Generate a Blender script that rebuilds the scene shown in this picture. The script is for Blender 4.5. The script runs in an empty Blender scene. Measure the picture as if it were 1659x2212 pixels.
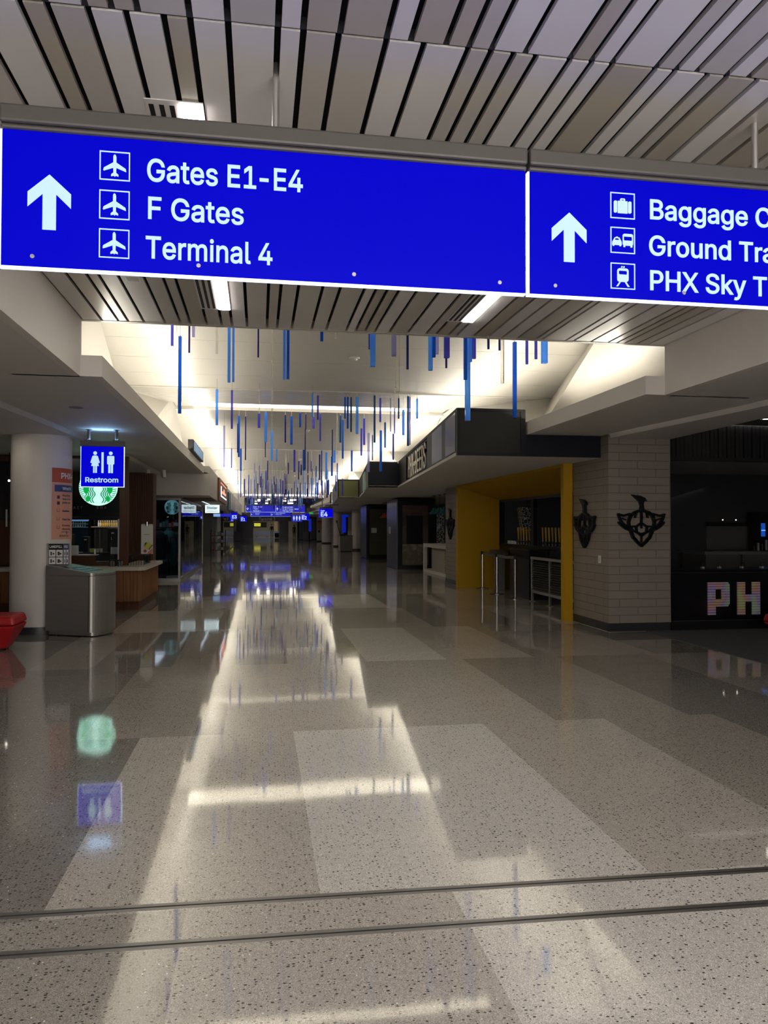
GLYPHS = """A480|16 0 201 509 276 509 463 0 395 0 264 372 232 478 245 478 221 397 85 0|110 142 110 199 370 199 370 142~B456|60 0 60 509 241 509 283 505 329 491 363 466 381 442 395 405 398 374 394 340 383 314 366 294 345 279 315 267 315 262 349 253 376 236 398 211 413 177 418 136 415 105 400 67 381 43 344 18 294 3 247 0|125 57 261 57 302 64 322 74 342 94 353 118 354 151 342 184 329 201 312 214 275 228 125 231|125 285 246 286 282 293 305 307 323 326 332 344 336 372 334 391 324 415 305 435 288 444 254 451 125 452~C510|267 -7 214 -1 181 9 136 35 99 70 70 115 55 150 46 189 40 254 43 298 50 339 62 376 88 424 123 463 150 484 181 499 214 510 267 516 310 512 350 501 386 483 417 458 442 427 461 390 473 348 408 348 399 376 389 395 357 428 315 449 267 456 217 448 173 425 139 388 119 351 105 289 105 219 115 172 139 121 164 91 206 65 242 55 288 54 334 67 368 89 393 120 408 160 473 160 465 129 448 91 424 58 402 38 378 21 341 5 310 -3~D502|219 0 96 0 96 57 249 59 293 69 329 88 358 115 379 149 393 190 399 255 395 305 384 348 366 384 350 404 320 428 295 440 253 450 221 452 93 452 93 509 225 509 285 503 337 486 381 459 415 421 441 374 456 319 462 255 456 191 447 153 425 103 392 62 351 31 318 16 281 6|125 509 125 0 60 0 60 509~E419|60 0 60 509 372 509 372 452 125 452 125 286 355 286 355 229 125 229 125 57 375 57 375 0~F410|60 0 60 509 369 509 369 452 125 452 125 278 346 278 346 221 125 221 125 0~G520|269 -7 213 -1 180 9 149 25 109 57 87 84 69 116 55 151 46 189 41 232 41 277 50 339 61 376 78 409 109 451 135 474 164 492 195 505 229 513 265 516 299 513 330 507 360 496 387 481 411 463 438 433 454 407 466 379 474 349 408 349 391 387 371 414 340 438 309 450 273 456 240 454 205 444 183 432 155 408 125 364 107 306 103 254 107 202 125 145 155 101 184 76 218 61 243 55 269 53 304 56 335 66 362 83 378 97 396 123 411 166 415 202 434 199 283 199 283 256 478 256 477 182 473 149 458 104 434 66 402 35 363 12 318 -2~H517|60 0 60 509 125 509 125 289 392 289 392 509 457 509 457 0 392 0 392 232 125 232 125 0~I300|31 0 31 57 118 57 118 452 31 452 31 509 269 509 269 452 183 452 183 57 269 57 269 0~J396|185 -7 149 -4 116 6 75 33 47 73 37 106 33 145 33 173 98 173 100 121 105 99 115 82 129 68 145 58 164 52 185 50 216 54 241 68 260 90 270 121 272 509 336 509 336 145 329 89 315 58 282 22 238 0~K467|104 145 104 216 169 297 277 415 364 509 448 509 231 276 228 276|60 0 60 509 125 509 124 287 125 0|372 0 188 259 228 309 449 0~L393|60 0 60 509 125 509 125 57 361 57 361 0~M628|60 0 60 509 152 509 280 180 322 49 307 49 342 158 476 509 568 509 568 0 504 0 506 413 507 457 513 457 469 327 342 0 286 0 166 302 112 457 119 457 120 410 122 0~N523|60 0 60 509 136 509 360 156 414 55 405 54 399 163 399 509 463 509 463 0 387 0 170 343 108 452 119 454 125 299 125 0~O533|267 -7 213 -1 181 9 136 35 99 70 70 115 55 150 46 189 40 254 46 319 55 358 70 393 99 438 136 474 181 499 231 513 267 516 303 513 353 499 398 474 435 438 464 393 478 358 491 298 493 254 488 189 478 150 464 115 435 70 398 35 353 9 303 -4|267 53 304 57 339 70 369 91 387 109 408 144 419 171 426 202 430 254 426 306 419 337 408 365 387 399 369 418 339 439 304 452 267 456 229 452 195 439 164 418 147 399 125 364 115 337 105 290 103 254 105 219 115 172 125 144 147 110 164 91 195 70 229 57~P445|60 0 60 509 252 508 296 502 332 487 370 458 395 419 407 373 408 335 405 310 390 265 370 237 332 207 296 193 252 186 109 186 109 242 244 243 282 249 304 260 321 275 333 294 342 323 344 364 336 395 321 420 297 439 273 448 243 452 125 452 125 0~Q533|245 159 313 159 468 -48 401 -48|267 -7 213 -1 181 9 136 35 99 70 70 115 55 150 46 189 40 254 46 319 55 358 70 393 99 438 136 474 181 499 231 513 267 516 303 513 353 499 398 474 435 438 464 393 478 358 491 298 493 254 488 189 478 150 464 115 435 70 398 35 353 9 303 -4|267 53 304 57 339 70 369 91 387 109 408 144 419 171 426 202 430 254 426 306 419 337 408 365 387 399 369 418 339 439 304 452 267 456 229 452 195 439 164 418 147 399 125 364 115 337 105 290 103 254 105 219 115 172 125 144 147 110 164 91 195 70 229 57~R449|60 0 60 509 252 508 296 502 333 489 371 461 395 423 408 377 408 327 395 282 371 244 333 217 296 204 252 198 96 198 96 255 245 255 282 261 304 270 326 289 337 307 344 336 344 369 337 398 321 422 298 440 274 448 244 452 125 452 125 0|353 0 230 229 303 229 428 0~S447|224 -9 193 -7 152 0 128 9 96 27 71 51 52 80 44 101 38 137 104 137 115 100 128 82 146 69 190 52 243 50 270 55 294 64 325 86 337 104 344 124 345 146 341 164 324 187 296 205 150 251 121 264 97 280 77 299 63 320 55 345 52 385 59 418 69 438 89 465 116 486 149 502 186 512 227 516 268 512 316 498 337 486 363 465 383 440 392 420 401 378 337 378 333 398 324 416 310 431 293 443 250 457 207 458 167 448 148 437 133 423 122 407 116 389 118 355 131 334 163 311 312 264 339 250 365 233 386 211 401 183 407 158 408 127 401 94 392 73 372 46 355 30 323 11 298 1 271 -5~T449|32 452 32 509 417 509 417 452 257 452 257 0 193 0 193 452~U517|259 -8 226 -6 181 4 154 15 119 39 92 69 73 104 65 130 60 173 60 509 124 509 124 178 130 139 136 121 151 98 179 73 215 57 259 52 293 55 331 68 360 91 381 121 390 148 393 178 393 509 457 509 457 173 455 144 445 104 417 58 376 22 350 9 322 -1~V480|204 0 16 509 84 509 219 125 248 31 235 31 284 190 395 509 463 509 278 0~W686|155 0 16 509 82 509 169 174 197 40 189 40 208 131 306 509 380 509 469 167 497 40 488 40 505 123 603 509 670 509 530 0 455 0 363 342 336 475 350 475 331 374 230 0~X474|18 0 217 284 217 236 29 509 104 509 201 366 243 292 232 292 260 342 374 509 446 509 259 239 259 287 456 0 382 0 268 165 230 231 244 231 220 188 91 0~Y472|203 0 203 208 16 509 91 509 197 337 230 277 250 230 224 230 263 315 381 509 455 509 268 208 268 0~Z438|42 0 42 46 306 431 341 476 348 454 40 452 40 509 397 509 397 462 134 81 97 33 90 54 399 57 399 0~a389|160 -9 121 -4 94 5 71 19 53 37 39 60 32 88 31 117 37 148 47 167 61 181 97 202 140 214 245 228 265 235 275 247 275 270 269 292 257 309 240 322 217 329 188 331 161 326 139 317 118 301 100 274 41 291 54 318 79 346 108 366 142 378 176 384 219 383 260 373 298 351 322 320 329 304 335 274 337 0 277 0 277 52 272 52 252 25 228 7 194 -5|170 45 206 50 234 63 260 87 273 118 276 190 252 180 200 171 157 165 124 154 103 139 94 122 94 89 108 65 135 50~b424|229 -8 194 -4 166 7 142 27 118 59 112 59 112 0 53 0 53 509 114 509 116 319 145 354 178 376 210 383 255 382 291 372 332 345 357 316 375 280 386 237 390 172 384 125 364 72 341 40 303 10 268 -4|220 47 248 50 265 56 279 66 298 84 319 126 326 156 328 189 326 222 319 252 298 293 280 311 265 320 240 328 220 330 201 328 176 321 161 312 143 294 122 254 115 224 113 189 115 155 122 124 143 83 162 65 176 56 193 50~c396|207 -8 165 -4 140 4 106 24 78 51 56 85 45 111 36 155 34 187 41 250 63 303 78 325 106 352 128 366 152 376 193 384 223 384 253 379 287 367 316 348 336 328 351 304 362 277 303 262 290 289 266 313 238 326 207 330 169 323 145 310 121 284 108 258 99 219 97 166 105 127 121 92 138 72 160 56 187 48 213 47 243 52 271 66 292 89 304 117 363 102 355 81 341 56 306 21 261 -1~d424|195 -8 157 -4 122 10 83 40 61 72 41 125 35 172 38 237 49 280 68 316 92 345 133 372 169 382 215 383 246 376 279 354 308 319 311 319 311 509 372 509 372 0 313 0 313 59 307 59 283 27 258 7 231 -4|205 47 232 50 248 56 263 65 282 83 303 124 309 155 312 189 309 224 303 254 282 294 263 312 249 321 224 328 205 330 185 328 159 320 145 311 126 293 105 252 99 222 96 189 99 156 105 126 127 84 145 66 160 56 176 50~e404|212 -8 167 -4 129 10 96 32 62 73 45 111 36 155 36 219 45 263 69 314 104 352 126 366 151 376 205 384 240 381 274 371 305 353 332 327 353 292 364 260 370 222 371 169 75 169 75 221 338 221 310 202 307 233 298 269 280 297 256 318 232 327 196 330 169 325 140 308 117 284 103 254 96 211 96 166 101 134 120 91 137 71 151 61 184 49 231 47 259 55 277 66 296 85 306 105 365 91 346 53 329 33 307 17 264 -2~f254|228 379 228 327 6 327 6 379|81 0 81 432 85 465 96 486 110 503 128 515 157 526 199 530 241 522 236 498 227 468 201 474 174 471 158 464 146 445 142 419 142 0~g425|207 -151 152 -145 109 -129 77 -105 51 -69 101 -41 129 -73 167 -93 220 -97 264 -86 290 -68 306 -42 311 -19 311 68 306 68 287 41 269 26 231 8 205 5 170 7 146 12 113 27 84 49 61 79 45 115 36 159 35 208 41 253 55 293 76 327 102 353 134 372 170 382 206 384 232 381 260 369 284 350 308 319 313 319 313 379 372 379 372 -9 365 -60 356 -80 344 -98 311 -126 268 -143|205 59 249 67 264 75 282 91 296 113 306 139 312 193 310 226 303 255 282 295 264 312 249 321 224 328 205 330 176 326 160 320 145 312 127 294 105 253 99 224 96 193 99 160 105 131 127 93 145 76 160 68 177 62~h410|114 227 114 0 53 0 53 509 114 509 114 287 102 287 114 315 135 347 152 362 182 377 215 384 259 382 295 369 318 352 336 330 345 311 356 267 357 0 296 0 296 248 288 280 279 297 266 311 241 325 221 329 188 327 161 317 144 305 126 283 118 261~i167|53 0 53 379 114 379 114 0|84 443 65 447 54 455 45 466 41 483 45 501 54 512 70 522 84 524 98 522 114 512 124 497 126 483 122 466 114 455 102 447~j167|53 379 114 379 113 -49 102 -90 78 -121 42 -138 -2 -143 -10 -143 -10 -87 16 -86 32 -79 44 -67 52 -44|83 443 65 447 53 455 45 466 41 483 45 501 53 512 69 522 83 524 98 522 114 512 124 497 126 483 122 466 114 455 102 447~k381|110 137 110 212 121 212 284 379 317 379 360 379 184 199 177 199|53 0 53 509 114 509 114 0|294 0 148 186 191 229 372 0~l189|139 -2 106 2 80 14 63 35 53 73 53 509 114 509 114 99 115 79 120 62 136 53 170 54 181 3~m610|53 0 53 379 112 379 112 295 108 295 120 327 132 346 148 361 179 379 219 386 252 381 271 373 287 361 306 336 315 317 321 295 312 295 324 324 342 349 374 371 404 382 437 386 473 381 505 367 525 351 545 320 556 279 557 0 496 0 494 275 484 301 473 313 451 325 419 330 392 327 369 316 352 300 339 273 335 247 335 0 274 0 272 277 263 299 247 316 225 327 199 330 169 325 147 313 129 295 118 270 114 238 114 0~n410|114 227 114 0 53 0 53 379 112 379 112 287 102 287 114 315 135 347 152 362 182 377 215 384 259 382 295 369 318 352 336 330 345 311 356 267 357 0 296 0 296 248 288 280 279 297 266 311 241 325 221 329 188 327 161 317 144 305 126 283 118 261~o415|207 -8 165 -4 140 4 106 24 78 51 56 85 45 111 36 155 34 187 36 220 45 265 56 291 78 325 106 352 140 372 165 380 207 384 236 382 275 372 309 352 338 325 359 291 370 265 379 220 381 187 377 140 370 111 353 73 329 41 299 16 275 4 236 -6|207 46 238 50 255 56 270 66 289 85 310 127 317 156 319 187 317 219 310 249 289 291 270 310 255 320 238 326 207 330 187 328 160 320 145 310 126 291 105 249 99 219 96 187 99 156 105 127 126 85 145 66 160 56 187 48~p424|53 -143 53 379 112 379 112 319 118 319 150 358 185 378 210 383 242 384 291 372 323 353 349 327 370 293 384 252 390 189 384 125 370 84 341 40 313 16 280 0 243 -8 211 -7 186 -2 161 11 142 27 118 59 114 59 114 -143|220 47 248 50 265 56 279 66 298 84 319 126 326 156 328 189 326 222 319 252 298 293 280 311 265 320 240 328 220 330 201 328 176 321 161 312 143 294 122 254 115 224 113 189 115 155 122 124 143 83 162 65 176 56 193 50~q424|372 -143 311 -143 311 59 306 59 283 27 264 11 239 -2 214 -7 182 -8 145 0 111 16 83 40 55 84 41 125 35 172 38 237 49 280 68 316 92 345 133 372 182 384 215 383 239 378 275 358 307 319 313 319 313 379 372 379|205 47 232 50 248 56 263 65 282 83 303 124 309 155 312 189 309 224 303 254 282 294 263 312 249 321 224 328 205 330 185 328 159 320 145 311 126 293 105 252 99 222 96 189 99 156 105 126 127 84 145 66 160 56 176 50~r259|53 0 53 379 112 379 112 321 115 321 133 350 152 367 168 376 203 384 243 384 243 322 199 325 172 320 143 303 123 278 116 259 114 237 114 0~s365|182 -8 150 -6 121 0 81 20 52 52 36 94 94 107 103 83 118 65 138 53 172 46 203 47 230 54 251 67 264 84 268 96 267 114 261 128 250 139 227 151 135 174 99 188 80 201 65 216 55 233 49 252 47 274 50 300 60 324 77 345 98 362 124 374 154 382 187 384 237 378 276 361 304 333 324 290 268 277 252 306 230 324 207 331 169 331 138 321 116 302 109 277 114 256 124 243 147 230 244 206 290 185 306 171 318 156 327 138 331 107 330 88 322 63 307 40 286 21 240 -1~t227|204 379 204 327 6 327 6 379|65 471 126 471 126 98 129 74 139 58 152 52 172 50 202 54 213 2 168 -4 142 -2 109 9 85 29 70 57 65 93~u410|182 -5 142 0 107 16 80 42 61 78 53 126 53 379 114 379 114 132 118 110 131 82 144 68 160 58 189 51 229 54 249 62 266 74 287 104 295 135 296 379 357 379 357 0 298 0 298 92 307 92 296 64 282 41 266 24 227 2~v389|163 0 17 379 84 379 172 136 206 21 184 21 217 136 305 379 371 379 226 0~w567|138 0 23 379 87 379 163 98 175 41 165 41 194 170 252 379 316 379 390 98 402 41 391 41 413 135 480 379 545 379 429 0 368 0 317 179 277 338 291 338 258 209 199 0~x379|21 0 171 218 171 171 29 379 100 379 207 206 175 206 223 290 282 379 352 379 209 169 209 214 358 0 287 0 221 101 173 182 205 182 158 101 91 0~y389|47 -139 61 -86 100 -90 116 -85 127 -77 143 -55 163 -1 17 379 84 379 172 135 206 21 184 21 217 136 305 379 371 379 197 -74 172 -112 139 -136 99 -145 71 -144~z380|42 0 42 46 254 320 254 323 48 323 48 379 333 379 333 331 126 60 126 56 339 56 339 0~0453|227 -7 181 -1 154 9 130 24 99 56 75 97 59 149 52 188 48 254 50 299 59 359 76 411 100 453 130 484 155 500 196 513 227 516 272 510 299 500 323 484 354 453 378 411 394 359 401 320 405 254 404 209 395 149 378 97 354 56 323 24 299 9 258 -4|227 50 257 54 274 62 290 74 310 98 326 131 337 171 344 254 337 337 326 378 310 410 290 435 274 447 247 458 227 460 206 458 179 447 163 435 143 410 127 378 116 337 109 254 116 171 127 131 143 98 163 74 179 62 206 51~1453|76 0 76 55 391 55 391 0|276 509 276 0 212 0 212 448 209 448 86 358 86 427 198 509~2453|64 0 64 47 282 282 311 327 320 365 316 400 308 419 295 434 279 446 260 454 224 460 185 453 155 435 142 419 133 400 127 362 66 362 69 399 86 442 115 477 143 496 176 509 212 515 262 512 296 502 325 485 355 454 374 416 381 384 378 341 364 302 343 268 311 228 153 60 153 57 389 57 389 0~3453|218 -7 179 -4 144 5 112 20 93 33 70 57 58 76 47 108 44 132 109 132 119 98 131 82 146 69 187 53 236 51 260 55 282 64 310 87 326 120 329 145 327 168 312 203 282 229 257 240 237 245 157 248 157 270 157 299 288 448 288 452 70 452 70 509 372 509 372 461 211 278 211 289 242 290 284 285 320 270 357 241 377 212 389 180 393 132 386 97 364 57 348 39 320 18 273 -1~4453|40 105 40 158 247 509 311 509 109 166 109 163 413 163 413 105|282 0 282 318 343 318 343 0~5453|221 -7 196 -5 161 2 140 11 112 29 89 51 72 79 62 109 60 130 122 130 126 111 138 89 156 71 180 57 214 50 254 55 276 64 295 79 310 97 321 119 327 144 327 171 317 213 299 241 282 258 260 269 236 276 203 276 175 271 148 260 128 246 102 249 67 253 96 509 366 509 366 452 151 452 134 301 171 322 207 332 249 333 294 321 325 303 357 271 379 231 389 194 391 163 387 123 375 87 355 55 329 29 297 9 261 -3~6453|226 -7 188 -3 153 9 123 28 98 54 79 86 67 122 64 162 66 194 80 239 106 292 252 509 322 509 151 261 145 261 165 288 196 307 229 314 272 311 306 300 343 275 370 240 383 207 389 157 385 118 373 83 354 53 330 28 299 9 265 -3|226 48 265 56 296 77 310 95 321 116 327 157 321 199 301 232 285 247 265 258 226 265 187 258 167 248 151 233 132 200 125 158 132 116 142 95 156 77 187 56~7453|97 0 323 452 62 452 62 509 391 509 391 449 165 0~8453|226 -7 198 -5 159 2 136 11 105 30 81 53 63 81 56 101 52 135 59 179 78 217 95 236 115 250 153 265 123 279 107 292 82 327 74 347 70 380 74 412 81 432 103 466 136 493 178 510 226 516 274 510 316 493 349 466 371 432 380 402 382 380 378 347 370 327 345 292 329 279 300 265 338 250 357 236 374 217 394 179 401 135 399 112 389 81 372 53 347 30 317 11 293 2 268 -3|226 49 270 55 304 71 319 86 330 104 337 139 329 176 308 206 290 219 268 229 226 235 184 229 162 219 144 206 123 176 115 139 122 104 133 86 148 71 182 55|226 290 262 295 280 304 295 315 313 342 319 376 313 409 296 435 281 446 262 455 226 460 190 455 172 446 156 435 139 409 133 376 139 342 156 315 172 304 190 295~9453|226 516 265 512 299 500 330 480 355 455 373 423 385 387 389 347 386 315 373 270 346 217 200 0 130 0 301 248 307 248 287 221 257 202 224 195 180 198 147 209 110 234 83 269 70 301 64 338 65 378 74 414 91 447 123 481 153 500 188 512|226 460 188 453 156 432 142 414 132 393 125 352 132 310 151 277 168 261 188 250 226 243 265 250 296 271 311 288 321 309 327 350 321 392 311 414 296 432 265 453~+453|198 34 198 364 255 364 255 34|61 172 61 226 391 226 391 172~-453|337 244 337 188 114 188 114 244~ 188|"""
SLOT_NEAR = [-0.908, -0.814, -0.669, -0.571, -0.474, -0.278, -0.131, 0.067, 0.167, 0.316, 0.507, 0.608, 0.757, 0.856, 0.953, 1.101, 1.302, 1.4, 1.495, 1.698, 1.792, 1.889, 2.035, 2.14]
SLOT_MID = [-1.101, -0.914, -0.813, -0.664, -0.522, -0.379, -0.278, -0.131, 0.066, 0.169, 0.312, 0.51, 0.667, 0.857, 0.956, 1.056, 1.155, 1.307, 1.407, 1.501, 1.701, 1.795, 1.951, 2.043, 2.194, 2.342, 2.492, 2.689]
SLOT_FAR = [-1.705, -1.519, -1.364, -1.271, -1.122, -0.923, -0.773, -0.677, -0.52, -0.375, -0.273, -0.126, 0.071, 0.173, 0.319, 0.52, 0.667, 0.871, 0.969, 1.065, 1.166, 1.318, 1.512, 1.707, 1.812, 1.947, 2.038, 2.22, 2.379, 2.538, 2.703, 2.912, 2.982, 3.248, 3.339, 3.536, 3.737, 3.839, 3.93, 4.074, 4.209]
RODS_A = [(-1.06, 9.57, 3.857, 4.273, 0.039, 'v'), (-0.95, 9.03, 3.888, 4.152, 0.019, 'c'), (-1.07, 10.6, 3.176, 4.226, 0.053, 'B'), (-0.85, 9.5, 3.765, 4.243, 0.026, 'n'), (-0.792, 9.4, 3.937, 4.183, 0.038, 'l'), (-0.512, 9.36, 3.736, 4.225, 0.034, 'c'), (-0.366, 9.35, 3.388, 4.162, 0.042, 'b'), (-0.312, 9.26, 3.379, 4.195, 0.033, 'b'), (-0.017, 9.43, 3.725, 4.279, 0.024, 'n'), (0.156, 9.57, 3.505, 4.216, 0.026, 'c'), (0.297, 9.27, 3.43, 4.178, 0.038, 'b'), (0.332, 9.02, 3.388, 4.144, 0.041, 'B'), (0.752, 9.28, 3.92, 4.185, 0.043, 'B'), (0.918, 9.23, 3.949, 4.265, 0.03, 'c'), (1.356, 9.32, 3.856, 4.218, 0.041, 'v'), (1.365, 9.14, 3.6, 4.143, 0.075, 'b'), (1.639, 9.2, 3.753, 4.159, 0.064, 'l'), (1.707, 9.31, 3.331, 4.28, 0.054, 'c'), (1.85, 9.4, 3.637, 4.165, 0.033, 'n'), (2.181, 9.54, 3.663, 4.252, 0.061, 'b'), (2.202, 9.44, 3.812, 4.267, 0.048, 'B'), (2.287, 9.614, 3.895, 4.293, 0.042, 'l'), (2.314, 9.21, 3.759, 4.277, 0.076, 'v'), (2.4, 9.58, 3.71, 4.163, 0.028, 'n'), (2.651, 9.45, 3.01, 4.24, 0.072, 'b'), (2.574, 9.28, 3.506, 4.214, 0.048, 'B'), (2.644, 9.29, 3.737, 4.269, 0.041, 'b'), (2.669, 9.214, 3.762, 4.232, 0.048, 'v'), (2.856, 9.21, 3.891, 4.264, 0.03, 'n'), (3.11, 9.54, 3.96, 4.205, 0.031, 'n'), (3.082, 9.34, 3.489, 4.269, 0.048, 'c'), (3.686, 10.6, 3.233, 4.362, 0.061, 'B'), (3.445, 9.43, 3.766, 4.208, 0.036, 'v'), (3.456, 9.13, 3.768, 4.185, 0.035, 'v'), (3.682, 9.42, 3.785, 4.163, 0.084, 'b')]
RODS_B = [(-0.763, 14.07, 3.479, 4.127, 0.055, 'b'), (-0.497, 14.14, 3.428, 4.135, 0.045, 'v'), (-0.823, 18.39, 3.048, 4.029, 0.052, 'l'), (-0.454, 17.41, 3.203, 4.137, 0.055, 'B'), (-0.52, 18.78, 3.432, 4.136, 0.033, 'n'), (-0.307, 17.52, 3.148, 4.141, 0.034, 'n'), (-0.581, 24.8, 3.422, 4.135, 0.07, 'B'), (-0.874, 24.8, 3.505, 4.13, 0.044, 'v'), (-0.006, 17.1, 3.835, 4.149, 0.073, 'v'), (0.141, 16.9, 3.501, 4.153, 0.078, 'b'), (0.296, 18.2, 3.2, 3.918, 0.064, 'b'), (0.232, 14.21, 3.691, 4.158, 0.04, 'c'), (0.181, 22.82, 3.69, 4.15, 0.036, 'n'), (0.29, 26, 3.202, 3.862, 0.041, 'n'), (0.567, 25.02, 3.752, 4.156, 0.062, 'b'), (0.583, 17.3, 3.539, 4.164, 0.043, 'n'), (0.731, 17.52, 3.519, 4.167, 0.068, 'B'), (0.901, 17.0, 3.857, 4.173, 0.054, 'B'), (1.039, 17.2, 3.841, 4.176, 0.03, 'n'), (1.184, 19.82, 3.124, 4.175, 0.035, 'n'), (0.997, 14.43, 3.721, 4.181, 0.036, 'b'), (1.244, 17.62, 3.915, 4.18, 0.069, 'v'), (1.122, 14.72, 3.714, 4.184, 0.042, 'v'), (1.359, 17.1, 3.563, 4.185, 0.042, 'v'), (1.153, 25.24, 3.433, 4.167, 0.08, 'v'), (1.335, 26, 3.237, 3.856, 0.046, 'n'), (1.467, 25.24, 3.491, 4.172, 0.098, 'B'), (1.644, 25.92, 3.442, 4.175, 0.037, 'n'), (2.049, 26, 3.223, 4.097, 0.055, 'n'), (2.073, 25.46, 3.326, 4.183, 0.045, 'B'), (2.278, 26, 3.248, 4.17, 0.083, 'b'), (1.907, 19.96, 3.481, 4.191, 0.035, 'n'), (2.472, 26, 3.366, 4.035, 0.074, 'B'), (2.501, 25.46, 3.784, 4.191, 0.09, 'b'), (2.657, 26, 3.23, 3.807, 0.046, 'B'), (1.844, 17.37, 3.571, 4.196, 0.055, 't'), (1.977, 18.07, 3.264, 4.197, 0.051, 'B'), (1.671, 14.88, 3.775, 4.2, 0.037, 'B'), (1.753, 15.125, 3.609, 4.244, 0.042, 'B'), (1.792, 14.88, 3.512, 4.204, 0.037, 't'), (1.912, 14.88, 3.475, 4.207, 0.063, 'b'), (3.092, 25.46, 3.498, 4.202, 0.072, 'B'), (2.47, 18.39, 3.372, 4.04, 0.052, 'v'), (2.461, 17.84, 3.578, 4.21, 0.057, 'v'), (2.62, 18.2, 2.96, 3.905, 0.064, 'l'), (3.156, 21.14, 3.506, 4.215, 0.037, 't'), (2.238, 14.72, 3.292, 4.218, 0.042, 't'), (2.401, 15.03, 3.742, 4.221, 0.043, 'v'), (2.923, 18.2, 2.98, 3.977, 0.064, 'B'), (3.059, 18.39, 3.581, 4.202, 0.052, 't'), (2.612, 15.03, 3.555, 4.227, 0.027, 'l'), (3.697, 20.83, 3.504, 4.228, 0.052, 'n'), (2.925, 16.32, 3.676, 4.229, 0.029, 'v'), (2.777, 15.03, 3.819, 4.232, 0.037, 't'), (2.906, 15.2, 3.508, 4.022, 0.054, 'b'), (2.925, 14.8, 3.247, 4.238, 0.047, 't'), (2.979, 14.875, 3.275, 4.239, 0.026, 'v'), (3.175, 15.11, 3.84, 4.243, 0.048, 'b'), (1.804, 17.73, 3.326, 4.194, 0.022, 'c'), (2.503, 13.87, 3.842, 4.231, 0.064, 'c'), (-0.002, 14.28, 3.738, 4.151, 0.025, 'c')]
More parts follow.
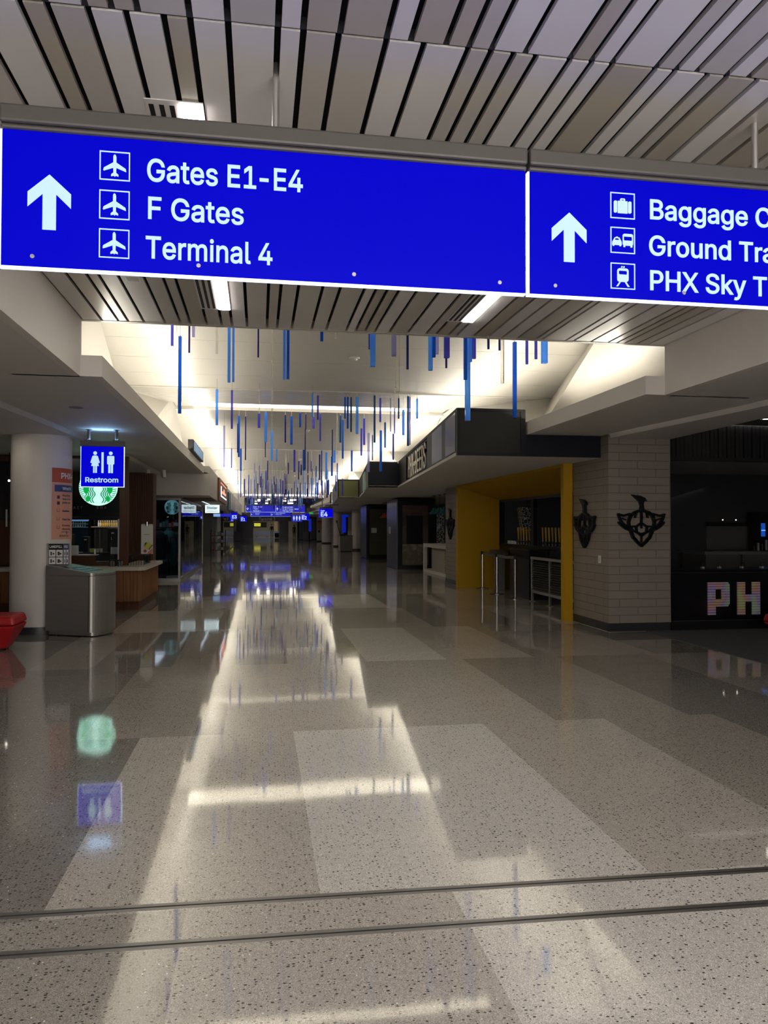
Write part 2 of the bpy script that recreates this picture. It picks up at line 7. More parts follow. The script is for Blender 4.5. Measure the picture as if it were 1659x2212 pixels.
RODS_C = [(-0.18, 31.95, 2.75, 3.74, 0.03, 'b'), (1.42, 30.91, 2.75, 3.64, 0.06, 'c'), (-0.76, 32.46, 2.85, 4.05, 0.045, 'B'), (1.05, 38.89, 2.86, 3.86, 0.045, 'c'), (0.33, 46.77, 2.75, 3.5, 0.03, 'B'), (2.84, 31.98, 3.62, 4.02, 0.03, 'b'), (-0.62, 56.51, 3.04, 3.84, 0.03, 'v'), (0.06, 26.94, 2.99, 3.39, 0.045, 'n'), (0.73, 31.95, 2.75, 3.63, 0.03, 'v'), (-0.08, 26.8, 2.75, 3.64, 0.06, 'c'), (2.34, 39.08, 3.23, 3.63, 0.03, 'B'), (-0.4, 52.46, 2.75, 3.8, 0.045, 'b'), (1.93, 28.22, 2.75, 3.43, 0.06, 'b'), (-0.47, 35.54, 2.94, 3.74, 0.06, 'b'), (1.13, 45.61, 3.69, 4.09, 0.03, 'b'), (2.68, 32.81, 3.07, 3.47, 0.045, 'B'), (-0.54, 29.09, 2.75, 3.42, 0.06, 'v'), (0.95, 33.54, 2.8, 3.6, 0.03, 'B'), (3.0, 27.49, 2.75, 3.36, 0.06, 'v'), (0.47, 44.69, 3.48, 3.88, 0.03, 'v'), (1.47, 34.74, 2.97, 3.37, 0.045, 'v'), (0.9, 54.97, 2.75, 3.76, 0.03, 'n'), (1.04, 29.65, 2.82, 3.82, 0.03, 'v'), (1.67, 43.35, 3.08, 3.68, 0.045, 'v'), (2.53, 28.63, 2.75, 3.63, 0.03, 'v'), (2.81, 28.05, 2.94, 3.54, 0.045, 'B'), (1.72, 52.59, 2.75, 3.91, 0.045, 'n'), (1.33, 46.14, 2.75, 3.56, 0.06, 'B'), (2.14, 30.98, 3.58, 3.98, 0.03, 'n'), (-0.12, 32.83, 3.1, 3.7, 0.03, 't'), (1.2, 37.19, 2.9, 4.1, 0.03, 'l'), (-0.39, 49.05, 3.29, 3.69, 0.06, 'v'), (0.37, 59.33, 3.73, 4.13, 0.06, 't'), (2.91, 35.3, 2.96, 3.76, 0.06, 'v'), (2.1, 53.29, 3.31, 3.71, 0.03, 'b'), (0.94, 27.12, 2.95, 4.15, 0.06, 'c'), (0.81, 34.9, 2.75, 3.77, 0.03, 'c'), (2.82, 51.74, 2.84, 4.04, 0.045, 'b'), (0.7, 35.71, 3.0, 3.4, 0.045, 'l'), (1.02, 27.06, 3.49, 3.89, 0.045, 'n'), (1.02, 51.23, 2.75, 3.59, 0.045, 'n'), (-0.76, 27.8, 3.03, 3.43, 0.045, 'c'), (2.42, 29.76, 3.23, 3.83, 0.06, 't'), (1.2, 27.01, 2.83, 4.03, 0.03, 'c'), (2.67, 34.63, 3.03, 3.83, 0.045, 'b'), (2.56, 34.99, 2.81, 3.41, 0.06, 'b'), (-0.12, 30.37, 3.43, 3.83, 0.03, 'B'), (1.06, 45.58, 3.28, 3.88, 0.045, 'B'), (-0.33, 54.18, 2.86, 3.46, 0.03, 'b'), (-0.6, 48.74, 2.75, 3.38, 0.045, 'n'), (2.39, 31.54, 2.75, 3.45, 0.06, 'v'), (0.36, 30.21, 2.75, 3.37, 0.06, 'l'), (2.65, 40.45, 3.33, 3.93, 0.03, 'v'), (0.68, 34.89, 3.51, 3.91, 0.045, 'v'), (0.01, 31.11, 3.3, 4.1, 0.03, 'v'), (1.6, 52.68, 2.9, 3.9, 0.03, 'l'), (2.07, 27.86, 3.45, 3.85, 0.045, 'B'), (1.59, 29.11, 3.59, 3.99, 0.06, 'n'), (0.94, 59.26, 2.75, 3.44, 0.06, 'n'), (1.43, 51.41, 2.81, 3.61, 0.06, 'n'), (-0.85, 29.28, 3.11, 3.51, 0.03, 'c'), (-0.7, 51.78, 3.34, 4.14, 0.03, 'B'), (2.76, 30.75, 2.91, 3.91, 0.03, 'b'), (2.46, 27.86, 3.0, 3.6, 0.045, 'B'), (0.52, 51.15, 3.33, 3.93, 0.06, 'v'), (0.17, 42.18, 2.75, 3.82, 0.06, 't'), (2.53, 29.36, 2.93, 3.33, 0.045, 'B'), (-0.62, 37.21, 2.77, 3.37, 0.03, 'n'), (1.03, 41.92, 3.01, 3.41, 0.045, 'B'), (2.01, 50.56, 3.03, 3.63, 0.03, 'v'), (0.77, 35.9, 3.21, 3.61, 0.045, 'n'), (0.27, 53.82, 3.56, 3.96, 0.03, 'v'), (0.2, 44.24, 2.75, 3.42, 0.06, 'c'), (0.81, 40.25, 3.18, 3.98, 0.045, 'n'), (0.51, 28.84, 2.81, 3.61, 0.045, 'c'), (1.21, 52.42, 2.81, 4.01, 0.03, 'b'), (1.11, 30.98, 2.75, 3.76, 0.03, 'v'), (0.4, 32.79, 3.13, 3.53, 0.03, 'v'), (0.06, 57.8, 2.75, 3.49, 0.045, 'v'), (1.0, 56.07, 3.58, 3.98, 0.06, 't'), (2.24, 35.22, 3.01, 4.01, 0.06, 'n'), (2.67, 49.32, 2.91, 3.51, 0.045, 'c'), (2.88, 40.97, 2.75, 3.35, 0.03, 't'), (-0.83, 58.95, 3.31, 3.71, 0.03, 'v'), (1.42, 55.2, 2.89, 3.49, 0.045, 'v'), (2.43, 54.58, 2.75, 3.71, 0.06, 'v'), (-0.05, 31.84, 2.75, 3.41, 0.06, 'n'), (2.51, 33.92, 3.07, 4.07, 0.06, 'b'), (0.11, 34.85, 2.84, 4.04, 0.06, 'b'), (-0.89, 32.5, 3.4, 4.0, 0.03, 'b'), (-0.58, 58.68, 2.75, 3.94, 0.045, 'n'), (-0.09, 56.19, 2.75, 3.76, 0.03, 'n'), (2.99, 40.18, 3.47, 3.87, 0.03, 'v'), (1.65, 33.12, 2.75, 3.31, 0.06, 't'), (2.62, 29.5, 2.75, 3.43, 0.06, 'n'), (-0.16, 41.0, 3.22, 3.62, 0.045, 'v'), (-0.54, 51.98, 3.02, 3.42, 0.06, 'b'), (1.41, 48.44, 2.78, 3.38, 0.03, 'B'), (2.71, 52.1, 2.82, 3.42, 0.06, 'b'), (1.49, 48.19, 2.97, 3.57, 0.06, 'c'), (-0.49, 51.68, 2.75, 3.62, 0.045, 'v'), (1.24, 38.49, 2.75, 3.6, 0.03, 'n'), (1.31, 28.62, 2.75, 3.32, 0.03, 'B'), (0.139, 43.923, 3.039, 4.032, 0.03, 't'), (-0.24, 42.64, 3.13, 3.93, 0.03, 'l'), (2.06, 34.39, 3.01, 3.61, 0.06, 'b'), (0.3, 27.5, 2.87, 3.87, 0.06, 'l'), (-0.34, 32.69, 2.75, 3.63, 0.03, 'v'), (1.6, 29.89, 2.75, 3.33, 0.045, 'v'), (2.03, 55.49, 2.75, 3.71, 0.045, 't'), (1.15, 38.03, 3.27, 3.67, 0.03, 'v'), (2.03, 41.44, 2.75, 3.56, 0.03, 'B'), (0.96, 27.94, 2.79, 3.39, 0.045, 'n'), (2.48, 46.21, 3.06, 3.66, 0.06, 'b'), (-0.42, 32.01, 2.76, 3.76, 0.045, 'B'), (2.28, 48.75, 2.84, 3.64, 0.06, 't'), (1.04, 41.67, 3.09, 4.09, 0.03, 'b'), (2.61, 46.4, 2.75, 3.31, 0.06, 'b'), (0.29, 32.62, 3.2, 4.0, 0.06, 'v'), (-0.59, 57.35, 2.75, 3.49, 0.06, 'B'), (2.18, 44.51, 2.75, 3.62, 0.06, 'B'), (0.18, 35.79, 3.44, 3.84, 0.03, 'n'), (1.2, 42.48, 2.75, 3.66, 0.03, 'B'), (-0.17, 29.42, 3.66, 4.06, 0.045, 'l'), (-0.2, 35.23, 2.97, 3.77, 0.06, 'v'), (1.42, 27.09, 3.56, 3.96, 0.045, 'l'), (0.11, 30.85, 2.75, 3.76, 0.045, 'l'), (2.5, 48.63, 2.85, 3.45, 0.03, 'l'), (-0.62, 32.4, 2.87, 4.07, 0.06, 'c'), (-0.73, 48.65, 2.75, 3.57, 0.06, 't'), (0.58, 33.84, 2.75, 3.51, 0.06, 't'), (1.82, 37.45, 3.5, 3.9, 0.045, 'b'), (-0.89, 33.75, 2.75, 3.65, 0.03, 'b'), (1.75, 30.41, 2.75, 3.91, 0.045, 'b'), (0.52, 31.88, 2.75, 3.59, 0.03, 'b'), (0.9, 32.18, 3.03, 3.63, 0.045, 'v'), (0.97, 28.78, 2.75, 3.64, 0.045, 'n'), (-0.1, 50.18, 3.23, 3.63, 0.06, 'B'), (1.1, 43.44, 3.18, 3.78, 0.03, 'v'), (1.92, 28.319, 3.67, 4.07, 0.045, 'v'), (0.28, 30.94, 2.82, 3.82, 0.03, 'B'), (0.97, 51.75, 2.75, 3.89, 0.06, 't'), (2.35, 33.47, 2.75, 3.75, 0.03, 'v'), (1.48, 39.22, 3.02, 3.42, 0.06, 't'), (2.68, 31.24, 2.75, 3.48, 0.03, 'c'), (2.22, 35.59, 2.75, 3.4, 0.045, 'B'), (2.71, 29.82, 2.87, 3.47, 0.06, 'v'), (0.97, 31.59, 2.75, 3.52, 0.06, 'v'), (0.16, 58.92, 2.75, 3.62, 0.045, 'v'), (2.58, 37.57, 2.98, 3.78, 0.03, 'c')]
import bpy, bmesh, math, random
from mathutils import Vector, Matrix
from mathutils.geometry import delaunay_2d_cdt
random.seed(7)
SC = bpy.context.scene
COL = SC.collection
PI = math.pi

# ------------------------------------------------------------------ camera
FPX, YAW, PIT, ROL = 1637.2, 0.16363, 0.01847, 0.00187
EYE = Vector((0, 0, 1.65))
_F = Vector((math.sin(YAW)*math.cos(PIT), math.cos(YAW)*math.cos(PIT), math.sin(PIT)))
_R = Vector((math.cos(YAW), -math.sin(YAW), 0)); _U = _R.cross(_F)
_R, _U = _R*math.cos(ROL)+_U*math.sin(ROL), -_R*math.sin(ROL)+_U*math.cos(ROL)
cam = bpy.data.cameras.new('camera'); camo = bpy.data.objects.new('camera', cam); COL.objects.link(camo)
cam.sensor_width = 36; cam.lens = FPX*36/2212; cam.clip_end = 400; cam.clip_start = 0.05
m4 = Matrix((_R, _U, -_F)).transposed().to_4x4(); m4.translation = EYE; camo.matrix_world = m4
SC.camera = camo
def at(px, py, Y):
    "a point of the hall that lies Y metres down the hall, measured on the photograph"
    r = _F + _R*((px-829.5)/FPX) + _U*((1106-py)/FPX)
    return EYE + r*(Y/r.y)

# ------------------------------------------------------------------ materials
def nt(m): return m.node_tree.nodes, m.node_tree.links
def M(name, col, rough=.5, metal=0, emit=None, es=0, spec=.5, alpha=1, trans=0, coat=0):
    m = bpy.data.materials.new(name); m.use_nodes = True
    b = m.node_tree.nodes['Principled BSDF']
    b.inputs['Base Color'].default_value = (*col, 1); b.inputs['Roughness'].default_value = rough
    b.inputs['Metallic'].default_value = metal; b.inputs['Specular IOR Level'].default_value = spec
    b.inputs['Alpha'].default_value = alpha; b.inputs['Transmission Weight'].default_value = trans
    b.inputs['Coat Weight'].default_value = coat
    if emit: b.inputs['Emission Color'].default_value = (*emit, 1); b.inputs['Emission Strength'].default_value = es
    return m
def noisy(m, scale, amt, stretch=(1,1,1), detail=4):
    n, l = nt(m); b = n['Principled BSDF']; c = list(b.inputs['Base Color'].default_value)
    g = n.new('ShaderNodeNewGeometry'); mp = n.new('ShaderNodeMapping'); mp.inputs['Scale'].default_value = stretch
    t = n.new('ShaderNodeTexNoise'); t.inputs['Scale'].default_value = scale; t.inputs['Detail'].default_value = detail
    r = n.new('ShaderNodeMix'); r.data_type = 'RGBA'
    r.inputs[6].default_value = (*[v*(1-amt) for v in c[:3]], 1); r.inputs[7].default_value = (*[min(1, v*(1+amt)) for v in c[:3]], 1)
    l.new(g.outputs['Position'], mp.inputs['Vector']); l.new(mp.outputs[0], t.inputs['Vector'])
    l.new(t.outputs['Fac'], r.inputs[0]); l.new(r.outputs[2], b.inputs['Base Color'])
    return m
def terrazzo(name, col, chip=.30):
    m = M(name, col, .05, spec=.5); n, l = nt(m); b = n['Principled BSDF']; b.inputs['IOR'].default_value = 2.05
    g = n.new('ShaderNodeNewGeometry'); pos = g.outputs['Position']
    def vor(scale, stretch):
        mp = n.new('ShaderNodeMapping'); mp.inputs['Scale'].default_value = stretch
        l.new(pos, mp.inputs['Vector'])
        v = n.new('ShaderNodeTexVoronoi'); v.voronoi_dimensions = '2D'; v.inputs['Scale'].default_value = scale
        l.new(mp.outputs[0], v.inputs['Vector'])
        s = n.new('ShaderNodeSeparateColor'); l.new(v.outputs['Color'], s.inputs[0])
        return v.outputs['Distance'], s.outputs
    def op(o, a, bb):
        x = n.new('ShaderNodeMath'); x.operation = o
        for i, q in enumerate((a, bb)):
            if isinstance(q, (int, float)): x.inputs[i].default_value = q
            else: l.new(q, x.inputs[i])
        return x.outputs[0]
    def mix(f, a, bb):
        x = n.new('ShaderNodeMix'); x.data_type = 'RGBA'; l.new(f, x.inputs[0])
        for i, q in ((6, a), (7, bb)):
            if isinstance(q, tuple): x.inputs[i].default_value = (*q, 1)
            else: l.new(q, x.inputs[i])
        return x.outputs[2]
    noi = n.new('ShaderNodeTexNoise'); noi.inputs['Scale'].default_value = 1.3; noi.inputs['Detail'].default_value = 5
    l.new(pos, noi.inputs['Vector'])
    c = mix(noi.outputs['Fac'], tuple(v*.9 for v in col), tuple(v*1.1 for v in col))
    d, s = vor(190, (1, 1, 1))                                           # fine grit
    c = mix(op('MULTIPLY', op('GREATER_THAN', s[0], .62), op('LESS_THAN', d, .42)), c, tuple(v*.62 for v in col))
    d, s = vor(165, (1, .9, 1))
    c = mix(op('MULTIPLY', op('GREATER_THAN', s[1], .72), op('LESS_THAN', d, .4)), c, tuple(min(1, v*1.35) for v in col))
    d, s = vor(62, (.8, 1.25, 1))                                        # dark chips
    c = mix(op('MULTIPLY', op('GREATER_THAN', s[0], 1-chip), op('LESS_THAN', d, op('MULTIPLY', s[1], .33))), c, (.030, .030, .034))
    d, s = vor(30, (1, 1, 1))                                            # mother-of-pearl chips
    c = mix(op('MULTIPLY', op('GREATER_THAN', s[2], .95), op('LESS_THAN', d, .10)), c, (.95, .95, .92))
    l.new(c, b.inputs['Base Color'])
    nz = n.new('ShaderNodeTexNoise'); nz.inputs['Scale'].default_value = 1.1; nz.inputs['Detail'].default_value = 2
    l.new(pos, nz.inputs['Vector'])
    bp = n.new('ShaderNodeBump'); bp.inputs['Strength'].default_value = .30; bp.inputs['Distance'].default_value = .005
    l.new(nz.outputs['Fac'], bp.inputs['Height']); l.new(bp.outputs[0], b.inputs['Normal'])
    return m
def acrylic(name, col, tint, clear=.4):
    m = bpy.data.materials.new(name); m.use_nodes = True; n, l = nt(m); n.remove(n['Principled BSDF'])
    t = n.new('ShaderNodeBsdfTransparent'); t.inputs[0].default_value = (*tint, 1)
    d = n.new('ShaderNodeBsdfDiffuse'); d.inputs[0].default_value = (*col, 1)
    tr = n.new('ShaderNodeBsdfTranslucent'); tr.inputs[0].default_value = (*col, 1)
    g = n.new('ShaderNodeBsdfGlossy'); g.inputs['Roughness'].default_value = .08
    a = n.new('ShaderNodeAddShader'); l.new(d.outputs[0], a.inputs[0]); l.new(tr.outputs[0], a.inputs[1])
    m1 = n.new('ShaderNodeMixShader'); m1.inputs[0].default_value = clear; l.new(a.outputs[0], m1.inputs[1]); l.new(t.outputs[0], m1.inputs[2])
    f = n.new('ShaderNodeFresnel'); f.inputs[0].default_value = 1.4
    m2 = n.new('ShaderNodeMixShader'); l.new(f.outputs[0], m2.inputs[0]); l.new(m1.outputs[0], m2.inputs[1]); l.new(g.outputs[0], m2.inputs[2])
    l.new(m2.outputs[0], n['Material Output'].inputs[0])
    return m
def glassy(name, tint=(.9,.93,.92), refl=1.5):
    m = bpy.data.materials.new(name); m.use_nodes = True; n, l = nt(m); n.remove(n['Principled BSDF'])
    t = n.new('ShaderNodeBsdfTransparent'); t.inputs[0].default_value = (*tint, 1)
    g = n.new('ShaderNodeBsdfGlossy'); g.inputs['Roughness'].default_value = .01
    f = n.new('ShaderNodeFresnel'); f.inputs[0].default_value = refl
    x = n.new('ShaderNodeMixShader'); l.new(f.outputs[0], x.inputs[0]); l.new(t.outputs[0], x.inputs[1]); l.new(g.outputs[0], x.inputs[2])
    l.new(x.outputs[0], n['Material Output'].inputs[0])
    return m
def brick(name, c1, c2, mort):
    m = M(name, c1, .55); n, l = nt(m); b = n['Principled BSDF']
    g = n.new('ShaderNodeNewGeometry'); s = n.new('ShaderNodeSeparateXYZ'); l.new(g.outputs['Position'], s.inputs[0])
    a = n.new('ShaderNodeMath'); a.operation = 'ADD'; l.new(s.outputs[0], a.inputs[0]); l.new(s.outputs[1], a.inputs[1])
    cm = n.new('ShaderNodeCombineXYZ'); l.new(a.outputs[0], cm.inputs[0]); l.new(s.outputs[2], cm.inputs[1])
    t = n.new('ShaderNodeTexBrick'); l.new(cm.outputs[0], t.inputs['Vector'])
    t.inputs['Color1'].default_value = (*c1, 1); t.inputs['Color2'].default_value = (*c2, 1); t.inputs['Mortar'].default_value = (*mort, 1)
    t.inputs['Scale'].default_value = 1; t.inputs['Mortar Size'].default_value = .006; t.inputs['Brick Width'].default_value = .62
    t.inputs['Row Height'].default_value = .128; t.inputs['Mortar Smooth'].default_value = .3
    l.new(t.outputs['Color'], b.inputs['Base Color'])
    bp = n.new('ShaderNodeBump'); bp.inputs['Strength'].default_value = .5; bp.inputs['Distance'].default_value = .01; bp.invert = True
    l.new(t.outputs['Fac'], bp.inputs['Height']); l.new(bp.outputs[0], b.inputs['Normal'])
    return m
def wood(name, c1, c2, slat=0):
    m = M(name, c1, .6, spec=.2); n, l = nt(m); b = n['Principled BSDF']
    g = n.new('ShaderNodeNewGeometry'); mp = n.new('ShaderNodeMapping'); mp.inputs['Scale'].default_value = (22, 22, 1.2)
    l.new(g.outputs['Position'], mp.inputs['Vector'])
    t = n.new('ShaderNodeTexNoise'); t.inputs['Scale'].default_value = 1; t.inputs['Detail'].default_value = 6; l.new(mp.outputs[0], t.inputs['Vector'])
    r = n.new('ShaderNodeMix'); r.data_type = 'RGBA'; r.inputs[6].default_value = (*c1, 1); r.inputs[7].default_value = (*c2, 1)
    l.new(t.outputs['Fac'], r.inputs[0]); l.new(r.outputs[2], b.inputs['Base Color'])
    return m
def checker_marks(name, bg, fg, scale, thr):
    m = M(name, bg, .6); n, l = nt(m); b = n['Principled BSDF']
    g = n.new('ShaderNodeTexCoord'); mg = n.new('ShaderNodeTexMagic') if False else n.new('ShaderNodeTexVoronoi')
    mg.feature = 'DISTANCE_TO_EDGE'; mg.inputs['Scale'].default_value = scale; l.new(g.outputs['Object'], mg.inputs['Vector'])
    c = n.new('ShaderNodeMath'); c.operation = 'LESS_THAN'; c.inputs[1].default_value = thr; l.new(mg.outputs['Distance'], c.inputs[0])
    r = n.new('ShaderNodeMix'); r.data_type = 'RGBA'; r.inputs[6].default_value = (*bg, 1); r.inputs[7].default_value = (*fg, 1)
    l.new(c.outputs[0], r.inputs[0]); l.new(r.outputs[2], b.inputs['Base Color'])
    return m
def zigzag(name, c1, c2):
    m = M(name, c1, .6); n, l = nt(m); b = n['Principled BSDF']
    g = n.new('ShaderNodeNewGeometry'); w = n.new('ShaderNodeTexWave'); w.wave_type = 'RINGS'; w.inputs['Scale'].default_value = 5; w.inputs['Distortion'].default_value = 3
    l.new(g.outputs['Position'], w.inputs['Vector'])
    r = n.new('ShaderNodeMix'); r.data_type = 'RGBA'; r.inputs[6].default_value = (*c1, 1); r.inputs[7].default_value = (*c2, 1)
    l.new(w.outputs['Fac'], r.inputs[0]); l.new(r.outputs[2], b.inputs['Base Color'])
    return m

WALL = noisy(M('painted_plaster', (.60,.565,.525), .65), 3, .03)
SOFF = noisy(M('painted_soffit', (.55,.525,.50), .6), 2, .03)
VAULT = M('vault_panel', (.60,.575,.525), .38)
SLATS = [noisy(M('slat_%s' % k, c, .30), 1.2, .05, (1,.3,1)) for k, c in (('pale',(.62,.60,.605)),('tan',(.40,.365,.315)),('grey',(.46,.435,.41)))]
VOID = M('ceiling_void', (.012,.012,.016), .9)
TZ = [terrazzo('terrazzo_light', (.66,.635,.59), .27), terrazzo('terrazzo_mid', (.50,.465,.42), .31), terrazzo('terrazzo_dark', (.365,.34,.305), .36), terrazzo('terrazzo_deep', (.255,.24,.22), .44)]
CARPET = noisy(M('carpet', (.065,.067,.075), .85), 6, .4, (1,4,1), 8)
ALU = M('aluminium', (.50,.49,.48), .38, .85)
STEEL = noisy(M('brushed_steel', (.34,.325,.31), .48, .85), 2, .06, (1,1,14))
CHROME = M('chrome', (.34,.33,.32), .25, 1)
FRAMEG = M('sign_frame_grey', (.105,.098,.092), .5, .2)
BLACK = M('black_metal', (.007,.007,.009), .5, spec=.25)
BLACKG = M('gloss_black_panel', (.006,.006,.009), .25, spec=.35)
CHAR = M('charcoal_panel', (.015,.0145,.0145), .5, spec=.25)
NAVY = M('navy_panel', (.005,.006,.014), .5, spec=.25)
RUBBER = M('black_rubber', (.015,.015,.016), .7)
BRICK = brick('taupe_brick_tile', (.24,.205,.175), (.22,.187,.16), (.11,.097,.085))
YELLOW = M('yellow_paint', (.42,.235,.0015), .5, spec=.3)
WOODD = wood('dark_walnut', (.048,.017,.009), (.10,.040,.020))
WOODM = wood('mid_walnut', (.14,.056,.022), (.26,.115,.05))
STONE = M('pale_stone_top', (.42,.38,.33), .35)
RED = noisy(M('red_vinyl', (.42,.010,.014), .42), 2, .08)
BLUE_E = M('backlit_blue', (.0,.0,.02), .35, spec=.05, emit=(.0008,.0008,.62), es=1.0)
BLUE_F = M('backlit_blue_soft', (.0,.0,.12), .3, emit=(.001,.0025,.50), es=.8)
LETTER = M('backlit_letter', (.2,.25,.3), .3, spec=.1, emit=(.50,.74,1.0), es=.95)
LETTERF = M('backlit_letter_soft', (.6,.7,.8), .3, emit=(.62,.78,1.0), es=.75)
EDGE = M('led_edge', (.8,.9,1), .3, emit=(.55,.72,1.0), es=2.2)
EDGEB = M('blue_edge_glow', (.1,.1,.6), .3, emit=(.02,.05,.95), es=1.0)
TROF = M('light_diffuser', (.9,.9,.9), .4, emit=(1,.94,.86), es=70)
COVE = M('cove_led', (.9,.9,.9), .4, emit=(1,.90,.68), es=2.2)
SPOT = M('spot_lens', (.9,.9,.9), .3, emit=(1,.92,.8), es=9)
WHITE = M('white_plastic', (.72,.71,.69), .4)
PAPER = M('paper', (.55,.54,.52), .7)
PEACH = M('peach_poster', (.62,.30,.21), .6)
POSTR = M('poster_red', (.42,.075,.035), .6)
POSTB = M('poster_blue', (.035,.06,.19), .6)
INK = M('printed_ink', (.05,.035,.045), .6)
GREENL = M('lit_green', (.0,.3,.08), .4, emit=(.0,.42,.06), es=.9)
DISCL = M('lit_white_disc', (.7,.9,.85), .4, emit=(.55,1.0,.84), es=.95)
GRNLINE = M('lit_green_line', (.0,.2,.12), .4, emit=(.03,.26,.16), es=.9)
GLASS = glassy('clear_glass', (.88,.90,.90), 1.45)
GLASSD = glassy('shop_glass', (.78,.82,.86), 1.55)
OLIVE = M('olive_panel', (.16,.17,.062), .6)
TEAL = M('teal_cloth', (.012,.10,.12), .8)
TEALD = M('dark_teal_cloth', (.006,.022,.04), .85)
TEALM = M('teal_enamel', (.02,.16,.19), .35)
REDM = M('red_enamel', (.45,.05,.03), .35)
DKINT = M('dark_interior', (.022,.022,.024), .7)
GREYC = M('grey_cabinet', (.16,.155,.155), .5)
COLW = noisy(M('column_paint', (.60,.565,.535), .5), 2, .02)
BASEB = M('black_base', (.018,.018,.022), .45)
CREAM = M('cream_letter', (.72,.66,.55), .45)
RODM = dict(B=acrylic('acrylic_cobalt', (.005,.10,.48), (.05,.28,.85), .32), b=acrylic('acrylic_sky', (.10,.34,.86), (.35,.62,1.0), .4),
            v=acrylic('acrylic_violet', (.07,.07,.46), (.35,.35,.9), .4), n=acrylic('acrylic_navy', (.02,.02,.17), (.12,.12,.45), .25),
            c=acrylic('acrylic_clear', (.62,.58,.50), (.95,.95,.92), .78), l=acrylic('acrylic_lilac', (.28,.27,.52), (.72,.72,.98), .6),
            t=acrylic('acrylic_petrol', (.005,.08,.22), (.08,.3,.55), .32))
RODNAME = dict(B='cobalt blue', b='sky blue', v='violet blue', n='navy', c='clear', l='pale lilac', t='petrol blue')
WIRE = M('steel_wire', (.45,.45,.43), .4, .6)

# ------------------------------------------------------------------ builders
ORG = {}
class MB:
    def __init__(s): s.v, s.f, s.mi, s.cur, s.pr = [], [], [], 0, []
    def mat(s, i): s.cur = i; return s
    def face(s, pts):
        k = len(s.v); s.v += [tuple(p) for p in pts]; s.f.append(tuple(range(k, k+len(pts)))); s.mi.append(s.cur); return s
    def prism(s, base, top):
        n = len(base); k = len(s.v); s.v += [tuple(p) for p in base]+[tuple(p) for p in top]
        s.f.append(tuple(range(k+n-1, k-1, -1))); s.f.append(tuple(range(k+n, k+2*n)))
        for i in range(n): j = (i+1) % n; s.f.append((k+i, k+j, k+n+j, k+n+i))
        s.mi += [s.cur]*(n+2); s.pr.append((k, len(s.v))); return s
    def box(s, x0, x1, y0, y1, z0, z1):
        return s.prism([(x0,y0,z0),(x1,y0,z0),(x1,y1,z0),(x0,y1,z0)], [(x0,y0,z1),(x1,y0,z1),(x1,y1,z1),(x0,y1,z1)])
    def ext(s, poly, z0, z1):                       # a plan outline raised from z0 to z1
        if sum(poly[i][0]*poly[(i+1) % len(poly)][1]-poly[(i+1) % len(poly)][0]*poly[i][1] for i in range(len(poly))) < 0: poly = poly[::-1]
        return s.prism([(x,y,z0) for x,y in poly], [(x,y,z1) for x,y in poly])
    def cyl(s, p0, p1, r0, r1=None, n=16):
        r1 = r0 if r1 is None else r1; p0, p1 = Vector(p0), Vector(p1); d = (p1-p0).normalized()
        a = d.orthogonal().normalized(); b = d.cross(a)
        q = [a*math.cos(2*PI*i/n)+b*math.sin(2*PI*i/n) for i in range(n)]
        return s.prism([p0+c*r0 for c in q], [p1+c*r1 for c in q])
    def tube(s, pts, r, n=8):
        for a, b in zip(pts, pts[1:]): s.cyl(a, b, r, n=n)
        return s
    def lathe(s, prof, c, n=24):
        k = len(s.v); m = len(prof)
        for i in range(n):
            a = 2*PI*i/n; s.v += [(c[0]+r*math.cos(a), c[1]+r*math.sin(a), c[2]+z) for r, z in prof]
        for i in range(n):
            j = (i+1) % n
            for h in range(m-1): s.f.append((k+i*m+h, k+j*m+h, k+j*m+h+1, k+i*m+h+1)); s.mi.append(s.cur)
        s.pr.append((k, len(s.v))); return s
    def ball(s, c, r, n=14, sz=1):
        return s.lathe([(max(r*math.sin(PI*i/8), 1e-4), -r*sz*math.cos(PI*i/8)) for i in range(9)], c, n)
    def build(s, name, mats, parent=None, bevel=0, smooth=False):
        me = bpy.data.meshes.new(name); o = bpy.data.objects.new(name, me); COL.objects.link(o)
        org = ORG[parent.name] if parent else Vector((0,0,0))
        if parent is None and s.v:
            xs, ys, zs = zip(*s.v); org = Vector(((min(xs)+max(xs))/2, (min(ys)+max(ys))/2, min(zs)))
            o.location = org
        else: o.parent = parent
        me.from_pydata([(Vector(p)-org)[:] for p in s.v], [], s.f); ORG[o.name] = org
        for m in (mats if isinstance(mats, (list, tuple)) else [mats]): me.materials.append(m)
        me.polygons.foreach_set('material_index', s.mi)
        if smooth:
            bm = bmesh.new(); bm.from_mesh(me); bmesh.ops.remove_doubles(bm, verts=bm.verts, dist=1e-5)
            for f in bm.faces: f.smooth = True
            for e in bm.edges: e.smooth = e.calc_face_angle(0) < .7 if len(e.link_faces) == 2 else True
            bm.to_mesh(me); bm.free()
        if bevel:
            b = o.modifiers.new('edge', 'BEVEL'); b.width = bevel; b.segments = 2; b.limit_method = 'ANGLE'
        return o
def tag(o, label, cat, group=None, kind=None):
    o['label'] = label; o['category'] = cat
    if group: o['group'] = group
    if kind: o['kind'] = kind
    return o
def thing(name, label, cat, loc, group=None):
    o = bpy.data.objects.new(name, None); COL.objects.link(o); o.location = loc; o.empty_display_size = .2
    ORG[o.name] = Vector(loc); return tag(o, label, cat, group)
def struct(o): o['kind'] = 'structure'; return o
ONE = {'louvre_panel','ribbed_panel','air_slot','fine_print','rib','napkins','lid_slot','printed_item','printed_icon','printed_emblem','bar','lamp_dot','jacket','sheet'}
def part(name, mat, parent, fn, **k):
    "build one part; pieces that do not touch each other become parts of their own"
    b = MB(); fn(b); return split(b, name, mat, parent, **k)
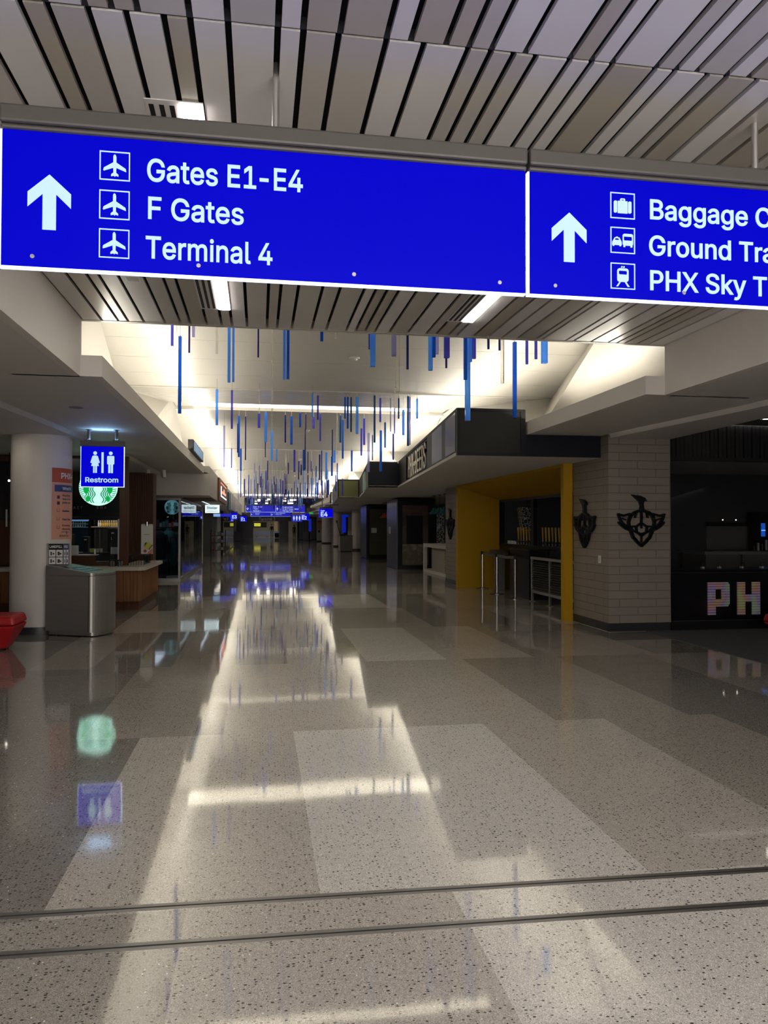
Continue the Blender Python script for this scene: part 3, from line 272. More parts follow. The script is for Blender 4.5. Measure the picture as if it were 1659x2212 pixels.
def split(b, name, mat, parent, **k):
    if name in ONE or len(b.pr) < 2 or b.pr[0][0] != 0 or sum(q-p for p, q in b.pr) != len(b.v): return b.build(name, mat, parent, **k)
    bb = []
    for p, q in b.pr:
        vs = b.v[p:q]; bb.append([(min(v[i] for v in vs)-.002, max(v[i] for v in vs)+.002) for i in range(3)])
    root = list(range(len(bb)))
    def find(i):
        while root[i] != i: i = root[i]
        return i
    for i in range(len(bb)):
        for j in range(i):
            if all(bb[i][a][0] <= bb[j][a][1] and bb[j][a][0] <= bb[i][a][1] for a in range(3)): root[find(i)] = find(j)
    out = None
    for r in sorted(set(find(i) for i in range(len(bb)))):
        c = MB(); mp = {}
        for i, (p, q) in enumerate(b.pr):
            if find(i) == r:
                for v in range(p, q): mp[v] = len(c.v); c.v.append(b.v[v])
        for f, mi in zip(b.f, b.mi):
            if f[0] in mp: c.f.append(tuple(mp[v] for v in f)); c.mi.append(mi)
        o = c.build(name, mat, parent, **k); out = out or o
    return out

# ------------------------------------------------------------------ lettering
GL = {}
for _g in GLYPHS.split('~'):
    h, *ps = _g[1:].split('|')
    def clean(q):
        r = []
        for v in q:
            if not r or math.hypot(v[0]-r[-1][0], v[1]-r[-1][1]) > .006: r.append(v)
        while math.hypot(r[0][0]-r[-1][0], r[0][1]-r[-1][1]) < .006: r.pop()
        return [r[i] for i in range(len(r)) if abs((r[i][0]-r[i-1][0])*(r[(i+1) % len(r)][1]-r[i][1])-(r[i][1]-r[i-1][1])*(r[(i+1) % len(r)][0]-r[i][0])) > 2e-6]
    GL[_g[0]] = (int(h)/1000, [clean([(int(a)/1000, int(b)/1000) for a, b in zip(p.split()[::2], p.split()[1::2])]) for p in ps if p])
GL['1'] = (GL['1'][0]-.045, GL['1'][1]); GL['-'] = (GL['-'][0]-.03, [[(x-.02, y) for x, y in p] for p in GL['-'][1]])
def offset(p, w):
    n = len(p); out = []
    for i in range(n):
        a, b, c = Vector(p[i-1]), Vector(p[i]), Vector(p[(i+1) % n])
        d1, d2 = (b-a), (c-b)
        if d1.length < 1e-6 or d2.length < 1e-6: out.append(tuple(b)); continue
        d1.normalize(); d2.normalize(); n1 = Vector((-d1.y, d1.x)); n2 = Vector((-d2.y, d2.x)); m = n1+n2
        if m.length < .3: out.append(tuple(b)); continue
        m.normalize(); out.append(tuple(b+m*(w/max(.5, m.dot(n1)))))
    return out
def flat_polys(b, polys, o, ux, uy, depth=.004, wind=False):
    "outline polygons in the plane (o, ux, uy), raised by depth towards the reader"
    o, ux, uy = Vector(o), Vector(ux), Vector(uy); n = ux.cross(uy).normalized()
    pl = [[Vector((x, y)) for x, y in p] for p in polys]; co, ed = [], []
    for p in pl:
        k = len(co); co += p; ed += [(k+i, k+(i+1) % len(p)) for i in range(len(p))]
    vs, _, fs, _, _, _ = delaunay_2d_cdt(co, ed, [], 0, 1e-6)
    def inside(q):
        w = 0
        for p in pl:
            for i in range(len(p)):
                a, c = p[i-1], p[i]
                if (a.y <= q.y) != (c.y <= q.y):
                    if a.x+(q.y-a.y)/(c.y-a.y)*(c.x-a.x) > q.x: w += 1 if (c.y > a.y or not wind) else -1
        return w != 0 if wind else w % 2 == 1
    for t in fs:
        a, c, d = (vs[i] for i in t); m = (a+c+d)/3
        if abs((c-a).cross(d-a)) < 1e-9 or not inside(m): continue
        if (c-a).cross(d-a) < 0: c, d = d, c
        b.face([o+ux*v.x+uy*v.y+n*depth for v in (a, c, d)])
    for p in pl:
        for i in range(len(p)):
            a, c = p[i], p[(i+1) % len(p)]
            b.face([o+ux*a.x+uy*a.y, o+ux*c.x+uy*c.y, o+ux*c.x+uy*c.y+n*depth, o+ux*a.x+uy*a.y+n*depth])
def text(b, s, o, ux, uy, cap, width=None, w=.012, track=0, depth=.004, center=False):
    k = cap/.5087; adv = sum(GL[c][0]+track for c in s)-track
    sx = (width/adv) if width else k
    o, ux, uy = Vector(o), Vector(ux).normalized(), Vector(uy).normalized()
    x = -adv*sx/2 if center else 0
    for c in s:
        a, ps = GL[c]
        if ps:
            # the outer ring turns one way and holes the other: pushing along the left normal fattens both
            area = lambda p: sum(p[i-1][0]*p[i][1]-p[i][0]*p[i-1][1] for i in range(len(p)))
            big = max(ps, key=lambda p: abs(area(p))); sg = -1 if area(big) > 0 else 1
            q = [offset(p, w*sg) for p in ps] if w else ps
            flat_polys(b, [[(px*sx/k, py) for px, py in p] for p in q], o+ux*x, ux*k, uy*k, depth, True)
        x += (a+track)*sx
def lettering(s, o, cap, mat, parent, width=None, ux=(1,0,0), uy=(0,0,1), name='lettering', **k):
    tr = k.get('track', 0); kk = cap/.5087; wd = lambda t: sum(GL[c][0]+tr for c in t)
    sx = width/(wd(s)-tr) if width else kk
    x, out = 0, None
    for wordy in s.split(' '):
        b = MB(); text(b, wordy, Vector(o)+Vector(ux).normalized()*x, ux, uy, cap, (wd(wordy)-tr)*sx, **k); ob = b.build(name, mat, parent); out = out or ob
        x += wd(wordy+' ')*sx
    return out
def figure(polys, o, size, mat, parent, name, ux=(1,0,0), uy=(0,0,1), depth=.004):
    b = MB()
    for p in polys: flat_polys(b, p, o, Vector(ux)*size, Vector(uy)*size, depth)
    return b.build(name, mat, parent)
def circ(x, y, r, n=16, rx=None): return [(x+(rx or r)*math.cos(2*PI*i/n), y+r*math.sin(2*PI*i/n)) for i in range(n)]
def rect(x0, y0, x1, y1): return [(x0,y0),(x1,y0),(x1,y1),(x0,y1)]
def rrect(x0, y0, x1, y1, r, n=4):
    out = []
    for cx, cy, a0 in ((x1-r,y0+r,-PI/2),(x1-r,y1-r,0),(x0+r,y1-r,PI/2),(x0+r,y0+r,PI)):
        out += [(cx+r*math.cos(a0+PI/2*i/n), cy+r*math.sin(a0+PI/2*i/n)) for i in range(n+1)]
    return out
BORDER = [[rect(0,0,1,1), rect(.035,.035,.965,.965)]]
_half = [(.5,.90),(.535,.87),(.55,.82),(.55,.62),(.86,.42),(.88,.33),(.86,.32),(.55,.44),(.545,.27),(.62,.20),(.62,.14),(.53,.165)]
PLANE = [[_half+[(.5,.13)]+[(1-x,y) for x,y in _half[:0:-1]]]]
ARROW = [[[(0,-.62),(.13,-.62),(.13,.12),(.42,-.16),(.42,.14),(.0,.52),(-.42,.14),(-.42,-.16),(-.13,.12),(-.13,-.62)]]]
CASE = [[rrect(.14,.22,.27,.68,.05)], [rect(.30,.21,.70,.68)], [rrect(.73,.22,.86,.68,.05)], [rrect(.40,.66,.60,.78,.04), rrect(.45,.70,.55,.74,.01)]]
TAXI = [[[(.07,.31),(.45,.31),(.45,.43),(.40,.53),(.36,.60),(.30,.60),(.29,.63),(.23,.63),(.22,.60),(.17,.60),(.13,.53),(.07,.43)], [(.17,.50),(.36,.50),(.33,.57),(.20,.57)]],
        [rect(.09,.27,.15,.315)], [rect(.37,.27,.43,.315)],
        [rrect(.50,.31,.92,.76,.07), rrect(.54,.50,.88,.66,.03)], [rect(.53,.25,.60,.32)], [rect(.82,.25,.89,.32)]]
TRAIN = [[rrect(.27,.28,.73,.80,.10), rrect(.33,.56,.67,.71,.04)], [circ(.46,.855,.03)], [circ(.545,.855,.03)],
         [[(.36,.28),(.42,.28),(.30,.10),(.23,.10)]], [[(.58,.28),(.64,.28),(.77,.10),(.70,.10)]]]
def man(x): return [[circ(x,.92,.085)], [rrect(x-.16,.40,x+.16,.80,.05)], [rect(x-.105,.0,x-.012,.44)], [rect(x+.012,.0,x+.105,.44)]]
def woman(x): return [[circ(x,.92,.085)], [[(x-.06,.81),(x+.06,.81),(x+.12,.78),(x+.21,.48),(x+.15,.45),(x+.09,.66),(x+.17,.32),(x-.17,.32),(x-.09,.66),(x-.15,.45),(x-.21,.48),(x-.12,.78)]], [rect(x-.085,.0,x-.012,.34)], [rect(x+.012,.0,x+.085,.34)]]
# ================================================================== THE SETTING
HC, HS, YC = 3.65, 3.10, 7.714
FAR = 104.0
# ---- floor: big terrazzo slabs in staggered rows
def floor():
    b = MB(); rnd = random.Random(5)
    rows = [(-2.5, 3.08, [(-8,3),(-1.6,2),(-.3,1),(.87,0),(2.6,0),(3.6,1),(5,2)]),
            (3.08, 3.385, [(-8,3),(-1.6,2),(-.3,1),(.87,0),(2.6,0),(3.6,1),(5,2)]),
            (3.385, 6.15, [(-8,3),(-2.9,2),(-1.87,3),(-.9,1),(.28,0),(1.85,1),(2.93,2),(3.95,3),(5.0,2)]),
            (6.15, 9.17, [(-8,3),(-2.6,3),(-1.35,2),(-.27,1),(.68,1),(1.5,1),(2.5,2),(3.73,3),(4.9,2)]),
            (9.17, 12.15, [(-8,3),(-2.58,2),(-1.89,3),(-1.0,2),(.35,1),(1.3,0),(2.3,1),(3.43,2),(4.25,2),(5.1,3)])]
    y = 12.15
    while y < FAR:
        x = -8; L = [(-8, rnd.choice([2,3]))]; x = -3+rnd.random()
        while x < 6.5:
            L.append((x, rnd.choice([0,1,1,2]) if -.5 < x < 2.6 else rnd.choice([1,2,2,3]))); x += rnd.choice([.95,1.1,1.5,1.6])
        rows.append((y, min(y+3.02, FAR), L)); y += 3.02
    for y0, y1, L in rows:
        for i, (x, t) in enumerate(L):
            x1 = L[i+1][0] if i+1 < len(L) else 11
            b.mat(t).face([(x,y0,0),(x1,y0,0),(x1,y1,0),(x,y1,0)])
    return struct(b.build('floor', TZ))
floor()
for k, (ya, yb, wd) in enumerate(((3.425, 3.335, .04), (3.115, 3.035, .04))):   # two expansion joints, a touch askew
    b = MB()
    for off, w2, z, mi in ((-.017,.011,.0006,0), (0,.012,.0003,1), (.017,.011,.0006,0)):
        y0, y1 = ya+off+.054, yb+off-.09
        x0, x1 = -2.0, 5.0
        b.mat(mi).prism([(x0,y0-w2,-.01),(x1,y1-w2,-.01),(x1,y1+w2,-.01),(x0,y0+w2,-.01)], [(x0,y0-w2,z),(x1,y1-w2,z),(x1,y1+w2,z),(x0,y0+w2,z)])
    struct(b.build('trim_%d' % (k+1), [M('joint_metal_%d' % k, (.27,.26,.25), .35, .8), RUBBER]))
b = MB(); b.box(6.0, 11, -2.5, 11.1, 0, .008); struct(b.build('floor_carpet', CARPET))

# ---- slatted ceiling of the near hall
def slat_ceiling():
    rnd = random.Random(3); b = MB()
    def extend(L):
        L = list(L); x = L[0]
        while x > -1.72+.12: x -= rnd.choice([.1,.15,.2]); L.insert(0, x)
        x = L[-1]
        while x < 4.41-.12: x += rnd.choice([.1,.15,.2]); L.append(x)
        return [v for v in L if -1.71 < v < 4.40]
    g = .0135
    for y0, y1, L in ((-2.5, 3.028, SLOT_NEAR), (3.046, 5.45, SLOT_MID), (5.462, YC, SLOT_FAR)):
        L = [-1.72]+extend(L)+[4.41]
        for i in range(len(L)-1):
            wdt = L[i+1]-L[i]
            b.mat(rnd.choice([0,0,2,1] if wdt > .14 else [1,1,2,0])).box(L[i]+g, L[i+1]-g, y0, y1, HC, HC+.022)
    b.mat(3)
    for y in (3.036, 5.456): b.box(-1.72, 4.41, y-.008, y+.008, HC+.008, HC+.05)
    b.box(-1.80, 4.49, -2.5, YC, HC+.09, HC+.12)
    b.mat(1).box(-1.72, 4.41, YC-.01, YC+.02, HC-.004, HC+.09)
    return struct(b.build('ceiling', SLATS+[VOID]))
slat_ceiling()
for nm, x0, x1 in (('wall_left', -1.80, -1.72), ('wall_right', 4.41, 4.49)):
    b = MB(); b.box(x0, x1, -2.5, YC, HS, HC+.12); struct(b.build(nm, WALL))
b = MB(); b.box(-1.80, 4.49, YC+.022, YC+.06, HC+.0, 4.46); struct(b.build('wall_bulkhead', VAULT))
b = MB(); b.box(-8, -1.80, -2.6, -2.5, 0, 3.9); b.box(4.49, 11, -2.6, -2.5, 0, 3.9); struct(b.build('wall_back', WALL))

# ---- soffits either side, with their shallow drop
b = MB()
b.ext([(-1.801,-2.5),(-1.801,YC),(-1.721,YC),(-1.721,YC+.051),(-1.601,YC+.051),(-1.601,21.6),(-2.65,21.6),(-2.65,15),(-3.06,8),(-3.3,-2.5)], HS, HS+.03)
b.prism([(-3.33,-2.5,3.04),(-3.09,8,3.04),(-2.70,15,3.04),(-2.70,21.6,3.04),(-8,21.6,3.04),(-8,-2.5,3.04)][::-1],
        [(-3.3,-2.5,HS+.03),(-3.06,8,HS+.03),(-2.65,15,HS+.03),(-2.65,21.6,HS+.03),(-8,21.6,HS+.03),(-8,-2.5,HS+.03)][::-1])
b.box(-8, -1.37, 21.6, 21.66, 2.49, 3.31)                       # bulkhead above the shops
b.box(-8, -1.42, 21.66, 62.5, 2.49, 2.52)
b.box(-1.42, -1.37, 21.66, 62.5, 2.49, 3.31)
struct(b.build('ceiling_left', SOFF))
b = MB()
b.ext([(4.491,-2.5),(4.491,YC),(4.411,YC),(4.411,YC+.051),(4.266,YC+.051),(4.266,11.45),(5.405,11.45),(5.405,11.1),(5.70,8.2),(5.9,-2.5)], HS, HS+.03)
b.prism([(5.93,-2.5,3.04),(6.3,-2.5,3.04),(6.36,8.6,3.04),(6.46,11.15,3.04),(5.45,11.15,3.04),(5.73,8.2,3.04)],
        [(5.9,-2.5,HS+.03),(6.3,-2.5,HS+.03),(6.36,8.6,HS+.03),(6.46,11.15,HS+.03),(5.42,11.15,HS+.03),(5.70,8.2,HS+.03)])
b.box(4.3, 6.7, 11.0, 11.6, HS+.0301, HS+.06); struct(b.build('ceiling_right', SOFF))
b = MB(); b.box(6.3, 11, -2.5, 11.2, 3.30, 3.34); struct(b.build('ceiling_bar', M('dark_ceiling', (.10,.095,.09), .7)))
# ledges hiding the cove lamps
b = MB(); b.box(-1.60, -1.515, YC, 21.6, HS, 3.305); b.box(-1.72, -1.60, YC, YC+.05, HS, 3.305); struct(b.build('trim_3', WALL))
b = MB(); b.box(4.18, 4.265, YC, 62.5, HS, 3.305); b.box(4.265, 4.41, YC, YC+.05, HS, 3.305); struct(b.build('trim_4', WALL))
b = MB(); b.box(4.266, 5.5, 11.5, 62.5, HS, HS+.03); b.box(-2.6, -1.42, 21.6, 62.5, HS, HS+.03); struct(b.build('trim_5', SOFF))

# ---- the vault beyond: saw-tooth panels between splayed side walls
ST = [(7.78,4.42,-1.77,4.12),(14.9,4.31,-2.65,6.0),(16.75,4.32,-1.85,4.35),(17.95,4.345,-1.90,4.40),(26.3,4.29,-2.75,6.0),(26.72,4.45,-1.95,4.4),
      (36.4,4.29,-2.75,6.0),(36.85,4.45,-1.95,4.4),(48.2,4.29,-2.75,6.0),(48.7,4.45,-1.95,4.4),(62.6,4.25,-2.75,6.0),(63.0,4.5,-1.95,5.2)]
def zceil(y):
    for a, c in zip(ST, ST[1:]):
        if a[0] <= y <= c[0]: return a[1]+(c[1]-a[1])*(y-a[0])/(c[0]-a[0])
    return 4.3
b = MB()
for a, c in ((0,1),(3,4),(5,6),(7,8),(9,10)):
    p, q = ST[a], ST[c]
    n = 6
    for i in range(n):
        t0, t1 = i/n, (i+1)/n
        L = lambda k, t: p[k]+(q[k]-p[k])*t
        g = .012 if i < n-1 else 0
        y1 = L(0,t1)-g
        b.prism([(L(2,t0),L(0,t0),L(1,t0)),(L(3,t0),L(0,t0),L(1,t0)),(L(3,t1),y1,L(1,t1)),(L(2,t1),y1,L(1,t1))],
                [(L(2,t0),L(0,t0),L(1,t0)+.05),(L(3,t0),L(0,t0),L(1,t0)+.05),(L(3,t1),y1,L(1,t1)+.05),(L(2,t1),y1,L(1,t1)+.05)])
    b.box(q[2], q[3], q[0]-.02, q[0]+.03, q[1]-.02, q[1]+.05)
struct(b.build('ceiling_vault', VAULT))
b = MB()
for k in range(9):
    y = 14.95+k*.2; b.box(-2.66+.09*k, 6.01-.18*k, y, y+.185, 4.31, 4.33)
b.box(-3.2, 6.4, 14.9, 17.9, 4.47, 4.50)
b.box(-2.0, 4.5, 16.76, 16.80, 4.315, 4.47); b.box(-2.2, 4.6, 17.9, 17.95, 4.335, 4.47)
b.box(-2.0, -1.5, 16.8, 17.9, 4.40, 4.43); b.box(4.05, 4.5, 16.8, 17.9, 4.40, 4.43)
b.box(-3.2, 6.4, 7.7, 63, 4.62, 4.66)
b.box(-2.2, 5.2, 63.2, 63.25, 3.95, 4.6)
struct(b.build('ceiling_slots', M('gloss_ceiling', (.52,.50,.46), .22)))
for nm, k, xb in (('wall_left_upper', 2, -2.30), ('wall_right_upper', 3, 5.40)):
    b = MB()
    for p, q in zip(ST, ST[1:]):
        pts = [(xb,p[0],HS+.02),(xb,q[0],HS+.02),(q[k],q[0],q[1]+.03),(p[k],p[0],p[1]+.03)]
        s = -.04 if k == 2 else .04
        b.prism(pts, [(x+s,y,z) for x,y,z in pts])
    if k == 2: b.box(-2.34, -1.72, YC, YC+.05, HS, 4.42)
    else: b.box(4.49, 5.44, YC, YC+.05, HS, 4.42)
    struct(b.build(nm, VAULT))
# far low hall
b = MB(); b.box(-1.2, 5.4, 63.25, FAR, 3.98, 4.02)
struct(b.build('ceiling_far', M('far_ceiling', (.10,.095,.11), .28)))
b = MB(); b.box(-2.6, -1.2, 63.25, FAR, 2.75, 4.0); b.box(-8, -2.6, 62.5, FAR, 2.75, 2.8); struct(b.build('wall_left_far', WALL))
b = MB(); b.box(5.4, 5.9, 63.25, FAR, 2.75, 4.0); b.box(5.9, 11, 62.5, FAR, 2.75, 2.8); struct(b.build('wall_right_far', WALL))
b = MB(); b.box(-8.1, -8, -2.5, FAR, 0, 4.2); struct(b.build('wall_left_outer', SOFF))
b = MB(); b.box(11, 11.1, -2.5, FAR, 0, 4.2); struct(b.build('wall_right_outer', DKINT))
# end wall with two openings into the next hall
b = MB()
b.box(-8, 11, FAR+.3, FAR+.6, 2.26, 4.3)
b.box(-8, -.75, FAR+.3, FAR+.6, 0, 2.26); b.box(2.75, 4.0, FAR+.3, FAR+.6, 0, 2.26); b.box(5.2, 11, FAR+.3, FAR+.6, 0, 2.26)
struct(b.build('wall_end', BLACKG))
b = MB(); b.box(-6, 10, 116, 116.2, 0, 4); struct(b.build('wall_beyond', M('far_wall', (.30,.27,.22), .6)))
b = MB(); b.box(-6, 10, FAR, 116, -.02, 0); struct(b.build('floor_beyond', TZ[1]))
b = MB(); b.box(-6, 10, FAR+.3, 116, 3.2, 3.25); struct(b.build('ceiling_beyond', SOFF))
for nm, x in (('wall_beyond_left', -6.1), ('wall_beyond_right', 10.0)):
    b = MB(); b.box(x, x+.1, FAR+.3, 116.2, 0, 3.3); struct(b.build(nm, SOFF))

# ---- lamps
def area(name, loc, d, sx, sy, power, col=(1,.93,.78)):
    L = bpy.data.lights.new(name, 'AREA'); L.shape = 'RECTANGLE'; L.size = sx; L.size_y = sy; L.energy = power; L.color = col
    o = bpy.data.objects.new(name, L); COL.objects.link(o)
    z = -Vector(d).normalized(); y = Vector((0,1,0)) if abs(z.y) < .9 else Vector((1,0,0)); y = (y-z*y.dot(z)).normalized(); x = y.cross(z)
    m = Matrix((x, y, z)).transposed().to_4x4(); m.translation = Vector(loc); o.matrix_world = m
    return o
KC = 12.5            # watts per metre of cove
for y0, y1 in ((8.7, 16.5), (16.5, 26.5), (26.5, 44), (44, 62)):
    area('cove_lamp_left', (-1.68 if y0 < 21 else -1.60, (y0+y1)/2, 3.265 if y0 < 21 else 3.34), (.35,0,.9), .05, y1-y0, KC*(y1-y0))
for y0, y1, z in ((8.7, 11.3, 3.265), (11.6, 19, 3.60), (19, 28, 3.60), (28, 44, 3.60), (44, 62, 3.60)):
    area('cove_lamp_right', (4.40, (y0+y1)/2, z), (-.35,0,.9), .05, y1-y0, KC*(y1-y0))
def strip_light(x0, x1, y0, y1, z, label, n=.02):
    t = thing('linear_ceiling_light', label, 'ceiling light', ((x0+x1)/2, y0, z))
    part('diffuser', COVE, t, lambda b: b.box(x0, x1, y0, y1, z, z+.01))
    part('housing', WHITE, t, lambda b: b.box(x0-.02, x1+.02, y0-.01, y1+.01, z+.0101, z+.05))
strip_light(-1.5, 4.05, 16.82, 17.88, 4.40, 'long warm luminous strip across the vault above the first group of hanging rods')
for y, w in ((26.55, 'second'), (36.62, 'third'), (48.45, 'fourth')):
    strip_light(-1.6, 3.9, y-.10, y+.17, 4.308, 'thin warm light strip tucked behind the %s step of the vault' % w)
t = thing('linear_ceiling_light', 'far warm luminous strip where the vault meets the low dark hall', 'ceiling light', (1.8, 63.1, 4.1))
part('diffuser', COVE, t, lambda b: b.box(-1.3, 4.9, 63.08, 63.12, 4.12, 4.42))
part('housing', WHITE, t, lambda b: b.box(-1.35, 4.95, 63.12, 63.18, 4.08, 4.46))
strip_light(-1.2, 2.9, 9.25, 9.45, 4.35, 'warm light strip hidden behind the far edge of the slatted ceiling')

def troffer(x0, y0, y1, label):
    t = thing('ceiling_light', label, 'ceiling light', (x0, y0, HC), 'slot lights in the slatted ceiling')
    part('housing', SLATS[0], t, lambda b: b.box(x0-.165, x0+.105, y0-.02, y1+.02, HC-.006, HC-.001))
    part('diffuser', TROF, t, lambda b: b.box(x0, x0+.095, y0, y1, HC-.012, HC-.0062))
    part('air_slot', BLACK, t, lambda b: [b.box(x0-.150+k*.048, x0-.127+k*.048, y0+.02, y1-.02, HC-.0085, HC-.0062) for k in range(3)])
troffer(-.375, 3.66, 4.55, 'slot light with dark air slots, partly hidden behind the top of the big blue sign')
troffer(-.37, 6.20, 7.10, 'slot light showing under the blue sign between the airplane symbols and Terminal 4')
troffer(1.955, 6.22, 7.13, 'slot light showing under the right end of the first blue sign panel')
t = thing('ceiling_speaker', 'small square white plate in the slatted ceiling under the blue sign', 'speaker', (-1.016, 6.38, HC))
part('plate', WHITE, t, lambda b: b.box(-1.075, -.955, 6.29, 6.41, HC-.008, HC-.0005))
part('grille', SLATS[1], t, lambda b: b.box(-1.06, -.97, 6.305, 6.395, HC-.010, HC-.0081))
def downlight(x, y, z, label, lit):
    t = thing('downlight', label, 'downlight', (x, y, z))
    part('trim_ring', WHITE if lit else GREYC, t, lambda b: b.lathe([(.05,-.004),(.085,-.006),(.085,0)], (x,y,z), 20))
    part('lens', SPOT if lit else GREYC, t, lambda b: b.lathe([(1e-4,-.003),(.05,-.003)], (x,y,z), 20))
downlight(-3.87, 12.34-.6, 3.04, 'lit round downlight in the dim soffit beside the white column', True)
downlight(-2.224, 9.78, HS, 'unlit round downlight in the soffit before the restroom sign', False)
downlight(7.66, 10.47, 3.30, 'lit round downlight in the dark ceiling above the striped-letter bar', True)
area('downlight_lamp_left', (-3.87, 11.74, 3.02), (0,0,-1), .16, .16, 2, (1,.88,.7))
def detector(x, y, label):
    z = zceil(y); t = thing('smoke_detector', label, 'smoke detector', (x, y, z))
    part('base', WHITE, t, lambda b: b.lathe([(1e-4,-.02),(.08,-.02),(.09,0)], (x,y,z), 20))
    part('cap', WHITE, t, lambda b: b.lathe([(1e-4,-.05),(.04,-.048),(.055,-.02)], (x,y,z), 20))
detector(1.50, 12.05, 'round white smoke detector on the first vault panel')
detector(1.32, 21.2, 'round white smoke detector on the second vault panel')
detector(1.65, 31, 'round white smoke detector on the third vault panel')
detector(1.9, 41.5, 'round white smoke detector on the fourth vault panel')
w = bpy.data.worlds.new('world'); SC.world = w; w.use_nodes = True
w.node_tree.nodes['Background'].inputs[0].default_value = (1.0,.93,.87,1)
w.node_tree.nodes['Background'].inputs[1].default_value = 5.0
SC.view_settings.view_transform = 'Standard'; SC.view_settings.look = 'None'; SC.view_settings.gamma = 1
SC.view_settings.use_curve_mapping = False; SC.view_settings.exposure = 0
SC.cycles.max_bounces = 7; SC.cycles.diffuse_bounces = 3; SC.cycles.glossy_bounces = 4; SC.cycles.use_adaptive_sampling = True; SC.cycles.adaptive_threshold = .10; SC.cycles.adaptive_min_samples = 20; SC.cycles.transparent_max_bounces = 24
SC.cycles.sample_clamp_indirect = 6; SC.cycles.use_denoising = True; SC.cycles.caustics_reflective = False; SC.cycles.caustics_refractive = False
# ================================================================== HANGING SIGNS
def big_sign(name_label, x0, x1, Y, content, z0=2.725, z1=3.305, soft=False, poles=()):
    t = thing('directional_sign', name_label, 'sign', ((x0+x1)/2, Y, z0))
    pb = BLUE_F if soft else BLUE_E
    part('panel', pb, t, lambda b: b.box(x0+.006, x1-.006, Y, Y+.012, z0+.008, z1))
    part('back_panel', FRAMEG, t, lambda b: b.box(x0+.006, x1-.006, Y+.018, Y+.03, z0+.008, z1))
    part('edge_light', EDGE, t, lambda b: (b.box(x0+.004, x1-.004, Y+.001, Y+.029, z0, z0+.0075), b.box(x0-.002, x0+.0055, Y+.001, Y+.029, z0, z1)))
    fr = part('frame', FRAMEG, t, lambda b: (b.box(x0, x1, Y-.03, Y+.075, z1+.022, z1+.098), b.box(x0, x1, Y-.015, Y+.06, z1, z1+.0215)), bevel=.012)
    part('screw', ALU, t, lambda b: [b.cyl((x,Y+.005,z0+.05),(x,Y-.006,z0+.05),.009) for x in [x0+.13+k*(x1-x0-.26)/3 for k in range(4)]])
    for px in poles:
        part('hanger_pole', ALU, t, lambda b: b.cyl((px,Y+.03,z1+.098),(px,Y+.03,HC+.06 if Y < 8 else 4.0),.016))
    content(t, Y-.0005)
def pict(t, polys, x, z, s, Y, mat):
    figure(BORDER, (x,Y,z), s, mat, t, 'pictogram_frame'); figure(polys, (x,Y,z), s, mat, t, 'pictogram')
def c_gates(L):
    def f(t, Y):
        figure(ARROW, (-.875,Y,3.018), .205, L, t, 'arrow')
        for z in (3.120, 2.953, 2.787): pict(t, PLANE, -.675, z, .124, Y, L)
        lettering('Gates E1-E4', (-.485,Y,3.130), .094, L, t, .675); lettering('F Gates', (-.483,Y,2.967), .092, L, t, .415)
        lettering('Terminal 4', (-.487,Y,2.797), .092, L, t, .545)
    return f
def c_bags(L):
    def f(t, Y):
        figure(ARROW, (1.432,Y,3.018), .205, L, t, 'arrow')
        for z, p in ((3.114, CASE), (2.948, TAXI), (2.777, TRAIN)): pict(t, p, 1.639, z, .124, Y, L)
        lettering('Baggage Claim', (1.833,Y,3.124), .092, L, t); lettering('Ground Transportation', (1.831,Y,2.950), .092, L, t)
        lettering('PHX Sky Train', (1.832,Y,2.782), .092, L, t)
    return f
big_sign('large backlit blue sign for Gates E1-E4, F Gates and Terminal 4', -1.07, 1.222, 3.35, c_gates(LETTER), poles=(.065,))
big_sign('large backlit blue sign for Baggage Claim and Ground Transportation with suitcase, bus and train symbols', 1.232, 3.45, 3.35, c_bags(LETTER), poles=(2.42,))
def shifted(cx, label, Y, off, z0, z1, lines, poles, sx=1.0):
    def f(t, Yy):
        k = (z1-z0)/.58
        figure(ARROW, (cx-1.0*sx,Yy,z0+.293*k), .205*k, LETTERF, t, 'arrow')
        for i, s in enumerate(lines):
            z = z1-.15*k-(i+1-1)*.167*k-.03*k
            figure(BORDER, (cx-.80*sx,Yy,z-.01), .12*k, LETTERF, t, 'pictogram_frame')
            lettering(s, (cx-.60*sx,Yy,z), .095*k, LETTERF, t)
    big_sign(label, cx-1.125*sx, cx+1.125*sx, Y, f, z0, z1, True, poles)
shifted(.14, 'distant blue sign for Gates E1-E3, F Gates and Terminal 4, left of its pair', 59, 0, 2.70, 3.22, ('Gates E1-E3','F Gates','Terminal 4'), (-.5,.9))
shifted(2.40, 'distant blue sign for Baggage Claim, right of its pair, before the lamps', 59, 0, 2.70, 3.22, ('Baggage Claim','Ground Transportation','PHX Sky Train'), (1.8,3.1))
shifted(.18, 'lower and farther blue sign half hidden behind the distant gates sign', 83, 0, 2.66, 3.10, ('Restrooms','Terminal'), (-.4,), .955)
shifted(2.36, 'lower and farther blue sign for Ground Transportation behind the distant baggage sign', 83, 0, 2.66, 3.10, ('Ground Transportation','PHX Sky Train'), (2.9,), .955)

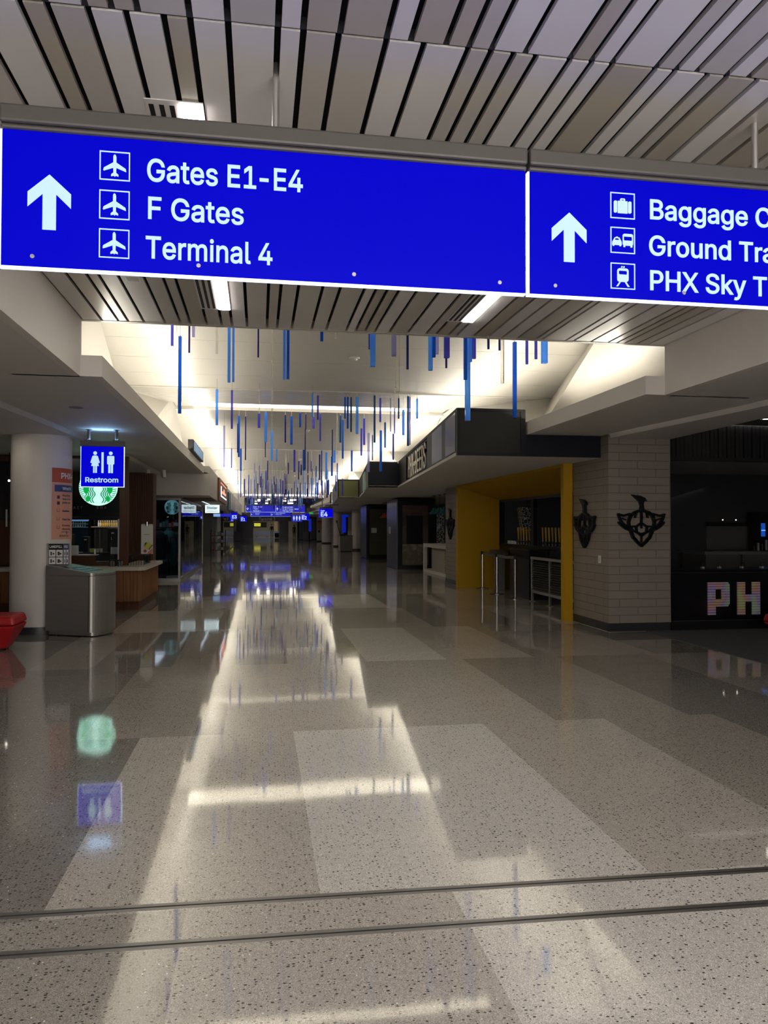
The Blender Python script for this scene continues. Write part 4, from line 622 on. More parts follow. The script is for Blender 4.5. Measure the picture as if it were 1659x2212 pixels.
# restroom sign on the soffit
def restroom():
    Y = 11.97; k = Y/10.6
    x0, x1, z0, z1 = -2.642, -2.025, 2.235, 2.842
    t = thing('restroom_sign', 'blue backlit Restroom sign with woman and man figures hung from the left soffit', 'sign', ((x0+x1)/2, Y, z0))
    part('panel', BLUE_E, t, lambda b: b.box(x0, x1, Y, Y+.03, z0, z1))
    part('edge_light', EDGE, t, lambda b: (b.box(x1, x1+.007, Y+.002, Y+.03, z0-.006, z1), b.box(x0-.006, x0, Y+.002, Y+.03, z0-.006, z1), b.box(x0, x1, Y+.002, Y+.03, z0-.006, z0)))
    part('frame', FRAMEG, t, lambda b: b.box(x0-.012, x1+.012, Y-.025, Y+.06, z1, z1+.085), bevel=.008)
    for x in (-2.538, -2.135):
        part('hanger_pole', FRAMEG, t, lambda b: (b.cyl((x,Y+.02,z1+.085),(x,Y+.02,HS-.004),.022), b.cyl((x,Y+.02,HS-.006),(x,Y+.02,HS-.0005),.045), b.box(x-.05,x+.05,Y-.02,Y+.05,z1+.0855,z1+.10)))
    figure([woman(0)[0], woman(0)[1], woman(0)[2], woman(0)[3]], (-2.440,Y-.0005,2.442), .325, LETTER, t, 'woman_figure')
    part('divider_bar', LETTER, t, lambda b: b.box(-2.349, -2.317, Y-.004, Y-.0005, 2.442, 2.755))
    figure(man(0), (-2.215,Y-.0005,2.442), .325, LETTER, t, 'man_figure')
    lettering('Restroom', (-2.585,Y-.0005,2.302), .072, LETTER, t, .487, w=.018)
restroom()
area('restroom_sign_spill', (-2.33, 11.99, 2.945), (0,0,1), .45, .05, 2.6, (.30,.58,1))

def gate_sign(px0, px1, py0, py1, Y, s, label, top=True, big=True):
    a, c = at(px0, py1, Y), at(px1, py0, Y); x0, x1, z0, z1 = a.x, c.x, a.z, c.z; h = z1-z0
    t = thing('gate_sign', label, 'sign', ((x0+x1)/2, Y, z0))
    part('panel', BLUE_E, t, lambda b: b.box(x0, x1, Y, Y+.03, z0, z1))
    part('edge_light', EDGEB, t, lambda b: (b.box(x0-.02, x0, Y, Y+.03, z0, z1), b.box(x0, x1, Y, Y+.03, z0-.02, z0)))
    part('frame', FRAMEG, t, lambda b: b.box(x0, x1, Y-.02, Y+.06, z1, z1+.09))
    part('hanger_pole', FRAMEG, t, lambda b: [b.cyl((x,Y+.02,z1+.09),(x,Y+.02,z1+.09+.35),.02) for x in (x0+.15, x1-.15)])
    if top: lettering('Gate', (x0+.12*h,Y-.001,z1-.31*h), .17*h, LETTERF, t)
    lettering(s, (x0+.12*h,Y-.001,z0+.10*h), .50*h, LETTERF, t, w=.03)
gate_sign(690, 719, 1099, 1117, 40, 'E4', 'blue Gate E4 sign hanging right of the far concourse, nearest of the gate signs')
gate_sign(650, 668, 1110, 1123, 62, 'E2', 'blue Gate E2 sign beside the three restroom figures')
gate_sign(499, 513, 1108, 1121, 45, 'E3', 'blue E3 gate sign on the left near the lit shop sign', False)
gate_sign(519, 533, 1115, 1126, 75, 'E1', 'blue Gate E1 sign low on the far left of the concourse')
# three-figure restroom sign
def far_restroom():
    Y = 50; a, c = at(630, 1127, Y), at(652, 1112, Y); x0, x1, z0, z1 = a.x, c.x, a.z, c.z
    t = thing('restroom_sign', 'small blue sign with three white figures left of the Gate E2 sign', 'sign', ((x0+x1)/2, Y, z0))
    part('panel', BLUE_F, t, lambda b: b.box(x0, x1, Y, Y+.03, z0, z1))
    part('frame', M('bronze_frame', (.20,.14,.10), .5), t, lambda b: b.box(x0, x1, Y-.02, Y+.05, z1, z1+.13))
    part('hanger_pole', FRAMEG, t, lambda b: [b.cyl((x,Y+.02,z1+.13),(x,Y+.02,3.9),.02) for x in (x0+.15, x1-.15)])
    w = x1-x0
    for k, f in enumerate((woman, man, woman)): figure(f(0), (x0+w*(.22+.28*k),Y-.001,z0+.08), (z1-z0)*.68, LETTERF, t, 'restroom_figure')
far_restroom()
# lit shop sign
def shop_sign():
    Y = 31; a, c = at(443, 1108, Y), at(474, 1091, Y); x0, x1, z0, z1 = a.x, c.x, a.z, c.z
    t = thing('shop_sign', 'white lit hanging shop sign with teal lettering beside the glass shopfront', 'sign', ((x0+x1)/2, Y, z0))
    part('lightbox', M('lit_white', (.8,.8,.8), .3, emit=(.74,.95,1.0), es=1.15), t, lambda b: b.box(x0, x1, Y, Y+.08, z0, z1), bevel=.012)
    part('bracket', FRAMEG, t, lambda b: (b.box(x0-.5, x1-.1, Y+.02, Y+.06, z1+.035, z1+.06), b.cyl((x0+.15,Y+.04,z1),(x0+.15,Y+.04,2.49),.012), b.cyl((x1-.15,Y+.04,z1),(x1-.15,Y+.04,2.49),.012)))
    ink = M('sign_teal_ink', (.02,.20,.24), .5, emit=(.02,.20,.25), es=.15)
    lettering('Stellar', (x0+.055,Y-.001,z0+.155), .105, ink, t, (x1-x0)*.77, w=.022)
    part('fine_print', ink, t, lambda b: [b.box(x0+.06+k*.052, x0+.095+k*.052, Y-.003, Y-.0005, z0+.06, z0+.085) for k in range(9)])
shop_sign()
def wide_sign():
    Y = 41; a, c = at(461, 1116, Y), at(499, 1110, Y)
    t = thing('directional_sign', 'thin blue and pale overhead sign left of the E3 sign', 'sign', ((a.x+c.x)/2, Y, a.z))
    m = (a.x+c.x)/2-.1
    part('panel', BLUE_F, t, lambda b: b.box(m, c.x, Y, Y+.04, a.z, c.z))
    part('pale_panel', M('pale_blue_lit', (.3,.45,.7), .4, emit=(.22,.42,.75), es=.9), t, lambda b: b.box(a.x, m-.005, Y, Y+.04, a.z, c.z))
    part('bracket', FRAMEG, t, lambda b: [b.cyl((x,Y+.02,c.z),(x,Y+.02,2.49),.012) for x in (a.x+.1, c.x-.1)])
wide_sign()
t = thing('exit_sign', 'small green lit exit sign on the far right soffit', 'exit sign', at(672, 1110, 66))
p0, p1 = at(668, 1110, 66), at(676, 1107, 66)
part('housing', WHITE, t, lambda b: b.box(p0.x-.03, p1.x+.03, 66.01, 66.06, p0.z-.03, p1.z+.03))
part('lit_face', GREENL, t, lambda b: b.box(p0.x, p1.x, 66, 66.009, p0.z, p1.z))
# wall lettering at the end of the hall
t = thing('wall_lettering', 'pale Terminal 3 letters on the black beam at the end of the hall', 'sign', (1.1, FAR+.28, 2.3))
lettering('Terminal 3', (.02, FAR+.295, 2.36), .40, CREAM, t, 2.2, depth=.05, w=.02)

# ================================================================== HANGING ACRYLIC RODS
def rod(x, y, zb, zt, d, c, label, group, wire=True):
    b = MB(); r = d/2; zc = zceil(y)
    zt = min(zt, zc-.03); zb = min(zb, zt-.08)
    n = 8
    pr = [(x+r*math.cos(PI/4+2*PI*i/4)*1.15, y+r*math.sin(PI/4+2*PI*i/4)*1.15) for i in range(4)]
    b.ext(pr, zb, zt); o = b.build('hanging_acrylic_rod', RODM[c]); tag(o, label, 'acrylic rod', group)
    w = MB(); w.cyl((x,y,zt),(x,y,zc),.003,n=5); w.cyl((x,y,zt),(x,y,zt+.02),.008,n=6); w.build('wire', WIRE, o)
ordw = lambda k: ('first second third fourth fifth sixth seventh eighth ninth tenth eleventh twelfth thirteenth fourteenth fifteenth'.split()[k-1] if k < 16 else '%dth' % k)
def hang(L, place, group):
    cnt = {}; tot = {}
    for q in L: tot[q[5]] = tot.get(q[5], 0)+1
    for x, y, zb, zt, d, c in sorted(L, key=lambda q: q[0]/q[1]):
        cnt[c] = cnt.get(c, 0)+1
        if tot[c] == 1: lab = 'only %s acrylic rod %s' % (RODNAME[c], place)
        else: lab = '%s acrylic rod, %s from left of its colour %s' % (RODNAME[c], ordw(cnt[c]), place)
        rod(x, y, zb, zt, d, c, lab, group)
hang(RODS_A, 'in the nearest row', 'acrylic rods in the nearest row')
hang(RODS_B, 'under the second vault panel', 'acrylic rods before the second vault step')
PL = [(26.5, 36.6, 'in the cluster under the third vault panel'), (36.6, 48.3, 'in the cluster under the fourth vault panel'), (48.3, 63, 'in the farthest cluster before the blue gate sign')]
for y0, y1, plc in PL:
    for x, y, zb, zt, d, c in RODS_C:
        if y0 <= y < y1: rod(x, y, zb, zt, d, c, '%s acrylic rod %s' % (RODNAME[c], plc), '%s acrylic rods %s' % (RODNAME[c], plc))
# ================================================================== LEFT SIDE
# white column with its poster
CX, CY, CR = -3.37, 12.62, .442
def column(x, y, r, h, label, group=None, base=True, z0=0):
    t = thing('round_column', label, 'column', (x, y, 0), group)
    part('shaft', COLW, t, lambda b: b.lathe([(r,.11),(r,h),(1e-3,h)], (x,y,0), 48), smooth=True)
    part('base_ring', BASEB, t, lambda b: b.lathe([(1e-3,0),(r+.006,0),(r+.006,.11),(1e-3,.11)], (x,y,0), 48), smooth=True)
    return t
column(CX, CY, CR, 3.04, 'thick round white column behind the steel waste bin, with a peach poster')
def poster():
    t = thing('poster', 'peach and red notice wrapped round the white column above the waste bin', 'poster', (CX+.2, CY-.4, 1.43))
    R = CR+.003
    # the sheet wraps the column; angle 0 faces the camera's left edge of the sheet
    aw = -PI/2+math.asin(min(.999, .245/CR))          # left edge of the sheet
    def P(s, z, lift=0): a = aw+s/CR; return (CX+(R+lift)*math.cos(a), CY+(R+lift)*math.sin(a), z)
    def wrap(b, s0, s1, z0, z1, lift):
        n = max(1, int((s1-s0)/.04))
        for i in range(n):
            u, v = s0+(s1-s0)*i/n, s0+(s1-s0)*(i+1)/n
            b.face([P(u,z0,lift), P(v,z0,lift), P(v,z1,lift), P(u,z1,lift)])
    part('sheet', PEACH, t, lambda b: wrap(b, 0, .62, 1.435, 2.30, .001))
    part('header_band', POSTR, t, lambda b: wrap(b, 0, .62, 2.31, 2.535, .001))
    part('title_band', POSTB, t, lambda b: wrap(b, .04, .58, 2.17, 2.275, .003))
    def wt(s, s0, z, cap, mat, name='lettering', w=.012):
        b = MB(); text(b, s, (0,0,0), (1,0,0), (0,0,1), cap, None, w, depth=.001)
        b.v = [P(s0+x, z+zz, .004-y) for x, y, zz in b.v]; return b.build(name, mat, t)
    wt('PHX+', .14, 2.375, .085, WHITE, w=.02); wt('What N', .17, 2.20, .045, WHITE)
    for s, z in (('Requiring',2.10),('wear a ma',2.045),('public are',1.99),('Sanitizin',1.86),('Hand San',1.73),('Encourag',1.635),('distancing',1.58)):
        wt(s, .17, z, .03, INK)
    wt('American', .12, 1.475, .032, INK)
    for z in (2.06, 1.97): part('printed_icon', INK, t, lambda b: wrap(b, .08, .125, z, z+.05, .003))
    for z in (1.86, 1.73, 1.60): part('printed_icon', POSTR, t, lambda b: (wrap(b, .075, .12, z, z+.008, .003), wrap(b, .075, .083, z, z+.05, .003), wrap(b, .115, .123, z, z+.05, .003)))
    part('printed_emblem', POSTB, t, lambda b: (wrap(b, .16, .34, 1.545, 1.553, .003), wrap(b, .26, .28, 1.51, 1.56, .003)))
poster()
# stainless waste bin, D-shaped in plan
def bin_():
    t = thing('waste_bin', 'brushed steel rounded waste bin in front of the white column', 'waste bin', (-2.7, 12.4, 0))
    p0, p1 = Vector((-3.15, 12.06)), Vector((-2.473, 11.76))
    u = (p1-p0).normalized(); n = Vector((-u.y, u.x)); n = n if n.y > 0 else -n
    Wd = .62; L = (p1-p0).length
    def plan(inset, ex=0):
        q = [p0+n*inset+u*inset, p1+n*inset]
        c = p1+n*(Wd/2)
        for i in range(1, 16):
            a = -PI/2+PI*i/16; q.append(c+u*math.cos(a)*(.13-inset*.5)+n*math.sin(a)*(Wd/2-inset))
        q += [p1+n*(Wd-inset), p0+n*(Wd-inset)+u*inset]
        return [(v.x, v.y) for v in q]
    part('body', STEEL, t, lambda b: b.ext(plan(0), .07, .90))
    part('plinth', STEEL, t, lambda b: b.ext(plan(.035), .015, .0695))
    part('foot', BLACK, t, lambda b: [b.cyl((v.x,v.y,0),(v.x,v.y,.0145),.025) for v in (p0+u*.12+n*.1, p1+n*.1-u*.02, p0+u*.12+n*(Wd-.1), p1+n*(Wd-.1))])
    def lid(b):
        q = plan(0); zt = lambda x, y: 1.045-.095*(Vector((x,y))-p0).dot(u)/L
        b.prism([(x,y,.906) for x,y in q], [(x,y,zt(x,y)) for x,y in q])
    ld = part('lid', STEEL, t, lid)
    def slots(b):
        for k in range(3):
            a = p0+u*(.28+.15*k)+n*.10; c = a+n*.42; w = u*.045
            z = lambda v: 1.045-.095*(v-p0).dot(u)/L
            b.prism([(v.x,v.y,z(v)+.001) for v in (a-w,a+w,c+w,c-w)], [(v.x,v.y,z(v)+.006) for v in (a-w,a+w,c+w,c-w)])
    part('lid_slot', M('bluish_slot_rim', (.10,.14,.19), .25, .7), ld, slots)
    part('door_seam', BLACK, t, lambda b: b.box(p1.x-.004, p1.x+.004, p1.y-.004, p1.y+.002, .075, .90))
    # the signboard standing at the back of the lid
    o = p0+u*.10+n*.06; ux = Vector((n.x, n.y, 0))
    A = Vector((-3.105, 12.20, .93)); X = Vector((1, -.03, 0)).normalized()
    bd = part('signboard', STEEL, t, lambda b: b.box(-3.185, -2.855, 12.215, 12.26, 1.045, 1.375))
    def board(x0, x1, hdr, s):
        h = part('header', hdr, bd, lambda b: b.box(x0, x1, 12.205, 12.2149, 1.285, 1.368))
        lettering(s, (x0+.012, 12.2045, 1.308), .036, WHITE, h, x1-x0-.024, w=.02)
        f = part('picture_sheet', hdr, bd, lambda b: b.box(x0, x1, 12.205, 12.2149, 1.05, 1.2845))
        for i in range(2):
            for j in range(2):
                w = (x1-x0)/2; a = x0+.006+i*w
                part('picture', WHITE, f, lambda b: b.box(a, a+w-.010, 12.201, 12.2045, .060+1+j*.114, 1.060+j*.114+.104))
                part('printed_item', INK, f, lambda b: (b.box(a+w*.2, a+w*(.4+.1*i), 12.199, 12.2009, 1.08+j*.114, 1.135+j*.114), b.cyl((a+w*.62,12.2009,1.105+j*.114),(a+w*.62,12.199,1.105+j*.114),w*.13,n=12)))
    board(-3.149, -2.943, BLACK, 'LANDFILL'); board(-2.937, -2.862, POSTB, 'RECYCLE')
bin_()
# red seats
def red_seat(x0, x1, y0, y1, h, label):
    t = thing('red_ottoman', label, 'seat', ((x0+x1)/2, (y0+y1)/2, 0), 'red ottomans')
    d = .16
    def body(b):
        b.prism([(x0+d,y0+d,.02),(x1-d,y0+d,.02),(x1-d,y1-d,.02),(x0+d,y1-d,.02)], [(x0,y0,h-.13),(x1,y0,h-.13),(x1,y1,h-.13),(x0,y1,h-.13)])
    part('base', RED, t, body, bevel=.03)
    part('cushion', RED, t, lambda b: b.prism([(x0,y0,h-.125),(x1,y0,h-.125),(x1,y1,h-.125),(x0,y1,h-.125)], [(x0+.03,y0+.03,h),(x1-.03,y0+.03,h),(x1-.03,y1-.03,h),(x0+.03,y1-.03,h)]), bevel=.035)
    part('foot', BLACK, t, lambda b: [b.cyl((x,y,0),(x,y,.0199),.03) for x in (x0+.24,x1-.24) for y in (y0+.24,y1-.24)])
red_seat(-4.9, -3.12, 10.5, 11.1, .47, 'red padded ottoman at the left edge before the white column')
red_seat(7.65, 8.9, 9.75, 10.6, .32, 'low red ottoman at the right edge before the striped letters')

# coffee kiosk ------------------------------------------------------
def counter():
    t = thing('coffee_counter', 'walnut coffee counter with pale top turning the corner behind the waste bin', 'counter', (-3.4, 15.7, 0))
    b = MB()
    for k in range(60):                                            # fluted walnut front
        x = -6.2+k*.0655; b.box(x, x+.0605, 15.40+.012*(k % 2), 15.62, .17, .77)
    for k in range(40):
        y = 15.62+k*.0625; b.box(-2.50, -2.275-.010*(k % 2), y, y+.058, .17, .77)
    b.build('front_panel', WOODM, t)
    part('plinth', WOODD, t, lambda b: (b.box(-6.2, -2.31, 15.47, 15.62, 0, .169), b.box(-2.5, -2.31, 15.62, 18.1, 0, .169)))
    part('counter_top', STONE, t, lambda b: b.ext([(-6.2,15.33),(-2.30,15.33),(-2.19,15.45),(-2.19,18.15),(-2.75,18.15),(-2.75,15.85),(-6.2,15.85)], .771, .845), bevel=.006)
counter()
def front():
    t = thing('coffee_kiosk_front', 'dark walnut window frame of the coffee kiosk above its counter', 'shopfront', (-3.5, 15.9, .85))
    part('frame', WOODD, t, lambda b: (b.box(-4.6, -2.60, 15.86, 16.0, 2.99, 3.035), b.box(-2.76, -2.60, 15.86, 16.0, .846, 2.989), b.box(-4.6, -2.77, 15.86, 16.0, .846, .90)))
    part('sill_panel', WOODD, t, lambda b: b.box(-4.6, -3.24, 16.0, 16.05, .90, 1.045))
    part('sill_top', STONE, t, lambda b: b.box(-4.6, -3.22, 15.98, 16.25, 1.046, 1.065))
    part('edge_trim', STEEL, t, lambda b: b.box(-2.795, -2.765, 15.9, 15.97, .905, 1.78))
    part('guard_glass', GLASS, t, lambda b: (b.box(-3.20, -2.985, 16.2, 16.21, .905, 1.65), b.box(-2.97, -2.80, 16.2, 16.21, .905, 1.42), b.box(-3.30, -3.21, 16.2, 16.21, 1.07, 1.62)))
front()
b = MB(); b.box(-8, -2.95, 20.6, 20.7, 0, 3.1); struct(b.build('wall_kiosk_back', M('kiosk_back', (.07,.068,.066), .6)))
def pillar(name, x0, x1, y0, y1, z1, label, m):
    b = MB(); n = 14
    for k in range(n):
        a = x0+(x1-x0)*k/n; b.box(a, a+(x1-x0)/n-.006, y0+.01*(k % 2), y1, 0, z1)
    return tag(b.build(name, m), label, 'pillar')
pillar('walnut_pillar', -2.95, -2.41, 18.16, 18.7, 2.86, 'ribbed dark walnut pillar at the end of the coffee counter', WOODD)
def cabinet():
    t = thing('walnut_cabinet', 'tall walnut cabinet with two pale vertical handles left of the white column', 'cabinet', (-5.0, 15.6, 0))
    part('body', WOODD, t, lambda b: b.box(-6.2, -4.62, 15.87, 16.2, .86, 3.035))
    for x0, x1, hx in ((-6.1,-4.80,-4.86), (-4.78,-4.64,-4.75)):
        d = part('door', WOODD, t, lambda b: b.box(x0, x1, 15.83, 15.869, .90, 3.0))
        part('door_glass', BLACKG, d, lambda b: b.box(x0+.06, x1-.01, 15.82, 15.8299, 1.75, 2.9))
        part('door_handle', WHITE, d, lambda b: b.box(hx-.012, hx+.012, 15.785, 15.8199, 1.62, 1.96))
cabinet()
t = thing('pendant_lamp', 'small lit bare lamp glowing at the left edge before the walnut cabinet', 'lamp', (-4.70, 15.4, 2.35))
part('bulb', SPOT, t, lambda b: b.ball((-4.70,15.4,2.50), .02))
part('stem', BLACK, t, lambda b: b.cyl((-4.70,15.4,2.53),(-4.70,15.4,3.035),.008))

def disc_logo(o, R, lit, name, label, ring):
    o = Vector(o)
    t = thing(name, label, 'sign', o-Vector((0,0,R)))
    part('disc', lit, t, lambda b: b.cyl(o+Vector((0,.06,0)), o, R, n=48))
    b = MB()
    def fl(poly, d): flat_polys(b, [poly], o+Vector((0,-.001-d,0)), (R,0,0), (0,0,R), .003)
    for sgn in (-1, 1):
        for k in range(5):                                         # wavy tresses
            x = .20+.115*k*.8; pts = []
            for i in range(21):
                y = .62-1.55*i/20; pts.append((sgn*(x+.075*math.sin(i*.85)+.10*i/20*(.4+.3*k)), y))
            pts = [p for p in pts if math.hypot(*p) < .94]
            for a, c in zip(pts, pts[1:]):
                w = .034; fl([(a[0]-w,a[1]),(a[0]+w,a[1]),(c[0]+w,c[1]),(c[0]-w,c[1])] if a[1] < c[1] else [(c[0]-w,c[1]),(c[0]+w,c[1]),(a[0]+w,a[1]),(a[0]-w,a[1])], 0)
        for k in range(11):                                        # scale-like cuts along the rim
            y = .35-.11*k; r0 = .68+.012*k
            xo = math.sqrt(max(.01, .965-y*y)); xi = max(xo-.26+.01*k, .40)
            if xo-xi > .05 and y > -.80: fl([(sgn*xi,y-.055),(sgn*xo,y-.014),(sgn*xo,y+.036),(sgn*xi,y-.022)][::sgn], .0035)
    b.build('linework', ring, t)
    g = MB()
    for sgn in (-1, 1):
        for cx, cy, rx, ry in ((.62,-.10,.15,.26), (.52,-.62,.12,.15)):
            flat_polys(g, [[(sgn*(cx+rx*math.cos(2*PI*i/14)), cy+ry*math.sin(2*PI*i/14)) for i in range(14)]], o+Vector((0,-.005,0)), (R,0,0), (0,0,R), .003)
    g.build('green_field', GREENL if lit is DISCL else ring, t)
    return t
lg = disc_logo((-3.06, 15.3, 2.385), .352, DISCL, 'round_logo_sign', 'round lit green and white emblem sign hanging behind the restroom sign', GRNLINE)
part('hanger_pole', BLACK, lg, lambda b: [b.cyl((-3.06+d,15.34,2.70),(-3.06+d,15.34,3.039),.012) for d in (-.12,.12)])
area('emblem_spill', (-3.06, 15.2, 2.35), (0,-1,-.25), .6, .6, .6, (.5,1,.85))

def menu():
    t = thing('menu_board', 'dark menu board with faint letters inside the coffee kiosk', 'menu board', (-3.7, 18, 1.8))
    part('panel', BLACKG, t, lambda b: b.box(-4.6, -3.05, 18.0, 18.06, 1.84, 2.32))
    part('rail', BLACK, t, lambda b: b.box(-4.6, -3.05, 17.99, 18.07, 1.78, 1.838))
    g = M('faint_letter', (.16,.18,.24), .5)
    for s, px in (('AIT', 158), ('SNA', 208)):
        p = at(px, 1099, 17.99); lettering(s, (p.x, 17.999, p.z), .055, g, t, None, track=.3)
    part('hanger', BLACK, t, lambda b: [b.cyl((x,18.03,2.32),(x,18.03,3.1),.012) for x in (-4.3,-3.3)])
menu()
def fridge():
    a, c = at(146, 1146, 20), at(191, 1119, 20)
    t = thing('display_fridge', 'display fridge with bluish lit top inside the coffee kiosk', 'fridge', ((a.x+c.x)/2, 20, 0))
    part('cabinet', BLACK, t, lambda b: (b.box(a.x-.1, c.x+.06, 20.05, 20.55, 0, c.z+.08)))
    part('lit_header', M('fridge_light', (.3,.4,.6), .4, emit=(.10,.22,.55), es=.8), t, lambda b: b.box(a.x, c.x, 20.0, 20.049, c.z-.07, c.z))
    part('glass_door', M('fridge_glass', (.02,.04,.05), .1), t, lambda b: b.box(a.x, c.x, 20.02, 20.049, .9, c.z-.071))
    part('shelf', M('fridge_shelf', (.2,.3,.3), .4, emit=(.05,.10,.13), es=.6), t, lambda b: [b.box(a.x+.01, c.x-.01, 20.0, 20.0199, z, z+.014) for z in (1.60,1.68,1.75)])
    x = a.x+.03; k = 0
    cols = [(.30,.42,.25),(.35,.25,.16),(.20,.3,.45),(.45,.44,.42),(.12,.3,.25)]
    while x < c.x-.04:
        for zz in (1.614, 1.694):
            q = MB(); q.lathe([(1e-4,0),(.018,0),(.018,.035),(.008,.05),(.008,.06),(1e-4,.06)], (x,19.985,zz), 8)
            tag(q.build('bottle', M('bottle_%d' % (k % 5), cols[k % 5], .3) if k < 5 else bpy.data.materials['bottle_%d' % (k % 5)]), 'tiny bottle on the lit shelves of the display fridge', 'bottle', 'bottles in the display fridge'); k += 1
        x += .055
fridge()
def syrup():
    a, c = at(197, 1137, 19), at(257, 1121, 19)
    t = thing('wall_shelf', 'pale shelf of syrup bottles inside the coffee kiosk', 'shelf', ((a.x+c.x)/2, 19, a.z-.04))
    part('board', STONE, t, lambda b: b.box(a.x, c.x, 18.97, 19.2, a.z-.025, a.z))
    part('upper_board', M('upper_shelf', (.25,.28,.36), .4), t, lambda b: b.box(a.x+.1, c.x+.02, 19.0, 19.2, c.z+.0, c.z+.02))
    part('bracket', BLACK, t, lambda b: [b.box(x, x+.02, 19.2, 20.6, a.z-.06, c.z+.02) for x in (a.x+.02, c.x-.04)])
    for k in range(13):
        x = a.x+.16+k*.042
        col = 'yellow' if 2 <= k < 5 else ('white' if k < 2 or k > 10 else 'tan')
        m = bpy.data.materials.get('syrup_'+col) or M('syrup_'+col, dict(yellow=(.55,.36,.05), white=(.55,.54,.5), tan=(.42,.30,.12))[col], .3)
        h = .12
        o = MB(); o.lathe([(1e-4,0),(.017,0),(.017,.075),(.008,.095),(.008,h),(1e-4,h)], (x,19.03,a.z+.0005), 10)
        bo = tag(o.build('syrup_bottle', m, smooth=True), '%s syrup bottle on the pale shelf, %s from the left' % (col, ordw(k+1)), 'bottle', 'syrup bottles on the kiosk shelf')
        p = MB(); p.cyl((x,19.03,a.z+h+.0005),(x,19.03,a.z+h+.02),.010,n=8); p.build('pump_cap', WHITE, bo)
syrup()
area('kiosk_shelf_lamp', (-3.6, 18.9, 1.95), (0,.2,-1), 1.0, .05, 3, (1,.9,.75))
area('kiosk_fridge_lamp', (-4.4, 19.9, 1.80), (0,-1,-.6), .5, .05, 1.4, (.6,.75,1))
def kiosk_bits():
    p, q = at(152, 1200, 16.3), at(172, 1181, 16.3)
    tag(MB().box(p.x, q.x, 16.1, 16.23, 1.0655, 1.0655+q.z-p.z).build('paper_box', PAPER, bevel=.006), 'plain pale box on the kiosk sill near the column', 'box')
    p, q = at(207, 1200, 16.3), at(210, 1188, 16.3)
    tag(MB().lathe([(1e-4,0),(.018,0),(.022,.10),(1e-4,.10)], ((p.x+q.x)/2,16.15,1.0655), 12).build('paper_cup', WHITE), 'single white cup on the kiosk sill', 'cup')
    p, q = at(239, 1197, 16.6), at(261, 1182, 16.6)
    t = thing('notice_card', 'blank pale notice card behind the clear guard of the kiosk', 'card', ((p.x+q.x)/2, 16.6, .845))
    part('card', PAPER, t, lambda b: b.box(p.x, q.x, 16.6, 16.615, p.z, q.z)); part('stand', BLACK, t, lambda b: b.box((p.x+q.x)/2-.03, (p.x+q.x)/2+.03, 16.57, 16.65, .901, p.z-.0005))
    t = thing('back_bar', 'dark back bar inside the coffee kiosk with machines on it', 'counter', (-3.7, 18.3, 0))
    part('body', DKINT, t, lambda b: b.box(-4.7, -3.0, 18.2, 18.8, 0, 1.0)); part('top', CHAR, t, lambda b: b.box(-4.72, -2.98, 18.18, 18.82, 1.0005, 1.03))
    t = thing('work_shelf', 'dark lower work shelf behind the kiosk window', 'counter', (-3.0, 16.6, 0))
    part('body', DKINT, t, lambda b: b.box(-5.4, -2.78, 16.3, 16.8, 0, .87)); part('top', CHAR, t, lambda b: b.box(-5.4, -2.78, 16.28, 16.82, .8705, .90))
    for x, w, h, lab in ((-4.35,.22,.42,'tall dark coffee machine left on the back bar'),(-3.95,.12,.36,'slim dark grinder in the middle of the back bar'),(-3.35,.22,.55,'wide dark dispenser right on the back bar')):
        m = thing('coffee_machine', lab, 'coffee machine', (x, 18.5, 1.03))
        part('body', CHAR, m, lambda b: b.box(x-w/2, x+w/2, 18.4, 18.65, 1.0305, 1.03+h), bevel=.01)
        part('spout', CHROME, m, lambda b: b.cyl((x,18.36,1.03+h*.55),(x,18.40,1.03+h*.6),.02)); part('badge', WHITE, m, lambda b: b.box(x-.03, x+.03, 18.395, 18.3999, 1.03+h*.78, 1.03+h*.84))
    for i in range(4):
        x = -3.80+.075*i; o = MB(); o.lathe([(1e-4,0),(.026,0),(.034,.09),(1e-4,.09)], (x, 18.28, 1.0305+.0), 12)
        tag(o.build('paper_cup', WHITE), 'white paper cup, %s from the left on the back bar' % ordw(i+1), 'cup', 'cups on the back bar')
    p = at(201, 1168, 18.25)
    tag(MB().ext([(p.x-.05,18.21),(p.x+.05,18.21),(p.x+.05,18.25),(p.x-.05,18.25)], 1.0305, 1.12).build('lime_card', M('lime', (.45,.50,.06), .5)), 'small lime green card on the back bar', 'card')
    for i, (px0, px1) in enumerate(((234,249),(252,263))):                # lidded jars
        p, q = at(px0, 1213, 15.55), at(px1, 1198, 15.55); x = (p.x+q.x)/2; r = (q.x-p.x)/2
        j = thing('glass_jar', 'clear lidded jar on the counter, %s of the two by the walnut post' % ('left', 'right')[i], 'jar', (x, 15.6, .845), 'jars on the coffee counter')
        part('jar_body', GLASS, j, lambda b: b.lathe([(1e-4,.001),(r,.001),(r,.11),(r*.98,.11),(r*.96,.006),(1e-4,.006)], (x,15.62,.845), 20)); part('lid', BLACK, j, lambda b: b.lathe([(1e-4,.111),(r*1.05,.111),(r*1.05,.13),(1e-4,.13)], (x,15.62,.845), 20))
        part('straw', WHITE, j, lambda b: [b.cyl((x+d,15.62,.853),(x+d*1.2,15.62,.95),.006,n=6) for d in (-.035,-.01,.02,.04)])
    # wire rack along the counter return
    t = thing('wire_rack', 'long low black wire rack with clear front on the coffee counter return', 'rack', (-2.5, 17, .845))
    part('top_rail', BLACK, t, lambda b: (b.box(-2.72, -2.69, 16.05, 17.1, 1.02, 1.04), b.box(-2.33, -2.30, 16.05, 17.1, 1.02, 1.04), b.box(-2.72, -2.30, 16.05, 16.08, 1.02, 1.04)))
